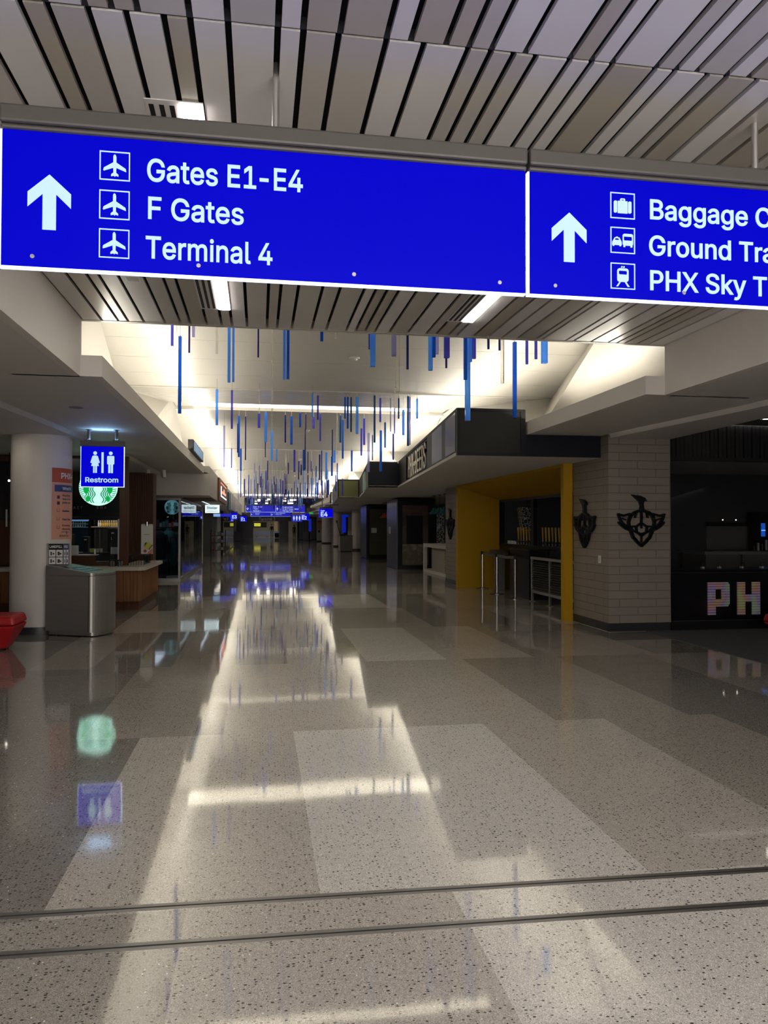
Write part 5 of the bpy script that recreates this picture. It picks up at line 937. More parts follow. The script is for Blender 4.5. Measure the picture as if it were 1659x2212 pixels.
    part('bar', BLACK, t, lambda b: [b.cyl((x,16.065,.846),(x,16.065,1.02),.005,n=6) for x in [-2.71+.05*k for k in range(9)]]+[b.cyl((-2.315,16.1+.1*k,.846),(-2.315,16.1+.1*k,1.02),.005,n=6) for k in range(10)])
    t = thing('drink_poster', 'white drink poster with a lime and pink cup on the coffee counter', 'poster', (-2.41, 17.2, 1.03))
    part('card', M('white_card', (.60,.58,.54), .6), t, lambda b: b.box(-2.535, -2.285, 17.2, 17.212, 1.03, 1.665))
    part('clip', CHROME, t, lambda b: (b.cyl((-2.41,17.19,1.64),(-2.41,17.19,1.735),.03), b.box(-2.53,-2.29,17.19,17.2199,1.665,1.685)))
    part('stand', BLACK, t, lambda b: b.box(-2.44, -2.38, 17.213, 17.26, .846, 1.66))
    def pf(name, col, poly): figure([[poly]], (-2.535,17.1995,1.03), .25, M(name, col, .6), t, name)
    pf('cup_print', (.52,.50,.05), circ(.58,.72,.30,20)); pf('pink_print', (.62,.22,.16), [(.25,.62),(.5,.98),(.45,1.05),(.28,.9)]); pf('berry_print', (.30,.05,.05), circ(.35,.25,.14,14)); pf('straw_print', (.03,.03,.04), [(.68,.35),(.98,.75),(.98,.85),(.62,.42)]); pf('splash_print', (.60,.22,.15), [(.5,.02),(.98,.05),(.98,.5),(.7,.3)])
    part('fine_print', GREYC, t, lambda b: b.box(-2.48, -2.36, 17.197, 17.1995, 1.45, 1.46))
kiosk_bits()
# ceiling spots under the bulkhead
for px, lab in ((320,'short white cylinder spot under the soffit left of the bulkhead'), (354,'short white cylinder spot under the soffit near the bulkhead')):
    p = at(px, 1022, 19.6); t = thing('spot_cylinder', lab, 'spotlight', (p.x, 19.6, 2.85))
    part('body', WHITE, t, lambda b: b.cyl((p.x,19.6,2.86),(p.x,19.6,3.0395),.05)); part('lens', GREYC, t, lambda b: b.cyl((p.x,19.6,2.852),(p.x,19.6,2.8595),.042))

# screen sign standing on the left ledge
def ledge_sign():
    t = thing('ledge_sign', 'dark sign box with pale letters standing on the left ledge', 'sign', (-1.50, 18.5, 3.305))
    part('box', CHAR, t, lambda b: b.box(-1.555, -1.44, 17.2, 20.3, 3.306, 3.56))
    part('face', M('pale_sign_face', (.25,.38,.55), .4, emit=(.20,.34,.55), es=.45), t, lambda b: [b.box(-1.44, -1.425, y, y+.26, 3.33, 3.53) for y in (17.4,17.85,18.3,18.75,19.2,19.65)])
ledge_sign()
# shops behind the coffee kiosk: glass front
def glass_front():
    t = thing('glass_shopfront', 'glass shopfront corner reflecting the lit shop sign, with steel rails', 'shopfront', (-2.3, 27, 0))
    part('glass', GLASSD, t, lambda b: (b.box(-2.305, -2.295, 23.15, 31.95, .10, 2.40), b.box(-4.9, -2.33, 23.10, 23.11, .10, 2.40)))
    part('rail', STEEL, t, lambda b: (b.box(-2.33, -2.27, 23.13, 31.95, 0, .10), b.box(-4.9, -2.33, 23.07, 23.13, 0, .10), b.box(-2.33, -2.27, 23.13, 31.95, 2.40, 2.47), b.box(-4.9, -2.33, 23.07, 23.13, 2.40, 2.47)))
    part('corner_post', STEEL, t, lambda b: b.box(-2.34, -2.28, 23.06, 23.13, 0, 2.47))
    part('mullion', CHAR, t, lambda b: [b.box(-2.306, -2.294, y, y+.02, .10, 2.40) for y in (24.6,26.6,28.6,30.4)])
glass_front()
tag(MB().box(-2.62, -2.30, 31.96, 32.4, 0, 2.485).build('white_pillar', COLW), 'plain pale pillar at the far end of the glass shopfront', 'pillar')
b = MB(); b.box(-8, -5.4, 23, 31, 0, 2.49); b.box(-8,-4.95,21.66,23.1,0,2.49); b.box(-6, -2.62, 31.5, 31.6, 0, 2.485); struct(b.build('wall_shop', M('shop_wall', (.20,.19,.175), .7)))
lg2 = disc_logo((-2.74, 25.0, 2.24), .235, M('dim_disc', (.25,.45,.45), .4, emit=(.10,.30,.32), es=.6), 'round_logo_sign', 'dim round teal emblem hanging inside the glass shopfront', M('deep_teal_line', (.005,.05,.05), .5))
part('hanger_pole', BLACK, lg2, lambda b: b.cyl((-2.74,25.03,2.475),(-2.74,25.03,2.489),.012))
def dress_form(x, y, s, m, label):
    t = thing('clothing_display', label, 'clothing display', (x, y, 0))
    part('jacket', m, t, lambda b: b.lathe([(1e-4,.62),(.23,.62),(.24,.85),(.21,1.1),(.25,1.28),(.20,1.42),(.09,1.50),(.085,1.56),(1e-4,1.57)], (x,y,0), 20), smooth=True)
    part('sleeve', m, t, lambda b: [b.tube([(x+sx*.22,y,1.36),(x+sx*.30,y-.02,1.05),(x+sx*.29,y-.05,.78)], .065) for sx in (-1,1)])
    part('stand', BLACK, t, lambda b: (b.cyl((x,y,.0),(x,y,.62),.02), b.cyl((x,y,0),(x,y,.02),.2)))
dress_form(-3.05, 24.0, 1, TEALD, 'very dark jacket on a stand behind the shop glass corner')
dress_form(-2.80, 24.7, 1, TEAL, 'teal jacket on a stand nearest to the shop glass corner')
def long_cloth():
    t = thing('hanging_garment', 'long teal garment hanging from a rail behind the shop glass', 'garment', (-2.62, 24.3, 0))
    part('cloth', TEAL, t, lambda b: b.prism([(-2.70,24.05,.40),(-2.50,24.05,.40),(-2.50,24.2,.40),(-2.70,24.2,.40)], [(-2.66,24.1,1.28),(-2.54,24.1,1.28),(-2.54,24.18,1.28),(-2.66,24.18,1.28)]))
    part('rail', BLACK, t, lambda b: (b.cyl((-2.70,24.14,1.29),(-2.4,24.14,1.29),.012), b.cyl((-2.42,24.14,0),(-2.42,24.14,1.29),.014), b.cyl((-2.69,24.14,0),(-2.69,24.14,1.29),.014)))
long_cloth()
def rack(x0, x1, y, zs, label, cols):
    t = thing('merchandise_rack', label, 'rack', ((x0+x1)/2, y, 0))
    part('frame', BLACK, t, lambda b: (b.box(x0, x0+.04, y, y+.35, 0, max(zs)+.3), b.box(x1-.04, x1, y, y+.35, 0, max(zs)+.3)))
    part('shelf', CHAR, t, lambda b: [b.box(x0+.041, x1-.041, y, y+.35, z-.03, z) for z in zs])
    k = 0
    for z in zs:
        x = x0+.07
        while x < x1-.16:
            w = .10; m = cols[k % len(cols)]; k += 1
            tag(MB().box(x, x+w-.012, y+.04, y+.16, z+.0005, z+.14+.05*(k % 3)).build('packaged_item', m), 'small packaged item on the %s' % label.split(' with')[0], 'merchandise', 'goods on the '+label.split(' with')[0]); x += w
PK = [M('pack_%d' % i, c, .6) for i, c in enumerate(((.35,.05,.05),(.05,.05,.06),(.30,.29,.26),(.06,.20,.18),(.10,.09,.16),(.40,.20,.14)))]
rack(-3.55, -2.40, 26.2, (.45,.85,1.25,1.6), 'dark rack behind the shop glass with red and dark packs', PK)
p, q = at(375, 1136, 26), at(387, 1129, 26)
tag(MB().box(p.x, q.x, 26.0, 26.02, p.z, q.z).build('price_card', PAPER), 'small pale price card behind the shop glass', 'card')
rack(-2.55, -1.75, 41.5, (.35,.75,1.12), 'low dark rack in the open shop past the glass with goods', PK)
p = at(360, 1249, 23.6); tag(MB().box(p.x, p.x+.45, 23.5, 23.9, 0, .13).build('low_plinth', WHITE), 'low white plinth on the floor inside the glass shopfront', 'plinth')
def glass_front_far():
    t = thing('glass_shopfront', 'farther tall glass shopfront with many narrow panes on the left', 'shopfront', (-1.95, 52, 0))
    part('glass', GLASSD, t, lambda b: b.box(-2.0, -1.99, 42.6, 61.5, .06, 2.38))
    part('rail', STEEL, t, lambda b: (b.box(-2.03, -1.96, 42.6, 61.5, 0, .06), b.box(-2.03, -1.96, 42.6, 61.5, 2.38, 2.44)))
    part('mullion', CHAR, t, lambda b: [b.box(-2.003, -1.987, 42.6+k*2.1, 42.64+k*2.1, .06, 2.38) for k in range(10)])
    part('end_post', BLACK, t, lambda b: b.box(-2.06, -1.93, 42.5, 42.6, 0, 2.44))
glass_front_far()
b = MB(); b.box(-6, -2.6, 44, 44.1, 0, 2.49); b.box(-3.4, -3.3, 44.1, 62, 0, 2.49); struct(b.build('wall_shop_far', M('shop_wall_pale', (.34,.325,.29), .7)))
area('shop_lamp', (-3.2, 38, 2.47), (0,0,-1), .5, 3, 9, (1,.93,.82))
area('shop_lamp_far', (-2.6, 52, 2.47), (0,0,-1), .3, 8, 8, (1,.93,.85))
area('shop_fill_near', (-3.2, 24.4, 2.47), (0,0,-1), .5, 2, 5.0, (.8,.9,1))  # added fill light, no fixture: brings out the clothing behind the glass
# fascia signs on the left bulkhead
def fascia_sign():
    t = thing('fascia_sign', 'rust brown shop sign with glowing line drawing on the left bulkhead', 'sign', (-1.34, 28.5, 2.5))
    part('panel', M('rust_panel', (.21,.062,.028), .5), t, lambda b: b.box(-1.365, -1.30, 25.8, 31.4, 2.50, 3.26))
    part('edge_return', STEEL, t, lambda b: b.box(-1.365, -1.28, 31.4, 31.8, 2.50, 3.26))
    w, r = M('neon_white', (.8,.8,.9), .3, emit=(.62,.75,1.0), es=1.6), M('neon_red', (.8,.3,.2), .3, emit=(1.0,.30,.16), es=1.2)
    part('neon_line', w, t, lambda b: (b.box(-1.299, -1.28, 26.7, 27.0, 2.72, 3.02), b.box(-1.299, -1.28, 26.7, 30.9, 2.66, 2.70)))
    part('neon_figure', r, t, lambda b: (b.box(-1.299, -1.28, 27.6, 30.4, 2.80, 2.88), b.box(-1.299, -1.28, 28.7, 29.3, 2.88, 2.99), b.box(-1.299,-1.28,26.6,30.9,3.12,3.14)))
fascia_sign()
t = thing('fascia_board', 'deep teal vertical panel on the left bulkhead past the rust brown sign', 'panel', (-1.33, 34.4, 2.4))
part('face', M('teal_panel', (.004,.085,.085), .5), t, lambda b: b.box(-1.365, -1.30, 33.6, 36.4, 2.36, 3.12)); part('back_frame', GREYC, t, lambda b: b.box(-1.3695, -1.3655, 33.5, 36.5, 2.34, 3.14))
t = thing('fascia_board', 'pale ribbed panel run on the left bulkhead before the E3 sign', 'panel', (-1.33, 42, 2.4))
part('face', STONE, t, lambda b: [b.box(-1.3695, -1.32, y, y+1.5, 2.44, 3.2) for y in (37,38.6,40.2,41.8)]); part('rib', GREYC, t, lambda b: [b.box(-1.365, -1.31, y, y+.08, 2.44, 3.2) for y in (38.51,40.11,41.71)])
t = thing('ceiling_panel', 'brown recessed panel in the soffit beside the lit shop sign', 'panel', (-1.9, 26, 2.48))
part('board', WOODD, t, lambda b: b.box(-2.25, -1.42, 23.4, 26.5, 2.475, 2.4895)); part('light_line', M('soffit_line', (.8,.8,.8), .4, emit=(.7,.85,1), es=1.2), t, lambda b: b.box(-1.95, -1.90, 26.6, 30.5, 2.478, 2.489))
# far left
p, q = at(505, 1166, 80), at(520, 1147, 80)
def small_bin(px0, px1, py, Y, h, label, m=GREYC):
    p, q = at(px0, py, Y), at(px1, py, Y)
    t = thing('waste_bin', label, 'waste bin', ((p.x+q.x)/2, Y, 0))
    part('body', m, t, lambda b: b.box(p.x, q.x, Y, Y+.6, .05, h)); part('plinth', BLACK, t, lambda b: b.box(p.x+.03, q.x-.03, Y+.03, Y+.57, 0, .0495)); part('lid', FRAMEG, t, lambda b: b.box(p.x-.01, q.x+.01, Y-.01, Y+.61, h+.0005, h+.05))
small_bin(506, 520, 1166, 82, 1.0, 'distant grey waste bin at the left wall below the E3 sign')
t = thing('wall_pillar', 'pale distant pillar with an orange stripe left of the far dark opening', 'pillar', (-2.6, 84, 0))
part('shaft', COLW, t, lambda b: b.box(-2.9, -2.45, 84, 84.6, 0, 2.75)); part('stripe', PEACH, t, lambda b: b.box(-2.85, -2.6, 83.99, 83.9999, 1.4, 2.2))
# ================================================================== RIGHT SIDE
# zig-zag black fascia boxes over the food stalls
def lerp(a, b, t): return a+(b-a)*t
A0, A1 = Vector((3.03, 11.45)), Vector((3.92, 21.25))
def slab():
    b = MB()
    b.ext([(5.47,11.45),(4.14,11.45),(3.03,11.45),(3.92,21.35),(3.07,21.35),(3.91,29.79),(3.07,29.79),(3.70,38.6),(3.35,38.7),(3.9,46.5),(4.18,46.6),(4.18,62.5),(11,62.5),(11,11.45)], 2.75, 2.80)
    return struct(b.build('ceiling_stalls', SOFF))
slab()
def quadwall(b, p, q, z0, z1, th):
    d = (q-p).normalized(); n = Vector((-d.y, d.x))*th
    b.ext([(p.x,p.y),(q.x,q.y),(q.x-n.x,q.y-n.y),(p.x-n.x,p.y-n.y)], z0, z1)
def fascia_box():
    t = thing('fascia_box', 'large black fascia box with cream block letters hung over the yellow portal', 'fascia', (3.6, 14, 2.75))
    part('front_panel', CHAR, t, lambda b: b.box(3.075, 4.06, 11.41, 11.47, 2.80, 3.45))
    part('front_frame', BLACK, t, lambda b: (b.box(3.03, 4.14, 11.395, 11.47, 3.4505, 3.49), b.box(3.03, 4.14, 11.395, 11.47, 2.752, 2.7995), b.box(4.0605, 4.14, 11.395, 11.47, 2.80, 3.45), b.box(3.03, 3.0745, 11.395, 11.47, 2.80, 3.45)))
    d = (A1-A0)
    P = lambda s: A0+d*s
    part('side_frame', BLACK, t, lambda b: (quadwall(b, P(.003), P(1), 3.44, 3.49, .10), quadwall(b, P(.003), P(1), 2.752, 2.83, .10)))
    part('glossy_panel', M('dark_glossy', (.045,.046,.06), .16, spec=.7), t, lambda b: (quadwall(b, P(.01), P(.115), 2.831, 3.4395, .06), quadwall(b, P(.155), P(.285), 2.831, 3.4395, .06)))
    part('divider', BLACK, t, lambda b: (quadwall(b, P(.1155), P(.1545), 2.831, 3.4395, .09), quadwall(b, P(.2855), P(.36), 2.831, 3.4395, .09), quadwall(b, P(.78), P(1), 2.831, 3.4395, .09)))
    part('recess_back', DKINT, t, lambda b: quadwall(b, P(.36)+Vector((.32,0)), P(.78)+Vector((.30,0)), 2.831, 3.4395, .05))
    part('recess_floor', CHAR, t, lambda b: b.ext([tuple(P(.36)), tuple(P(.78)), tuple(P(.78)+Vector((.32,0))), tuple(P(.36)+Vector((.32,0)))], 2.81, 2.8305))
    u = -d.normalized(); o = P(.745)+Vector((.02,0))
    ux = Vector((u.x, u.y, 0))
    b = MB(); text(b, 'PHX BEERS', (o.x,o.y,2.865), ux, (0,0,1), .52, (P(.745)-P(.385)).length, 0, depth=.012); b.build('lettering', CREAM, t)
    part('top_cover', BLACK, t, lambda b: b.ext([(3.06,11.48),(4.14,11.48),(4.14,21.2),(3.93,21.2)], 3.40, 3.44))
fascia_box()
tag(MB().box(4.142, 5.40, 11.40, 11.47, 2.752, 3.095).build('fascia_beam', NAVY), 'dark navy beam between the black fascia box and the tiled pillar', 'beam')
def fascia2():
    t = thing('fascia_box', 'second black marbled fascia box past the cream block letters', 'fascia', (3.5, 21.4, 2.75))
    part('front_panel', NAVY, t, lambda b: b.box(3.10, 4.15, 21.36, 21.44, 2.79, 3.45))
    part('front_frame', BLACK, t, lambda b: (b.box(3.07, 3.92, 21.35, 21.45, 3.4505, 3.49), b.box(3.07, 3.92, 21.35, 21.45, 2.752, 2.7895)))
    p, q = Vector((3.07,21.4)), Vector((3.91,29.7))
    part('side_panel', CHAR, t, lambda b: (quadwall(b, p, lerp(p,q,.2), 2.79, 3.45, .06), quadwall(b, lerp(p,q,.6), q, 2.79, 3.45, .06)))
    part('side_frame', BLACK, t, lambda b: (quadwall(b, p, q, 3.4505, 3.49, .10), quadwall(b, p, q, 2.752, 2.7895, .10)))
    part('green_letters', M('mint_letters', (.20,.42,.34), .5), t, lambda b: quadwall(b, lerp(p,q,.32), lerp(p,q,.55), 2.84, 3.40, .03))
    part('red_mark', POSTR, t, lambda b: quadwall(b, lerp(p,q,.205), lerp(p,q,.26), 3.05, 3.25, .03))
fascia2()
def fascia3():
    t = thing('fascia_box', 'olive green fronted fascia box, third of the zigzag', 'fascia', (3.5, 29.8, 2.75))
    part('front_panel', OLIVE, t, lambda b: b.box(3.11, 3.8795, 29.80, 29.87, 2.785, 3.44))
    part('front_frame', BLACK, t, lambda b: (b.box(3.07, 3.92, 29.79, 29.88, 3.4405, 3.49), b.box(3.07, 3.92, 29.79, 29.88, 2.752, 2.7845), b.box(3.07,3.1095,29.79,29.88,2.785,3.44), b.box(3.8805,3.92,29.79,29.88,2.785,3.44)))
    p, q = Vector((3.07,29.88)), Vector((3.70,38.6))
    part('side_panel', BLACK, t, lambda b: quadwall(b, p, q, 2.752, 3.49, .06))
fascia3()
t = thing('fascia_screen', 'black framed screen with pale picture past the olive fascia box', 'screen', (3.4, 38.7, 2.7))
p, q = at(715, 1091, 38.7), at(729, 1063, 38.7)
part('frame', BLACK, t, lambda b: b.box(p.x-.04, q.x+.06, 38.72, 38.8, p.z, q.z)); part('picture', M('screen_picture', (.4,.4,.42), .4, emit=(.33,.32,.34), es=.5), t, lambda b: b.box(p.x+.02, q.x-.02, 38.70, 38.7195, p.z+.06, q.z-.05))
part('picture_spot', M('screen_white', (.8,.8,.8), .4, emit=(.9,.9,.95), es=.9), t, lambda b: [b.cyl((x,38.6999,p.z+.2),(x,38.695,p.z+.2),.055) for x in (p.x+.1, p.x+.25)])

# tiled pillars
def tiled(x0, x1, y0, y1, h, label):
    t = thing('tiled_pillar', label, 'pillar', ((x0+x1)/2, (y0+y1)/2, 0))
    part('tile_cladding', BRICK, t, lambda b: b.box(x0, x1, y0, y1, .135, h))
    part('base', BASEB, t, lambda b: b.box(x0-.008, x1, y0-.008, y1, .006, .1345)); part('base_trim', ALU, t, lambda b: b.box(x0-.012, x1, y0-.012, y1, 0, .0055))
    part('corner_trim', ALU, t, lambda b: b.box(x1-.008, x1+.004, y0-.010, y0-.0005, .136, h))
tiled(5.41, 6.45, 11.15, 12.50, 3.125, 'taupe tiled pillar with two black hop emblems right of the yellow portal')
tiled(5.42, 6.40, 20.0, 21.70, 2.749, 'farther taupe tiled pillar with one black hop emblem left of the yellow portal')
def stroke(b, pts, w, z0, z1, o, ux, uy, n):
    P = lambda x, y, z: o+ux*x+uy*y+n*z
    for a, c in zip(pts, pts[1:]):
        a, c = Vector(a), Vector(c); d = (c-a)
        if d.length < 1e-6: continue
        d.normalize(); m = Vector((-d.y, d.x))*w/2
        q = [a+m, a-m, c-m, c+m]; b.prism([P(v.x,v.y,z0) for v in q], [P(v.x,v.y,z1) for v in q])
    for a in pts:
        q = [(a[0]+w/2*math.cos(PI*i/4), a[1]+w/2*math.sin(PI*i/4)) for i in range(8)]
        b.prism([P(x,y,z0) for x,y in q], [P(x,y,z1) for x,y in q])
def emblem(o, ux, n, label, s):
    o, ux, uy, n = Vector(o), Vector(ux), Vector((0,0,1)), Vector(n)
    C = lambda L: [((x-845)*s, (760-y)*s) for x, y in L]
    mir = lambda L: [(1690-x, y) for x, y in L]
    t = thing('hop_emblem', label, 'wall emblem', o-uy*.42, 'black hop emblems')
    W = 18*s
    b = MB(); S = lambda L, w=W: stroke(b, C(L), w, .002, .055, o, ux, uy, n)
    S([(830,690),(795,702),(765,728),(752,765),(756,805),(772,840)]); S([(858,690),(900,702),(928,728),(940,765),(936,805),(918,840)])
    S([(772,840),(785,872),(800,885),(812,900),(845,928),(878,900),(890,885),(905,872),(918,840)])
    b.build('cone_outline', BLACK, t)
    b = MB(); S = lambda L, w=W: stroke(b, C(L), w, .002, .050, o, ux, uy, n)
    for f in (lambda L: L, mir):
        S(f([(678,714),(712,724),(760,712)]), W*.8); S(f([(678,714),(690,748),(712,778),(742,800),(760,810)]), W*.8); S(f([(683,770),(705,792),(735,812),(765,822)]), W*.9); S(f([(705,742),(730,752)]), W*.5)
    split(b, 'leaf_wing', BLACK, t)
    b = MB(); S = lambda L, w=W*.68: stroke(b, C(L), w, .002, .050, o, ux, uy, n)
    S([(845,690),(847,735),(845,772)]); S([(845,772),(812,795),(762,800)]); S([(845,772),(880,795),(932,800)]); S([(806,708),(800,735)], W*.55); S([(884,708),(892,735)], W*.55)
    S([(770,806),(790,830),(845,848),(900,830),(925,806)]); S([(845,772),(846,806)], W*.5); S([(806,800),(812,836),(845,862),(880,836),(886,800)]); S([(845,862),(845,900)], W*.5)
    split(b, 'cone_vein', BLACK, t)
    b = MB()
    st = [(772,580),(800,584),(835,588),(868,602),(886,626),(866,622),(858,640),(864,692),(830,692),(838,655),(826,628),(800,604)]
    P2 = C(st)[::-1]
    a2 = sum(P2[i-1][0]*P2[i][1]-P2[i][0]*P2[i-1][1] for i in range(len(P2)))
    flat_polys(b, [P2 if a2 > 0 else P2[::-1]], o+n*.002, ux, uy, .055); b.build('stem', BLACK, t)
S_ = .00232
emblem((5.945, 11.15, 1.735), (1,0,0), (0,-1,0), 'black metal hop emblem on the front face of the near tiled pillar', S_)
emblem((5.41, 11.98, 1.70), (0,-1,0), (-1,0,0), 'black metal hop emblem on the side face of the near tiled pillar', S_)
emblem((5.42, 21.05, 1.71), (0,-1,0), (-1,0,0), 'black metal hop emblem on the farther tiled pillar beside the yellow panel', .0025)
t = thing('switch_plate', 'small white switch plate on the near tiled pillar beside the hop emblem', 'switch', (5.40, 11.46, 1.05))
part('plate', WHITE, t, lambda b: b.box(5.397, 5.4095, 11.42, 11.50, 1.06, 1.18)); part('button', PAPER, t, lambda b: b.box(5.393, 5.3969, 11.44, 11.48, 1.09, 1.15))

# the yellow portal
def portal():
    t = thing('yellow_portal', 'yellow painted portal frame around the beer bar opening', 'portal', (5.8, 16, 0))
    part('far_panel', YELLOW, t, lambda b: b.box(5.27, 6.44, 19.78, 19.95, 0, 2.749))
    part('pillar', YELLOW, t, lambda b: b.box(5.23, 5.40, 12.505, 12.62, 0, 2.749))
    part('soffit', YELLOW, t, lambda b: b.prism([(5.27,12.62,2.70),(6.45,12.62,2.36),(6.45,19.78,2.36),(5.27,19.78,2.70)], [(5.27,12.62,2.748),(6.45,12.62,2.42),(6.45,19.78,2.42),(5.27,19.78,2.748)]))
portal()
b = MB(); b.box(6.46, 6.56, 12.5, 19.95, 2.30, 2.74); b.box(6.45, 10.9, 19.96, 20.1, 0, 2.74); b.box(10.4, 10.5, 14.72, 19.95, 0, 2.74)
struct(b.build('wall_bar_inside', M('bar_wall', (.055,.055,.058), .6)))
def barfront():
    t = thing('bar_window', 'black mullioned opening of the beer bar inside the yellow portal', 'window', (6.5, 16, 1.2))
    part('mullion', BLACK, t, lambda b: (b.box(6.47, 6.56, 17.28, 17.46, 1.19, 2.30), b.box(6.47, 6.56, 19.7, 19.95, 1.19, 2.30)))
    part('sill', BLACK, t, lambda b: b.box(6.42, 6.75, 12.62, 19.75, 1.13, 1.185))
barfront()
def beer_counter():
    t = thing('bar_counter', 'black beer bar counter inside the yellow portal', 'counter', (6.4, 16, 0))
    part('front', BLACKG, t, lambda b: b.box(6.44, 6.70, 12.62, 19.75, .0, 1.129))
    part('end_block', BLACKG, t, lambda b: b.box(5.98, 6.43, 16.25, 17.55, 0, 1.10)); part('end_top', BLACK, t, lambda b: b.box(5.95, 6.43, 16.2, 17.6, 1.1005, 1.13))
beer_counter()
t = thing('menu_stand', 'grey slim stand at the left end of the beer counter', 'stand', (6.3, 19.2, 0))
part('post', GREYC, t, lambda b: b.box(6.10, 6.30, 18.9, 19.2, .0, .90)); part('head', FRAMEG, t, lambda b: b.prism([(6.02,18.8,.905),(6.36,18.8,.905),(6.36,19.3,.905),(6.02,19.3,.905)], [(6.02,18.8,.96),(6.36,18.8,.96),(6.36,19.3,1.03),(6.02,19.3,1.03)]))
TAPM = [M('tap_yellow', (.50,.34,.02), .4), M('tap_amber', (.42,.17,.02), .4)]
for k in range(15):                                           # beer taps
    y = 18.75-k*.2 if k < 7 else 17.05-(k-7)*.2
    x = 6.62
    t = thing('beer_tap', '%s beer tap, %s from the left on the beer counter' % (('yellow','amber')[k % 3 == 1], ordw(k+1)), 'beer tap', (x, y, 1.186), 'beer taps on the counter')
    part('column', CHROME, t, lambda b: (b.cyl((x,y,1.186),(x,y,1.30),.022), b.cyl((x,y,1.29),(x-.09,y,1.27),.014)))
    part('handle', TAPM[k % 3 == 1], t, lambda b: b.cyl((x,y,1.301),(x-.01,y,1.62),.018,.026,n=8))
t = thing('patterned_lamp', 'black tapering hanging lamp with white maze pattern over the beer taps', 'lamp', (6.9, 19.0, 1.55))
part('shade', checker_marks('maze_pattern', (.012,.012,.014), (.42,.41,.40), 13, .07), t, lambda b: b.prism([(6.72,18.7,1.54),(7.02,18.7,1.54),(7.02,18.95,1.54),(6.72,18.95,1.54)], [(6.66,18.62,2.14),(7.08,18.62,2.14),(7.08,19.0,2.14),(6.66,19.0,2.14)]))
part('cord', BLACK, t, lambda b: b.cyl((6.87,18.8,2.17),(6.87,18.8,2.745),.012)); part('rim', BLACK, t, lambda b: b.box(6.65, 7.09, 18.61, 19.01, 2.1405, 2.17))
t = thing('bar_shelving', 'dim grey steel shelving behind the beer taps', 'shelving', (9, 18, 0))
part('upright', STEEL, t, lambda b: [b.box(9.9, 9.95, y, y+.05, 0, 2.4) for y in (15.2,16.4,18.0,19.6)]); part('shelf', STEEL, t, lambda b: [b.box(9.6, 10.2, 15.2, 19.65, z, z+.04) for z in (1.25,1.65,2.05,2.35)])
t = thing('bar_fridge', 'dark door unit at the right inside the beer bar', 'cabinet', (9.3, 14, 0))
part('body', CHAR, t, lambda b: b.box(8.4, 8.8, 14.75, 17.0, 0, 2.0)); part('panel', BLACKG, t, lambda b: b.box(8.38, 8.3995, 14.9, 16.8, 1.2, 1.8)); part('trim', ALU, t, lambda b: b.box(8.37, 8.3795, 14.85, 16.9, 1.86, 1.89))
area('beer_bar_lamp', (8.4, 16.5, 2.6), (.3,.2,-1), 1.5, 4, 5, (.85,.9,1))
for k in range(6):
    o = MB(); x, y = 6.58, 19.42-.11*k; o.cyl((x,y,1.186),(x,y,1.27),.03,n=10)
    tag(o.build('small_jar', WHITE if k % 2 else PAPER), 'small pale jar at the left end of the beer counter, %s from the left' % ordw(k+1), 'jar', 'jars on the beer counter')

def railing():
    t = thing('metal_railing', 'low grey metal railing with louvred panels before the beer bar', 'railing', (5.93, 14.4, 0))
    part('top_rail', STEEL, t, lambda b: b.box(5.90, 5.96, 12.75, 15.95, .93, .985)); part('bottom_rail', STEEL, t, lambda b: b.box(5.91, 5.95, 12.75, 15.95, .20, .26))
    for y in (12.78, 13.85, 14.88, 15.92):
        part('post', STEEL, t, lambda b: (b.box(5.91, 5.95, y-.025, y+.025, .0, .9295), b.box(5.88, 5.98, y-.05, y+.05, 0, .012)))
    for y0, y1 in ((12.81,13.82),(13.88,14.85),(14.91,15.89)):
        part('louvre_panel', CHAR, t, lambda b: [b.prism([(5.915,y0,z),(5.945,y0,z+.03),(5.945,y1,z+.03),(5.915,y1,z)], [(5.918,y0,z+.008),(5.948,y0,z+.038),(5.948,y1,z+.038),(5.918,y1,z+.008)]) for z in [.275+.048*k for k in range(13)]])
railing()
POST = [(5.86,19.45),(5.73,17.81),(5.74,16.50)]
for k, (x, y) in enumerate(POST):
    t = thing('stanchion', ('steel stanchion farthest back before the yellow panel', 'middle steel stanchion holding both belts', 'nearest steel stanchion beside the black bar end')[k], 'stanchion', (x, y, 0), 'queue stanchions')
    part('base', CHROME, t, lambda b: b.lathe([(1e-4,0),(.17,0),(.17,.012),(.05,.03),(1e-4,.03)], (x,y,0), 24)); part('post', CHROME, t, lambda b: b.cyl((x,y,.0305),(x,y,.90),.032)); part('head', BLACK, t, lambda b: b.cyl((x,y,.9005),(x,y,.985),.036))
    if k < 2:
        a, c = Vector((x,y)), Vector(POST[k+1]); d = (c-a).normalized()*.037; a, c = a+d, c-d; m = (a+c)/2; nn = Vector((-d.y, d.x)).normalized()*.002
        bl = MB()
        for (u, v, s0, s1) in ((a, m, 0, .025), (m, c, .025, 0)):
            bl.prism([(u.x-nn.x,u.y-nn.y,.91-s0),(u.x+nn.x,u.y+nn.y,.91-s0),(v.x+nn.x,v.y+nn.y,.91-s1),(v.x-nn.x,v.y-nn.y,.91-s1)], [(u.x-nn.x,u.y-nn.y,.975-s0),(u.x+nn.x,u.y+nn.y,.975-s0),(v.x+nn.x,v.y+nn.y,.975-s1),(v.x-nn.x,v.y-nn.y,.975-s1)])
        bl.build('belt', FRAMEG, t)

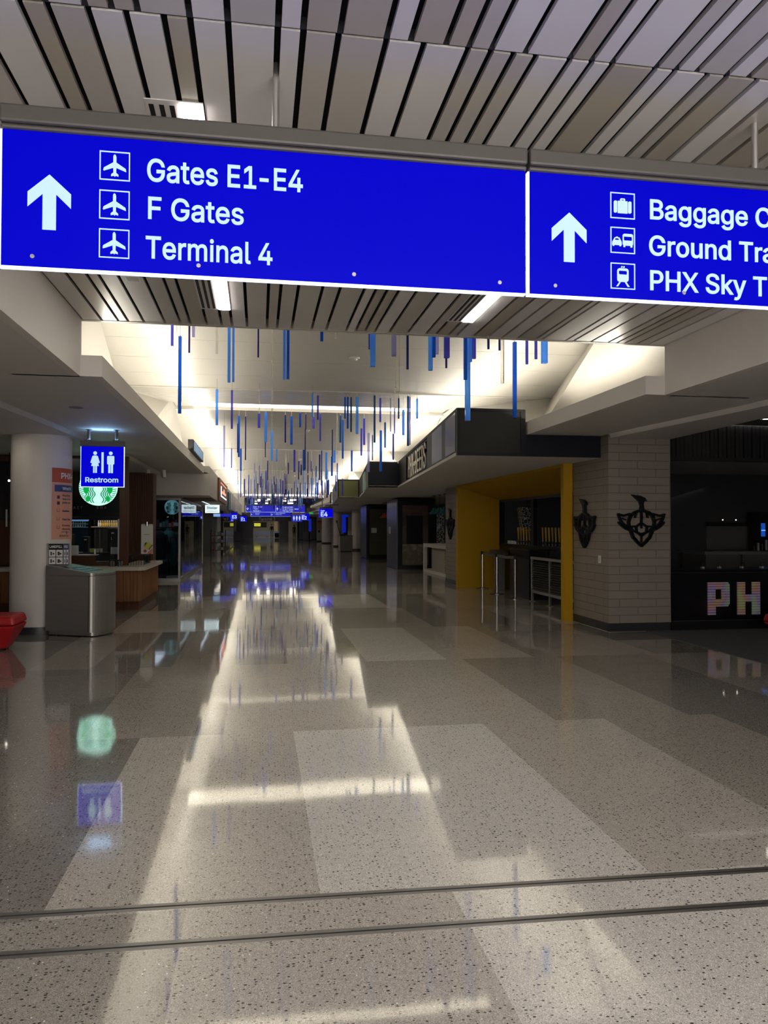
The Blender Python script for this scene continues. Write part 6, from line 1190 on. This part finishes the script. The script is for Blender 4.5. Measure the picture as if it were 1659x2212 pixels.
# the bar with striped letters
def phx_bar():
    t = thing('striped_bar', 'black bar front with big striped P and H letters at the right edge', 'bar', (8, 11.2, 0))
    part('front_panel', BLACKG, t, lambda b: b.box(6.47, 10.95, 11.15, 11.25, .151, .905)); part('kick_panel', BLACK, t, lambda b: b.box(6.47, 10.95, 11.16, 11.25, .009, .15))
    part('edge_line', FRAMEG, t, lambda b: (b.box(6.47, 10.95, 11.142, 11.1499, .145, .150), b.box(6.47, 10.95, 11.145, 11.1499, .909, .915), b.box(6.47, 10.95, 11.13, 11.1499, 0, .006)))
    part('bar_top', BLACKG, t, lambda b: b.box(6.47, 10.95, 11.12, 11.75, .9155, .962))
    LT = [[(7.09,.757),(7.44,.757),(7.47,.722),(7.47,.415),(7.44,.372),(7.225,.372),(7.225,.236),(7.09,.236)], [(7.222,.645),(7.222,.485),(7.332,.485),(7.332,.645)],
          [(7.61,.755),(7.745,.755),(7.745,.555),(7.87,.555),(7.87,.755),(8.01,.755),(8.01,.232),(7.87,.232),(7.87,.442),(7.745,.442),(7.745,.232),(7.61,.232)]]
    sm = M('iridescent_stripe', (.3,.25,.25), .3); n, l = nt(sm); bs = n['Principled BSDF']
    g = n.new('ShaderNodeNewGeometry'); s = n.new('ShaderNodeSeparateXYZ'); l.new(g.outputs['Position'], s.inputs[0])
    mz = n.new('ShaderNodeMath'); mz.operation = 'MULTIPLY'; mz.inputs[1].default_value = 1/.0415; l.new(s.outputs[2], mz.inputs[0])
    fr = n.new('ShaderNodeMath'); fr.operation = 'FRACT'; l.new(mz.outputs[0], fr.inputs[0]); fl = n.new('ShaderNodeMath'); fl.operation = 'FLOOR'; l.new(mz.outputs[0], fl.inputs[0])
    nz = n.new('ShaderNodeTexNoise'); nz.inputs['Scale'].default_value = 4.5; nz.inputs['Detail'].default_value = 0; l.new(g.outputs['Position'], nz.inputs['Vector'])
    cr = n.new('ShaderNodeValToRGB'); e = cr.color_ramp.elements
    e[0].position, e[0].color = .30, (.30,.34,.12,1); e[1].position, e[1].color = .70, (.22,.32,.22,1)
    for p, c in ((.40,(.34,.19,.08,1)),(.50,(.36,.15,.20,1)),(.58,(.16,.16,.42,1)),(.64,(.27,.17,.38,1))): x = cr.color_ramp.elements.new(p); x.color = c
    l.new(nz.outputs['Fac'], cr.inputs[0])
    lt = n.new('ShaderNodeMath'); lt.operation = 'LESS_THAN'; lt.inputs[1].default_value = .18; l.new(fr.outputs[0], lt.inputs[0])
    mx = n.new('ShaderNodeMix'); mx.data_type = 'RGBA'; l.new(lt.outputs[0], mx.inputs[0]); l.new(cr.outputs[0], mx.inputs[6]); mx.inputs[7].default_value = (.62,.60,.56,1)
    l.new(mx.outputs[2], bs.inputs['Base Color']); l.new(mx.outputs[2], bs.inputs['Emission Color']); bs.inputs['Emission Strength'].default_value = .05
    for ps in ([LT[0], LT[1]], [LT[2]]):
        b = MB(); flat_polys(b, ps, (0,11.1495,0), (1,0,0), (0,0,1), .02); b.build('letter', sm, t)
    t = thing('bar_header', 'black ribbed header hanging over the striped-letter bar', 'header', (8, 11.3, 2.7))
    part('beam', CHAR, t, lambda b: b.box(6.47, 10.95, 11.2, 11.3, 2.71, 2.765)); part('ribbed_panel', M('ribbed_black', (.004,.004,.005), .6), t, lambda b: [b.box(6.47+k*.075, 6.53+k*.075, 11.24+.01*(k % 2), 11.30, 2.7655, 3.299) for k in range(60)])
phx_bar()
b = MB(); b.box(6.47, 11, 14.6, 14.7, 0, 3.3); b.box(6.9, 6.92, 12.62, 14.6, 0, 3.3); b.box(6.451, 6.468, 11.26, 12.4, 0, 3.3); b.box(6.45, 11, 11.3, 14.7, 3.301, 3.34); struct(b.build('wall_bar', DKINT))
def bar_inside():
    t = thing('back_counter', 'dim back counter behind the striped-letter bar', 'counter', (9.6, 14, 0))
    part('top', M('dim_steel', (.13,.125,.12), .4), t, lambda b: b.box(8.6, 10.95, 13.6, 14.55, 1.10, 1.16)); part('cabinet', M('dim_cabinet', (.085,.082,.078), .5), t, lambda b: [b.box(x, x+.75, 13.65, 14.5, 0, 1.0995) for x in (8.65,9.45,10.2)])
    t = thing('wall_panel', 'dim grey splashback on the wall behind the striped-letter bar', 'panel', (10, 14.55, 1.2))
    part('board', M('splashback', (.085,.083,.082), .4), t, lambda b: b.box(9.25, 10.95, 14.57, 14.599, 1.17, 1.66)); part('rail', CHAR, t, lambda b: b.box(9.25, 10.95, 14.5, 14.569, 1.66, 1.70))
    t = thing('upper_shelf', 'dark upper shelf with glasses on the bar back wall', 'shelf', (10, 14.5, 1.8))
    part('board', CHAR, t, lambda b: b.box(9.25, 10.05, 14.35, 14.599, 1.72, 1.75)); part('lamp_dot', SPOT, t, lambda b: [b.cyl((x,14.34,1.79),(x,14.349,1.79),.009) for x in (9.48,9.78)])
    for k in range(7):
        x = 9.95+.09*k; h = (.10,.16,.14,.22,.19,.24,.15)[k]
        o = MB(); o.cyl((x,14.0,1.1605),(x,14.0,1.16+h),.03,n=12); tag(o.build('bar_bottle', GREYC if k % 2 else CHAR), 'dim bottle on the back counter, %s from the left' % ordw(k+1), 'bottle', 'bottles on the back counter')
    for k, x in enumerate((7.25, 7.55, 7.96, 8.33)):
        t = thing('napkin_caddy', 'small chrome caddy on the bar top, %s from the left' % ordw(k+1), 'caddy', (x, 11.55, .962), 'chrome caddies on the bar top')
        part('frame', CHROME, t, lambda b: (b.box(x-.03, x+.03, 11.5, 11.505, 1.04, 1.05), b.box(x-.03, x-.026, 11.5, 11.505, .9625, 1.0395), b.box(x+.026, x+.03, 11.5, 11.505, .9625, 1.0395)))
        part('napkins', PAPER, t, lambda b: b.box(x-.02, x+.02, 11.51, 11.56, .9625, .985))
    t = thing('beer_tower', 'dispenser with a blue lit screen at the right edge behind the bar', 'dispenser', (10.3, 14.1, 1.16))
    part('body', BLACK, t, lambda b: b.box(10.1, 10.6, 14.05, 14.4, 1.1605, 1.95)); part('screen', M('blue_screen', (.02,.08,.3), .3, emit=(.01,.10,.60), es=.6), t, lambda b: b.box(10.14, 10.23, 14.04, 14.0495, 1.45, 1.72)); part('screen_line', M('blue_line', (.3,.5,.8), .3, emit=(.2,.5,1.0), es=.9), t, lambda b: b.box(10.14, 10.23, 14.035, 14.0399, 1.565, 1.585))
bar_inside()
area('bar_back_lamp', (9.6, 13.6, 3.2), (0,.3,-1), 1, .3, 1.2, (1,.93,.85))

# stalls farther along
def display_counter():
    t = thing('display_counter', 'white framed display counter with coloured panels beside the farther tiled pillar', 'counter', (6.3, 25, 0))
    part('frame', COLW, t, lambda b: (b.box(5.95, 6.6, 22.3, 27.2, .90, 1.02), b.box(5.95, 6.6, 22.3, 27.2, 0, .10), b.box(5.95, 6.05, 27.0, 27.2, .1005, .8995)))
    part('panel', M('pale_mint', (.10,.24,.20), .6), t, lambda b: b.box(6.2, 6.25, 22.3, 24.3, .1005, .8995)); part('panel', STONE, t, lambda b: b.box(6.2, 6.25, 24.9, 26.9, .1005, .8995)); part('patterned_strip', checker_marks('strip_pattern', (.04,.035,.03), (.45,.33,.05), 9, .12), t, lambda b: (b.box(6.18, 6.25, 24.32, 24.55, .1005, .8995), b.box(6.18, 6.25, 24.6, 24.85, .1005, .8995)))
    t = thing('angled_board', 'tilted pale board on top of the white display counter', 'screen', (6.3, 23.5, 1.02))
    part('face', M('glowing_pale_board', (.45,.55,.62), .4, emit=(.12,.18,.24), es=.6), t, lambda b: b.prism([(6.05,22.9,1.05),(6.5,22.9,1.30),(6.5,24.2,1.30),(6.05,24.2,1.05)], [(6.04,22.9,1.07),(6.49,22.9,1.32),(6.49,24.2,1.32),(6.04,24.2,1.07)])); part('stand', BLACK, t, lambda b: b.box(6.2, 6.3, 23.3, 23.8, 1.0205, 1.14))  # a plain tilted board; its faint glow is put into the material
display_counter()
def pend(x, y, zb, m, label, group, r=.17, zc=2.749):
    t = thing('pendant_lamp', label, 'pendant lamp', (x, y, zb), group)
    part('shade', m, t, lambda b: b.lathe([(r,0),(r*.92,.05),(r*.45,.13),(r*.4,.20),(.02,.215)], (x,y,zb), 20), smooth=True); part('cord', BLACK, t, lambda b: b.cyl((x,y,zb+.215),(x,y,zc-.02),.006,n=6)); part('canopy', BLACK, t, lambda b: b.cyl((x,y,zc-.02),(x,y,zc),.06))
for k in range(4): pend(6.22, 26.6-k*.8, 2.08, TEALM, 'teal bell pendant over the display counter, %s from the left' % ordw(k+1), 'teal pendants')
for k in range(4): pend(5.80, 35.2-k*.6, 2.03, REDM, 'red bell pendant between the two dark kiosks, %s from the left' % ordw(k+1), 'red pendants', .17)
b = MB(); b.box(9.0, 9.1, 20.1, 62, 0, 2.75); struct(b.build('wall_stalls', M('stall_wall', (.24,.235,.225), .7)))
t = thing('stall_shelving', 'pale shelving with a blue bag inside the stall beside the teal pendants', 'shelving', (8.6, 26, 0))
part('upright', ALU, t, lambda b: [b.box(8.55, 8.6, y, y+.05, 0, 2.3) for y in (22.5,24.5,26.5,28.5,30.5)]); part('shelf', ALU, t, lambda b: [b.box(8.4, 8.8, 22.5, 30.55, z, z+.03) for z in (1.0,1.5,2.0)])
tag(MB().box(7.5, 7.85, 23.6, 24.8, 1.0005, 1.5).build('blue_bag', M('blue_cloth', (.02,.05,.2), .8), bevel=.05), 'blue bag on the steel counter inside the stall beside the teal pendants', 'bag')
t = thing('prep_counter', 'steel prep counter inside the stall behind the dark kiosk', 'counter', (8, 27, 0))
part('top', STEEL, t, lambda b: b.box(7.4, 8.2, 22.5, 31, .95, 1.0)); part('body', GREYC, t, lambda b: b.box(7.5, 8.2, 22.5, 31, 0, .9495))
area('stall_lamp', (7.6, 25.5, 2.7), (.2,0,-1), .4, 4, 7, (1,.95,.88))
def lattice(x, y0, y1, z0, z1, label):
    t = thing('patterned_post', label, 'post', (x, (y0+y1)/2, z0))
    part('body', checker_marks('lattice_'+str(y0), (.010,.010,.013), (.36,.35,.34), 11, .08), t, lambda b: b.box(x, x+.3, y0, y1, z0, z1)); part('cap', BLACK, t, lambda b: b.box(x-.02, x+.32, y0-.02, y1+.02, z1+.0005, z1+.05)); part('foot', BLACK, t, lambda b: b.box(x, x+.3, y0, y1, 0, z0-.0005))
lattice(6.75, 28.45, 29.2, .9, 2.3, 'black post with white maze pattern right of the dark kiosk')
lattice(6.9, 36.2, 37.0, .9, 2.5, 'farther black post with white maze pattern beside the olive door')
def kiosk1():
    t = thing('dark_kiosk', 'black framed kiosk pier with a blank screen over patterned tiles', 'kiosk', (5.9, 29.5, 0))
    part('carcass', BLACK, t, lambda b: b.box(5.22, 6.68, 28.46, 30.7, 0, 2.68)); part('side_panel', M('blue_grey_metal', (.10,.105,.14), .3, .5), t, lambda b: b.box(5.19, 5.2195, 28.44, 30.7, .02, 2.66))
    part('frame', BLACKG, t, lambda b: (b.box(5.22, 5.40, 28.40, 28.459, 0, 2.68), b.box(6.42, 6.68, 28.40, 28.459, 0, 2.68), b.box(5.4005, 6.4195, 28.40, 28.459, 2.45, 2.68), b.box(5.4005, 6.4195, 28.40, 28.459, 0, .16)))
    part('patterned_board', zigzag('brown_zigzag', (.085,.045,.032), (.045,.022,.018)), t, lambda b: b.box(5.4005, 6.4195, 28.43, 28.459, .95, 2.4495)); part('screen', BLACKG, t, lambda b: b.box(5.56, 6.2, 28.41, 28.4299, .97, 2.05))
    part('tile_panel', zigzag('cement_tile', (.30,.26,.17), (.10,.085,.06)), t, lambda b: b.box(5.4005, 6.4195, 28.43, 28.459, .161, .949))
    part('note', PAPER, t, lambda b: b.box(5.183, 5.1895, 29.8, 30.2, 1.35, 1.62))
kiosk1()
def kiosk2():
    t = thing('dark_kiosk', 'farther black kiosk pier with an olive door and a paper note', 'kiosk', (6, 38.5, 0))
    part('carcass', BLACK, t, lambda b: b.box(5.38, 7.4, 37.86, 40.0, 0, 2.70)); part('side_panel', M('blue_sheen_metal', (.06,.075,.16), .25, .6), t, lambda b: b.box(5.34, 5.3795, 37.84, 40.0, .02, 2.68))
    d = part('door', M('olive_door', (.055,.06,.032), .6), t, lambda b: b.box(5.52, 6.75, 37.82, 37.859, .20, 2.50)); part('note', PAPER, d, lambda b: b.box(5.60, 5.88, 37.81, 37.8199, 1.30, 1.55)); part('door_seam', BLACK, d, lambda b: b.box(5.52, 6.75, 37.815, 37.8199, .80, .81))
    t = thing('wall_shelf', 'narrow pale ledge sticking out between the two dark kiosks', 'shelf', (7, 34, .95))
    part('board', ALU, t, lambda b: b.box(6.85, 7.6, 33.5, 36.0, .98, 1.03)); part('leg', BLACK, t, lambda b: [b.box(7.4, 7.45, y, y+.05, 0, .9795) for y in (33.6, 35.8)])
kiosk2()
tag(MB().box(7.45, 8.9, 43.5, 43.6, .0, 2.749).build('dim_partition', M('dim_plaster', (.16,.15,.14), .7)), 'dim partition right of the farther white column', 'partition')
column(6.68, 51.2, .44, 2.749, 'round white column beside the blue lit frame, nearest of the far ones', 'far round columns')
column(6.26, 60.3, .40, 2.749, 'round white column behind the grey waste bin on the far right', 'far round columns')
column(6.30, 71.5, .44, 2.749, 'round white column under the Gate E4 sign', 'far round columns')
def dbin():
    t = thing('waste_bin', 'grey waste bin with a black bag on top before the far white column', 'waste bin', (5.4, 48.5, 0))
    part('body', GREYC, t, lambda b: b.box(5.15, 5.95, 48.4, 49.6, .04, 1.0)); part('plinth', BLACK, t, lambda b: b.box(5.2, 5.9, 48.45, 49.55, 0, .0395)); part('lid', FRAMEG, t, lambda b: b.box(5.13, 5.97, 48.38, 49.62, 1.0005, 1.04)); part('back_sign', PAPER, t, lambda b: b.box(5.75, 6.0, 49.3, 49.4, 1.0405, 1.32))
    tag(MB().ball((5.5,49.0,1.135), .16, 16, .58).build('black_bag', RUBBER, smooth=True), 'crumpled black bag lying on the grey far waste bin', 'bag')
    t = thing('long_handled_dustpan', 'thin black long-handled dustpan lying on top of the grey far waste bin', 'dustpan', (5.06, 48.2, 0))
    part('handle', BLACK, t, lambda b: b.cyl((5.17,48.6,1.07),(4.95,48.5,1.85),.018)); part('grip', BLACK, t, lambda b: b.cyl((4.95,48.5,1.8501),(4.92,48.5,2.0),.04)); part('pan', BLACK, t, lambda b: b.box(5.16, 5.36, 48.5, 48.9, 1.041, 1.09))
dbin()
def blue_frame(px0, px1, py0, py1, Y, label, full):
    p, q = at(px0, py1, Y), at(px1, py0, Y)
    t = thing('blue_display_board', label, 'display', ((p.x+q.x)/2, Y, p.z)); m = M('blue_lit_frame', (.0,.02,.3), .4, emit=(.002,.012,.30), es=.9)
    w = .28
    part('upright', m, t, lambda b: b.box(p.x, p.x+w, Y, Y+.1, p.z, q.z))
    if full: part('header', m, t, lambda b: b.box(p.x+w+.001, q.x, Y, Y+.1, q.z-w*.6, q.z))
    part('back_plate', CHAR, t, lambda b: b.box(p.x, q.x, Y+.101, Y+.2, 0, q.z))
blue_frame(739, 752, 1112, 1152, 56, 'tall blue lit display frame between two far white columns', True)
blue_frame(667, 670, 1121, 1148, 82, 'thin blue lit upright below the Gate E2 sign', False)
t = thing('wall_panel', 'pale far wall panel with an orange poster and a small dark box', 'panel', (6.3, 79, 0))
part('board', COLW, t, lambda b: b.box(6.0, 7.0, 79.5, 79.7, .12, 2.749)); part('base', BASEB, t, lambda b: b.box(6.0, 7.0, 79.49, 79.7, 0, .1195)); part('poster', PEACH, t, lambda b: b.box(6.05, 6.6, 79.48, 79.4995, 1.35, 2.2)); part('poster_header', POSTR, t, lambda b: b.box(6.05, 6.6, 79.47, 79.4799, 2.02, 2.2)); part('dark_box', BLACK, t, lambda b: b.box(6.15, 6.3, 79.4, 79.4995, .95, 1.2))
t = thing('wall_panel', 'grey far door panel behind the blue lit upright', 'panel', (5.6, 86, 0))
part('board', GREYC, t, lambda b: b.box(4.7, 7.2, 90, 90.2, .05, 2.7)); part('seam', BLACK, t, lambda b: [b.box(x, x+.04, 89.99, 89.9995, .05, 2.7) for x in (5.3, 6.0, 6.6)]); part('base', BLACK, t, lambda b: b.box(4.7, 7.2, 89.99, 90.2, 0, .0495))
small_bin(656, 673, 1168, 84.5, 1.05, 'distant grey waste bin below the Gate E2 sign')
tag(MB().ball((6.98, 40.6, 2.66), .085, 16).build('ceiling_dome_camera', BLACK, smooth=True), 'small black dome camera under the far stall ceiling', 'camera')
b = MB(); b.box(6.9, 8.9, 62.3, 62.4, 0, 2.75); b.box(7.4, 7.5, 62.4, FAR, 0, 2.8); struct(b.build('wall_right_rear', SOFF))
b = MB(); b.box(-3.4, -3.3, 62.4, FAR, 0, 2.75); struct(b.build('wall_left_rear', SOFF))
# lamps of the far low hall
for k, (px, py, el) in enumerate(((559,1080,1),(553,1088,0),(576,1087,0),(580,1076,0),(615,1082,0),(633,1080,2),(627,1087,2))):
    Y = max(64.2, 2.2*1637/(1136-py)); p = at(px, py, Y); p.z = min(p.z, 3.86)
    t = thing('ceiling_lamp', 'bright lamp under the far dark ceiling, %s from the left' % ordw((1,2,3,4,5,7,6)[k] if k != 0 else 2) if k not in (0, 1) else ('bright oblong lamp under the far dark ceiling above the distant blue sign', 'bright lamp under the far dark ceiling, leftmost')[k], 'lamp', (p.x, Y, p.z), 'lamps under the far dark ceiling')
    w = .13 if el != 2 else .26
    part('lamp_glass', SPOT, t, lambda b: b.box(p.x-w, p.x+w, Y-.5*(el == 1)-.1, Y+.12, p.z-.05-.06*(el == 1), p.z+.05), bevel=.04); part('stem', BLACK, t, lambda b: b.cyl((p.x,Y,p.z+.05),(p.x,Y,3.98),.015))
for y in (70, 84, 97): area('far_hall_lamp', (2.0, y, 3.9), (0,0,-1), 3, 2, 22, (1,.95,.9))
area('beyond_lamp', (1.2, 111, 3.1), (0,.25,-1), 5, 3, 150, (1,.93,.78))
t = thing('lit_display', 'yellow green lit display in the bright hall beyond the end wall', 'display', (.2, 115, 1.8))
p, q = at(549, 1137, 115.8), at(563, 1130, 115.8)
part('panel', M('yellow_lit', (.5,.5,.05), .4, emit=(.75,.72,.05), es=.6), t, lambda b: b.box(p.x, q.x, 115.8, 115.9, p.z, q.z)); part('frame', BLACK, t, lambda b: b.box(p.x-.1, q.x+.9, 115.91, 115.99, p.z-.15, q.z+.15))
p, q = at(592, 1139, 115.5), at(600, 1126, 115.5)
tag(MB().box(p.x, q.x, 115.5, 115.9, 0, q.z+.4).build('cream_panel', M('cream_panel', (.62,.48,.28), .6)), 'cream panel in the bright hall behind the walking person', 'panel')
p, q = at(550, 1158, 113), at(602, 1149, 113)
t = thing('blue_barrier', 'low bluish barrier run in the hall beyond the end wall', 'barrier', ((p.x+q.x)/2, 113, 0))
part('panel', M('slate_blue', (.09,.11,.19), .6), t, lambda b: b.box(p.x, q.x, 113, 113.1, .12, .85)); part('foot', BLACK, t, lambda b: [b.box(x, x+.1, 112.9, 113.2, 0, .1195) for x in (p.x+.2, (p.x+q.x)/2, q.x-.3)])

# ================================================================== PEOPLE
def person(x, y, h, top, legs, skin, label, stride=.12, case=False):
    t = thing('person', label, 'person', (x, y, 0))
    k = h/1.75
    J = {}
    V, E, Rr = [], [], []
    def v(n, px, py, pz, r, to=None):
        J[n] = len(V); V.append(Vector((px*k, py*k, pz*k))); Rr.append(r*k)
        if to is not None: E.append((J[to], J[n]))
    v('pel',0,0,.95,.13); v('waist',0,0,1.1,.12,'pel'); v('chest',0,0,1.32,.145,'waist'); v('neck',0,0,1.47,.055,'chest'); v('head0',0,-.01,1.56,.075,'neck'); v('head1',0,-.015,1.65,.095,'head0'); v('head2',0,-.01,1.72,.065,'head1'); v('nose',0,-.105,1.63,.012,'head1')
    for s, sd in ((-1,'l'),(1,'r')):
        f = stride*s
        v('hip'+sd, .09*s,0,.92,.095,'pel'); v('knee'+sd,.10*s,-f*.8,.50,.062,'hip'+sd); v('ank'+sd,.10*s,-f*.5,.09,.042,'knee'+sd); v('toe'+sd,.11*s,-f*.5-.15,.035,.033,'ank'+sd)
        v('sh'+sd,.17*s,0,1.41,.058,'chest'); v('elb'+sd,.23*s,.03,1.13,.042,'sh'+sd); v('wr'+sd,.235*s,-.05-f*.4,.88,.028,'elb'+sd); v('palm'+sd,.235*s,-.07-f*.4,.81,.028,'wr'+sd)
        for i in range(4): v('f%d%s' % (i,sd), .235*s+(i-1.5)*.004, -.10-f*.4+.022*i,.735-.006*abs(i-1.5),.009,'palm'+sd)
        v('th'+sd,.225*s,-.115-f*.4,.79,.010,'palm'+sd)
    me = bpy.data.meshes.new('body'); me.from_pydata([q[:] for q in V], E, []); o = bpy.data.objects.new('body', me); COL.objects.link(o); o.parent = t; ORG[o.name] = ORG[t.name]
    sk = o.modifiers.new('skin', 'SKIN'); sk.use_smooth_shade = True
    for i, r in enumerate(Rr): me.skin_vertices[0].data[i].radius = (r, r)
    me.skin_vertices[0].data[0].use_root = True
    o.modifiers.new('sub', 'SUBSURF').levels = 1
    # cloth and skin are split by height on the one body
    m = M('body_'+label[:12], skin, .6); n, l = nt(m); bs = n['Principled BSDF']; tc = n.new('ShaderNodeTexCoord'); sx = n.new('ShaderNodeSeparateXYZ'); l.new(tc.outputs['Object'], sx.inputs[0])
    cr = n.new('ShaderNodeValToRGB'); cr.color_ramp.interpolation = 'CONSTANT'; dv = n.new('ShaderNodeMath'); dv.operation = 'DIVIDE'; dv.inputs[1].default_value = h; l.new(sx.outputs[2], dv.inputs[0]); l.new(dv.outputs[0], cr.inputs[0])
    e = cr.color_ramp.elements; e[0].position = 0; e[0].color = (.02,.02,.02,1); e[1].position = .045; e[1].color = (*legs,1)
    for p, c in ((.58, top), (.845, skin)): el = e.new(p); el.color = (*c,1)
    l.new(cr.outputs[0], bs.inputs['Base Color']); me.materials.append(m)
    part('hair', M('hair_'+label[:12], (.02,.015,.012), .7), t, lambda b: b.lathe([(.098*k,1.655*k),(.105*k,1.70*k),(.085*k,1.76*k),(.03*k,1.785*k),(1e-3,1.787*k)], (x,y+.02,0), 16), smooth=True)
person(1.73, 104.0, 1.86, (.02,.02,.028), (.50,.44,.33), (.35,.22,.16), 'person in a dark top and pale trousers walking towards us before the bright opening')
person(4.70, 102.5, 1.78, (.012,.012,.015), (.014,.014,.018), (.10,.07,.06), 'person in dark clothes standing in the shade right of the far opening')
t = thing('suitcase', 'black upright suitcase beside the person in pale trousers', 'suitcase', (2.42, 104, 0))
part('shell', BLACK, t, lambda b: b.box(2.15, 2.72, 103.9, 104.2, .05, .66), bevel=.03); part('handle', ALU, t, lambda b: (b.cyl((2.3,104.05,.66),(2.3,104.05,.95),.012), b.cyl((2.57,104.05,.66),(2.57,104.05,.95),.012), b.cyl((2.3,104.05,.95),(2.57,104.05,.95),.014))); part('wheel', RUBBER, t, lambda b: [b.cyl((xx-.015,104.05,.025),(xx+.015,104.05,.025),.025) for xx in (2.22, 2.65)])
